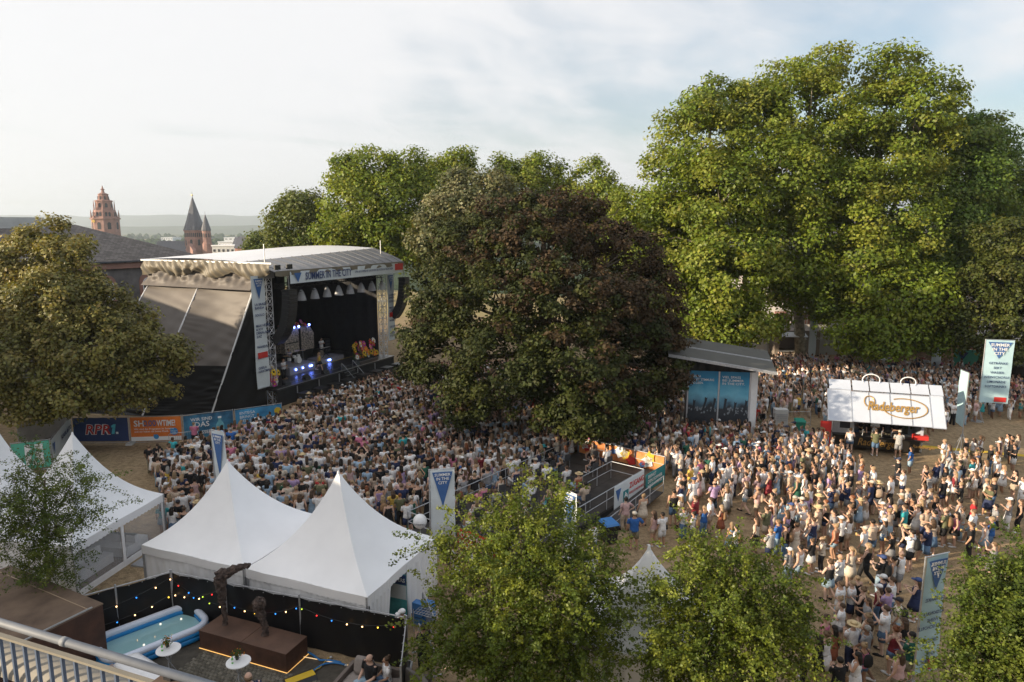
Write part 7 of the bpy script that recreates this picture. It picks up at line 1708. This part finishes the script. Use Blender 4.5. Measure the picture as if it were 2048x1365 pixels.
BACK = gp([(1505, 880), (1505, 770), (1530, 745), (1560, 734), (1700, 738), (1880, 748), (2048, 770), (2120, 800), (2120, 850), (1990, 840), (1900, 858), (1870, 875), (1640, 860), (1600, 880)])
EDGE = gp([(1640, 900), (1700, 945), (1760, 1000), (1640, 1010), (1500, 1010), (1330, 985), (1340, 970), (1560, 975)])
LOOSE = gp([(1340, 990), (1500, 1005), (1640, 1005), (1790, 960), (1850, 935), (2120, 905), (2120, 1150), (2000, 1210), (1930, 1150), (1800, 1130), (1650, 1120), (1560, 1090), (1350, 1080), (1330, 1040)])
LOW = gp([(1650, 1290), (1680, 1240), (1740, 1215), (1780, 1230), (1830, 1300), (1850, 1420), (1620, 1420), (1600, 1370)])
UND = gp([(880, 1110), (1150, 1105), (1190, 1120), (1190, 1190), (880, 1200)])
PTS = []; GRID = {}
def put(x, y, d):
    c = 0.5; i, j = int(x//c), int(y//c); k = int(d/c)+1
    for a in range(i-k, i+k+1):
        for b in range(j-k, j+k+1):
            for (u, v, e) in GRID.get((a, b), ()):
                if (u-x)**2+(v-y)**2 < min(d, e)**2: return False
    GRID.setdefault((i, j), []).append((x, y, d)); return True
HP = random.Random(11)
# people picked out one by one from the photograph: foot pixel, facing (None = the stage), look
SPEC = []
def Z7(zx, zy): return (1340+zx/2.893, 900+zy/2.893)
def add(px, zone, face_to=None, **k): SPEC.append((px, zone, face_to, k))
BIN = 'by the wheelie bin'; RI = 'in the open right'; MID = 'right of centre'; LOWR = 'beside the drinks banner'
add((1250, 1062), BIN, g='f', style='bun', hair='dark', tk='tee', tc='pale pink', bk='trousers', bc='beige', pose='hip', hat=None, bag=None)
add((1285, 1052), BIN, g='f', style='bun', hair='blond', tk='dress', tc='cream', pose='drink', hat=None)
add((1267, 1100), BIN, (5, 40), g='m', tc='blue', tk='tee', bk='shorts', bc='khaki', hat='cap', pose='hip', bag=None)
add((1306, 1092), BIN, g='f', style='long', hair='brown', tk='tank', tc='pale pink', bk='hot', bc='beige', pose='rest', bag='bag', hat=None)
add((1323, 1095), BIN, g='m', tc='white', tk='tee', bk='shorts', bc='white', pose='drink', hat=None, hair='dark')
for zx, zy, k in (
 (55, 455, dict(g='f', style='long', hair='blond', tk='tee', tc='cream', bk='hot', bc='beige', pose='rest')), (130, 360, dict(g='m', tc='white', tk='tee', bk='shorts', bc='white', pose='drink', hat='cap')),
 (140, 470, dict(g='m', tc='dark red', tk='tee', bk='shorts', bc='denim')), (130, 555, dict(g='f', style='bun', tc='white', tk='tee', bk='trousers', bc='navy', pose='phone')), (190, 510, dict(g='f', tc='blue', tk='tank', bk='trousers', bc='denim', style='tail', hair='blond')),
 (290, 505, dict(g='f', style='long', hair='blond', tk='dress', tc='rust')), (320, 395, dict(g='f', tk='tank', tc='white', bk='skirt', bc='grey', hair='light brown')), (345, 610, dict(g='f', tk='dress', tc='light blue', hair='blond', style='long')), (375, 640, dict(g='f', tc='white', tk='tee', bk='hot', bc='denim', bag='backpack', style='bun', hair='dark')),
 (490, 600, dict(g='f', tk='tank', tc='cream', bk='skirt', bc='black', style='long', hair='brown', pose='hip')), (550, 540, dict(g='m', tc='olive', bk='shorts', bc='beige', tk='tee', pose='phone')), (615, 610, dict(g='m', tc='blue', tk='tee', bk='trousers', bc='light denim', pose='phone', bag='bag', hat=None)),
 (660, 640, dict(g='f', tc='black', tk='tank', bk='trousers', bc='denim', style='tail', hair='dark')), (720, 625, dict(g='f', tk='maxi', tc='cream', style='bun', hair='brown')), (690, 500, dict(g='f', tc='white', tk='tank', bk='skirt', bc='black')), (750, 480, dict(g='m', tc='white', bk='shorts', bc='light denim', tk='tee', hat='cap', pose='rest')),
 (595, 400, dict(g='f', tk='maxi', tc='olive', style='bun', hair='blond')), (500, 400, dict(g='m', tk='tank', tc='pale pink', bk='shorts', bc='beige')), (800, 370, dict(g='f', style='long', hair='light brown', tc='white', tk='tank', bk='trousers', bc='black', bag='bag')), (730, 330, dict(g='f', tk='maxi', tc='dark green', style='long')),
 (850, 450, dict(g='f', tk='tank', tc='olive', bk='hot', bc='light denim', style='bun', hair='light brown')), (925, 400, dict(g='m', tc='navy', tk='tee', bk='shorts', bc='denim', bag='backpack', pose='phone')), (890, 475, dict(g='f', tc='pale pink', tk='tee', bk='hot', bc='white')), (945, 640, dict(g='f', tc='rust', tk='tank', bk='hot', bc='light denim', style='bun', hair='blond', pose='hip', hat=None)),
 (975, 600, dict(g='m', tc='white', tk='tee', bk='shorts', bc='black')), (1030, 515, dict(g='f', tk='dress', tc='beige', style='bun', hair='light brown', bag='bag')), (1085, 470, dict(g='f', tk='dress', tc='light blue', hat='straw_hat', pose='crossed')), (1015, 380, dict(g='m', tc='navy', bk='shorts', bc='grey', tk='tee', pose='phone', hat=None)),
 (1150, 380, dict(g='m', tc='navy', bk='shorts', bc='navy', hat='cap', tk='tee')), (1120, 450, dict(g='f', tc='beige', tk='tank', bk='skirt', bc='white', pose='film')), (1265, 345, dict(g='m', tc='white', tk='tee', bk='shorts', bc='black', pose='drink', hat=None)), (1110, 660, dict(g='m', tc='white', tk='tee', bk='shorts', bc='khaki', hat='cap', pose='drink')),
 (1215, 490, dict(g='f', tc='white', tk='tank', bk='hot', bc='denim', pose='film', style='bun', hair='blond')), (1285, 500, dict(g='f', tc='black', tk='tank', bk='mini', bc='grey', hair='blond', style='long')), (1340, 530, dict(g='m', tc='turquoise', tk='tee', bk='trousers', bc='beige', hat=None)), (1435, 480, dict(g='f', tc='black', tk='tee', bk='skirt', bc='beige', pose='phone', hair='blond')),
 (1490, 400, dict(g='f', tk='maxi', tc='grey', style='bun', hair='light brown')), (1575, 560, dict(g='m', tc='olive', tk='tee', bk='shorts', bc='black', hat=None)), (1510, 560, dict(g='m', tc='grey', tk='tee', bk='shorts', bc='khaki', pose='drink')), (1360, 400, dict(g='f', tc='striped', tk='tee', bk='skirt', bc='black')),
 (1740, 475, dict(g='f', tc='red', tk='tee', bk='mini', bc='black', style='long', hair='brown', pose='hip', hat=None, bag=None)), (1945, 475, dict(g='f', tc='grey', tk='tank', bk='trousers', bc='white', style='tail', hair='dark')), (2010, 480, dict(g='f', tc='black', tk='tank', bk='trousers', bc='black', hair='brown', style='long')), (1840, 600, dict(g='m', tc='blue', tk='tee', bk='shorts', bc='denim', pose='phone', hat=None)),
 (1800, 590, dict(g='m', tc='black', tk='tee', bk='shorts', bc='light denim', pose='drink')), (1640, 560, dict(g='f', tc='pink', tk='tank', bk='mini', bc='black')), (1725, 640, dict(g='m', tc='black', tk='tee', bk='trousers', bc='black', hair='brown')), (1730, 280, dict(g='f', tc='olive', tk='tank', bk='mini', bc='white', hat='cap')), (1980, 290, dict(g='f', tc='black', tk='tank', bk='mini', bc='beige', hair='dark', style='long')),
 (1660, 240, dict(g='m', tc='black', tk='tee', bk='shorts', bc='navy', pose='phone')), (570, 670, dict(g='m', tc='striped', tk='tee', bk='shorts', bc='navy', hat=None)), (680, 780, dict(g='f', tc='grey', tk='tee', bk='trousers', bc='light denim', hat='cap')), (740, 780, dict(g='m', tc='white', tk='tank', bk='shorts', bc='light denim')),
 (810, 720, dict(g='f', tc='black', tk='tee', bk='mini', bc='white', style='bun', hair='brown')), (870, 705, dict(g='f', tc='cream', tk='tee', bk='trousers', bc='black', bag='bag')), (910, 870, dict(g='f', tc='black', tk='tank', bk='mini', bc='light denim', style='bun', hair='brown', pose='crossed')), (970, 835, dict(g='m', tc='white', tk='tee', bk='shorts', bc='grey', pose='phone', style='bald')),
 (1035, 790, dict(g='f', tk='dress', tc='cream', style='tail', hair='blond', pose='rest')), (1130, 760, dict(g='f', tc='black', tk='tank', bk='trousers', bc='black', style='long', hair='blond')), (1225, 600, dict(g='f', tc='striped', tk='tee', bk='hot', bc='denim', hat='cap')), (1270, 680, dict(g='f', tc='black', tk='tee', bk='mini', bc='grey', style='bun', hair='dark')),
 (1210, 850, dict(g='m', tc='black', tk='tee', bk='trousers', bc='light denim', hat='cap', pose='phone')), (1275, 840, dict(g='f', tc='striped', tk='tank', bk='mini', bc='black', style='tail')), (1320, 830, dict(g='m', tc='white', tk='tee', bk='shorts', bc='grey', hair='light brown', style='bald')), (1380, 700, dict(g='m', tc='white', tk='tee', bk='shorts', bc='black', bag='backpack'))):
    add(Z7(zx, zy), RI if zx > 1000 else MID, **k)
for zx, zy, k in ((1410, 990, dict(g='f', tk='dress', tc='navy', style='long', hair='brown', pose='phone')), (1035, 1010, dict(g='m', tc='white', tk='tee', bk='shorts', bc='navy', pose='phone')), (1095, 1050, dict(g='f', tc='black', tk='tank', bk='hot', bc='black', hair='light brown')), (1190, 1010, dict(g='f', tc='dark red', tk='tank', bk='trousers', bc='denim', hair='brown')), (1262, 1000, dict(g='m', tc='white', tk='tee', bk='shorts', bc='denim', hair='brown')),
 (1225, 1185, dict(g='m', tc='white', tk='tee', bk='shorts', bc='denim', bag='bag')), (1300, 1120, dict(g='f', tc='cream', tk='tee', bk='hot', bc='light denim', bag='backpack', style='bun')), (1040, 1270, dict(g='m', tc='white', tk='tee', bk='trousers', bc='navy', hat='straw_hat', pose='phone')), (965, 1090, dict(g='f', tc='beige', tk='tee', bk='skirt', bc='white', style='bun', hair='blond')), (930, 1280, dict(g='f', tk='dress', tc='rust', style='long', hair='dark')), (880, 1230, dict(g='f', tk='dress', tc='pink', style='bun', hair='brown', pose='hip')),
 (1130, 1240, dict(g='f', tk='tank', tc='beige', bk='hot', bc='light denim', style='long', hair='brown')), (1280, 1300, dict(g='f', tc='dark red', tk='tank', bk='hot', bc='denim', style='bun', hair='red')), (840, 1350, dict(g='f', tk='dress', tc='black', style='long', hair='dark', pose='phone')), (770, 1340, dict(g='f', tc='black', tk='tank', bk='trousers', bc='black', style='long', hair='dark')), (770, 1100, dict(g='m', tc='black', tk='tee', bk='shorts', bc='black', pose='walk')), (1100, 1380, dict(g='f', tc='pink', tk='tank', bk='hot', bc='denim', style='bun', hair='blond', bag='backpack'))):
    add(Z7(zx, zy), LOWR, **k)
add((391, 895), 'by the WASSER banner', g='m', tc='pink', tk='tee', bk='trousers', bc='black', pose='crossed', hat=None, bag=None)
HERO = []
for px, zone, ft, k in SPEC:
    p = G(*px)
    if put(p.x, p.y, .35): HERO.append((p.x, p.y, zone, ft, k))
def fill(poly, dmin, n, tries, jitter=None):
    xs = [p[0] for p in poly]; ys = [p[1] for p in poly]; c = 0
    for _ in range(tries):
        x = HP.uniform(min(xs), max(xs)); y = HP.uniform(min(ys), max(ys))
        if not inpoly(x, y, poly) or blocked(x, y): continue
        d = dmin(x, y) if callable(dmin) else dmin
        if put(x, y, d): PTS.append((x, y)); c += 1
        if c >= n: break
fill(LOW, .8, 14, 1500); fill(UND, .8, 25, 400); fill(EDGE, .58, 150, 3000); fill(LOOSE, lambda x, y: .6 if (math.sin(x*.9+1)*math.sin(y*.8+.5) > .2) else 1.8, 135, 9000)
fill(MAIN, lambda x, y: .50 if y > 38 else .60, 3000, 60000); fill(BACK, lambda x, y: .62, 850, 14000)
def visible(x, y):
    px, py = proj((x, y, 1.0)); 
    if not (0 < px < 2048 and py < 1362): return False
    for cx, cy, rx, ry in ((1050, 1190, 185, 165), (1440, 1230, 140, 130), (2000, 1240, 95, 130), (1298, 1250, 60, 160)):
        if ((px-cx)/rx)**2+((py-cy)/ry)**2 < 1: return False
    return True
PTS.sort(key=lambda q: q[1]+abs(q[0])*.1)
near, far = [], []
for q in PTS: (near if (len(near) < 252-len(HERO) and visible(*q)) else far).append(q)
LM = [(G(1750, 930), 'before the beer trailer'), (G(1217, 1085), 'by the wheelie bin'), (V((14.35, 20.6, 0)), 'beside the drinks banner'), (V((-4, 30, 0)), 'behind the right tent'), (V((-10, 33, 0)), 'behind the joined tents'), (V((-17, 36, 0)), 'near the lounge tent'), (G(2020, 960), 'at the right edge'), (G(1500, 960), 'right of centre'), (G(1900, 1080), 'in the open right'), (V((0, 30, 0)), 'behind the large hawthorn'), (V((-12, 38, 0)), 'left in the crowd')]
GRP = 'people standing in the crowd'
for x, y, zone, ft, k in HERO:
    make_person((x, y), (face((x, y), *ft) if ft else face((x, y), STC.x, STC.y))+HP.uniform(-.35, .35), zone, GRP, HP, k)
for x, y in near:
    zone = min(LM, key=lambda l: (l[0].x-x)**2+(l[0].y-y)**2)[1]
    a = face((x, y), STC.x, STC.y)+HP.gauss(0, .22 if x < 6 else .4)
    if x > 8 and HP.random() < .08: a += HP.uniform(-2.5, 2.5)
    make_person((x, y), a, zone, GRP, HP)

# ---- the dense rest of the crowd, too many to count: one mesh of simple figures
def crowd(pts, name, label, seed):
    r = np.random.RandomState(seed); rr = random.Random(seed); T = {}
    def tmpl(pose, g, tk, bk, st, hat):
        key = (pose, g, tk, bk, st, hat)
        if key not in T:
            mb = MB(); body_parts(mb, pose, g, 4, False); 
            mb.mi = 2; garment_parts(mb, tk, pose, g, 7)
            if bk: mb.mi = 3; garment_parts(mb, bk, pose, g, 6)
            mb.mi = 1; hair_parts(mb, st, 0, 6, 4)
            mb.mi = 5
            if hat == 'cap': mb.rings([(0, .0, 1.675, .10, .115), (0, -.01, 1.74, .09, .10), (0, -.01, 1.785, .03, .03)], 7); mb.box((-.07, .08, 1.672), (.07, .19, 1.688))
            if hat == 'straw_hat': mb.rings([(0, 0, 1.68, .19, .19), (0, 0, 1.70, .11, .12), (0, 0, 1.79, .06, .07)], 8)
            tri, pm = [], []
            for f, m in zip(mb.f, mb.m):
                for i in range(1, len(f)-1): tri.append((f[0], f[i], f[i+1])); pm.append(m)
            T[key] = (np.array(mb.v), np.array(tri), np.array(pm))
        return T[key]
    V_, F_, C_ = [], [], []; o = 0
    for x, y in pts:
        g = rr.choice('ffm'); pose = rr.choices(('rest', 'phone', 'drink', 'film', 'clap', 'crossed'), (24, 26, 24, 3, 2, 12))[0]
        st = rr.choices(('long', 'tail', 'bun', 'short'), (54, 18, 12, 16))[0] if g == 'f' else 'short'
        tk = rr.choices(('tank', 'tee', 'dress'), (42, 36, 22))[0] if g == 'f' else 'tee'; bk = None if tk == 'dress' else rr.choice(('shorts', 'trousers', 'hot')) ; hat = rr.choices((None, 'cap', 'straw_hat'), (91, 8, 1))[0]
        v, t, pm = tmpl(pose, g, tk, bk, st, hat)
        a = face((x, y), STC.x, STC.y)+rr.gauss(0, .25); s = (1.09 if g == 'm' else 1.02)*rr.uniform(.94, 1.06); wd = s*rr.uniform(1.08, 1.3); c_, s_ = math.cos(a)*wd, math.sin(a)*wd
        w = np.empty_like(v); w[:, 0] = v[:, 0]*c_-v[:, 1]*s_+x; w[:, 1] = v[:, 0]*s_+v[:, 1]*c_+y; w[:, 2] = v[:, 2]*s
        pal = np.array([rr.choices(SKINS, (30, 26, 18, 10, 12, 4))[0], HAIRC[rr.choices(list(HAIRC), (22, 34, 22, 16, 4, 3))[0]], TOPC[wpick(TOPW, rr)], BOTC[rr.choice(list(BOTC))], (.3, .3, .3), (.66, .66, .66) if hat == 'cap' and rr.random() < .6 else (.5, .38, .22) if hat == 'straw_hat' else (.05, .06, .1)])*r.uniform(.86, 1.12, (6, 1))
        V_.append(w); F_.append(t+o); C_.append(pal[pm]); o += len(v)
    me = np_mesh(name, np.concatenate(V_), np.concatenate(F_), mat_attr('crowd_cloth', 0.8, var=0.15, scale=8), np.clip(np.concatenate(C_), 0, 1), True)
    tag(link(name, me), label, 'crowd', kind='stuff')
crowd(far, 'concert_crowd', 'dense crowd of concert-goers packed before the stage', 5)

# ---- seated guests on the platform
CHM = mat('dark_chair_plastic', (0.05, 0.05, 0.055), 0.5, 0.08)
def chair_mesh():
    t = thing('stacking_chair', 'x', 'chair'); MB().box((-.22, -.22, .42), (.22, .22, .46)).build('seat', CHM, t); MB().box((-.21, -.26, .50), (.21, -.22, .86)).build('backrest', CHM, t)
    for x in (-.19, .19):
        for y in (-.2, .2): MB().tube([(x, y, 0), (x, y, .42 if y > 0 else .8)], .013, 5).build('leg', GALV, t)
    return t
ch0 = chair_mesh(); first = True; pang = math.atan2(pax.y, pax.x); rp = random.Random(4)
def copy_tree(o, parent=None):
    c = o.copy(); COL.objects.link(c); c.parent = parent
    for q in o.children: copy_tree(q, c)
    return c
for i in range(9):
    for j in range(5):
        if (i < 2 and j > 2) or (i == 0 and j == 0) or rp.random() < .08: continue
        if i < 4 and j >= 4: continue
        if i < 3 and j == 3: continue
        x, y = 1.3+i*1.6+rp.uniform(-.25, .25), .8+j*1.12+rp.uniform(-.15, .15)
        c, s = math.cos(pang), math.sin(pang); p = (plo.x+x*c-y*s, plo.y+x*s+y*c); yaw = face(p, STC.x, STC.y)+rp.uniform(-.2, .2)
        q = ch0 if first else copy_tree(ch0); first = False
        q.location = (p[0], p[1], .5); q.rotation_euler = (0, 0, yaw); tag(q, 'dark chair on the platform, %s row from the orange cloths, %s seat' % (ORD[i], ORD[j]), 'chair', 'dark chairs on the platform')
        make_person(p, yaw, 'on the platform', 'guests seated on the platform', rp, dict(pose='sit', bag=None), z=.5)
# ---- performers and staff
def on_stage(x, y, z, yaw, zone, **k):
    p = s2w(x, y); make_person((p.x, p.y), SA+math.pi+yaw, zone, 'performers on the stage', rp, k, z=z)
on_stage(7.6, .4, 1.605, .5, 'singing on stage', g='f', style='long', hair='blond', tk='tank', tc='yellow', bk='mini', bc='black', pose='walk', hat=None, bag=None)
on_stage(11.9, 3.75, 2.025, 0, 'behind the keyboard', g='m', tk='tee', tc='white', bk='trousers', bc='beige', pose='phone', hat=None, bag=None)
on_stage(3.2, .8, 1.605, .2, 'beside the drum riser', g='m', tk='tee', tc='white', bk='trousers', bc='black', pose='drink', hat=None, bag=None)
on_stage(6.6, 3.3, 2.36, 0, 'behind the drum kit', g='m', tk='tee', tc='grey', bk='trousers', bc='black', pose='sit', hat=None, bag=None)
bd = BT[1].normalized(); bn = V((-bd.y, bd.x, 0))
for i, (x, y, tcn, hr) in enumerate(((2.0, .75, 'black', 'blond'), (2.8, .9, 'white', 'brown'), (3.6, .8, 'black', 'dark'), (4.1, .75, 'black', 'brown'), (1.6, 1.2, 'grey', 'dark'))):
    p = BT[0]+bd*x+bn*y; make_person((p.x, p.y), math.atan2(bd.y, bd.x)+math.pi, 'serving in the beer trailer', 'bar staff', rp, dict(tc=tcn, tk='tee', hair=hr, pose=('drink', 'phone', 'rest', 'crossed', 'lean')[i], hat=None, bag=None), z=.352)
for x, y, k in ((2.6, -.75, dict(g='m', tc='olive', tk='tee')), (4.0, -.8, dict(g='m', tc='striped', tk='tee')), (1.0, -.8, dict(g='f', tc='white', tk='tank'))):
    p = BT[0]+bd*x+bn*y; make_person((p.x, p.y), math.atan2(bd.y, bd.x), 'at the beer counter', 'guests at the bar', rp, k)
make_person((-4.0, 22.75), 2.3, 'behind the black fence', 'staff', rp, dict(g='m', tc='white', tk='tee', hat='cap', pose='phone', bag=None)); make_person((-3.1, 21.9), .8, 'behind the black fence', 'staff', rp, dict(g='f', tc='black', tk='tee', bk='trousers', bc='black', pose='phone', style='bun', hair='dark', hat=None))
make_person((-4.75, 20.75), 2.4, 'on the beige sofa', 'guests on the sofa', rp, dict(g='m', tc='black', tk='tee', pose='sit', hair='dark', hat=None, bag=None), z=0.02); make_person((-4.2, 20.8), 2.0, 'on the beige sofa', 'guests on the sofa', rp, dict(g='f', tc='white', tk='tee', pose='sit', hair='brown', hat=None, bag=None), z=0.02)
make_person((G(497, 1359, 1.8).x, G(497, 1359, 1.8).y), .3, 'by the standing table', 'guests on the terrace', rp, dict(g='m', tc='navy', tk='tee', pose='rest', hair='light brown', style='bald', hat=None, bag=None), z=0.03)
print('people', len(HERO), len(near), len(far))

# ============================================================ haze over the plain
hz = MB().box((-9600, -500, CITYZ-4), (9600, 10300, 330)).build('haze', mat('haze_empty', (0.8, 0.8, 0.8)))
hm = bpy.data.materials.new('haze_air'); hm.use_nodes = True; ht = hm.node_tree; ht.nodes.clear()
ho = ht.nodes.new('ShaderNodeOutputMaterial'); hv = ht.nodes.new('ShaderNodeVolumePrincipled')
hv.inputs['Color'].default_value = (0.80, 0.90, 1.0, 1); hv.inputs['Density'].default_value = 1.5e-4; hv.inputs['Anisotropy'].default_value = 0.3
ht.links.new(hv.outputs[0], ho.inputs['Volume'])
hz.data.materials.clear(); hz.data.materials.append(hm); tag(hz, 'pale summer haze over the plain', 'haze', kind='stuff')
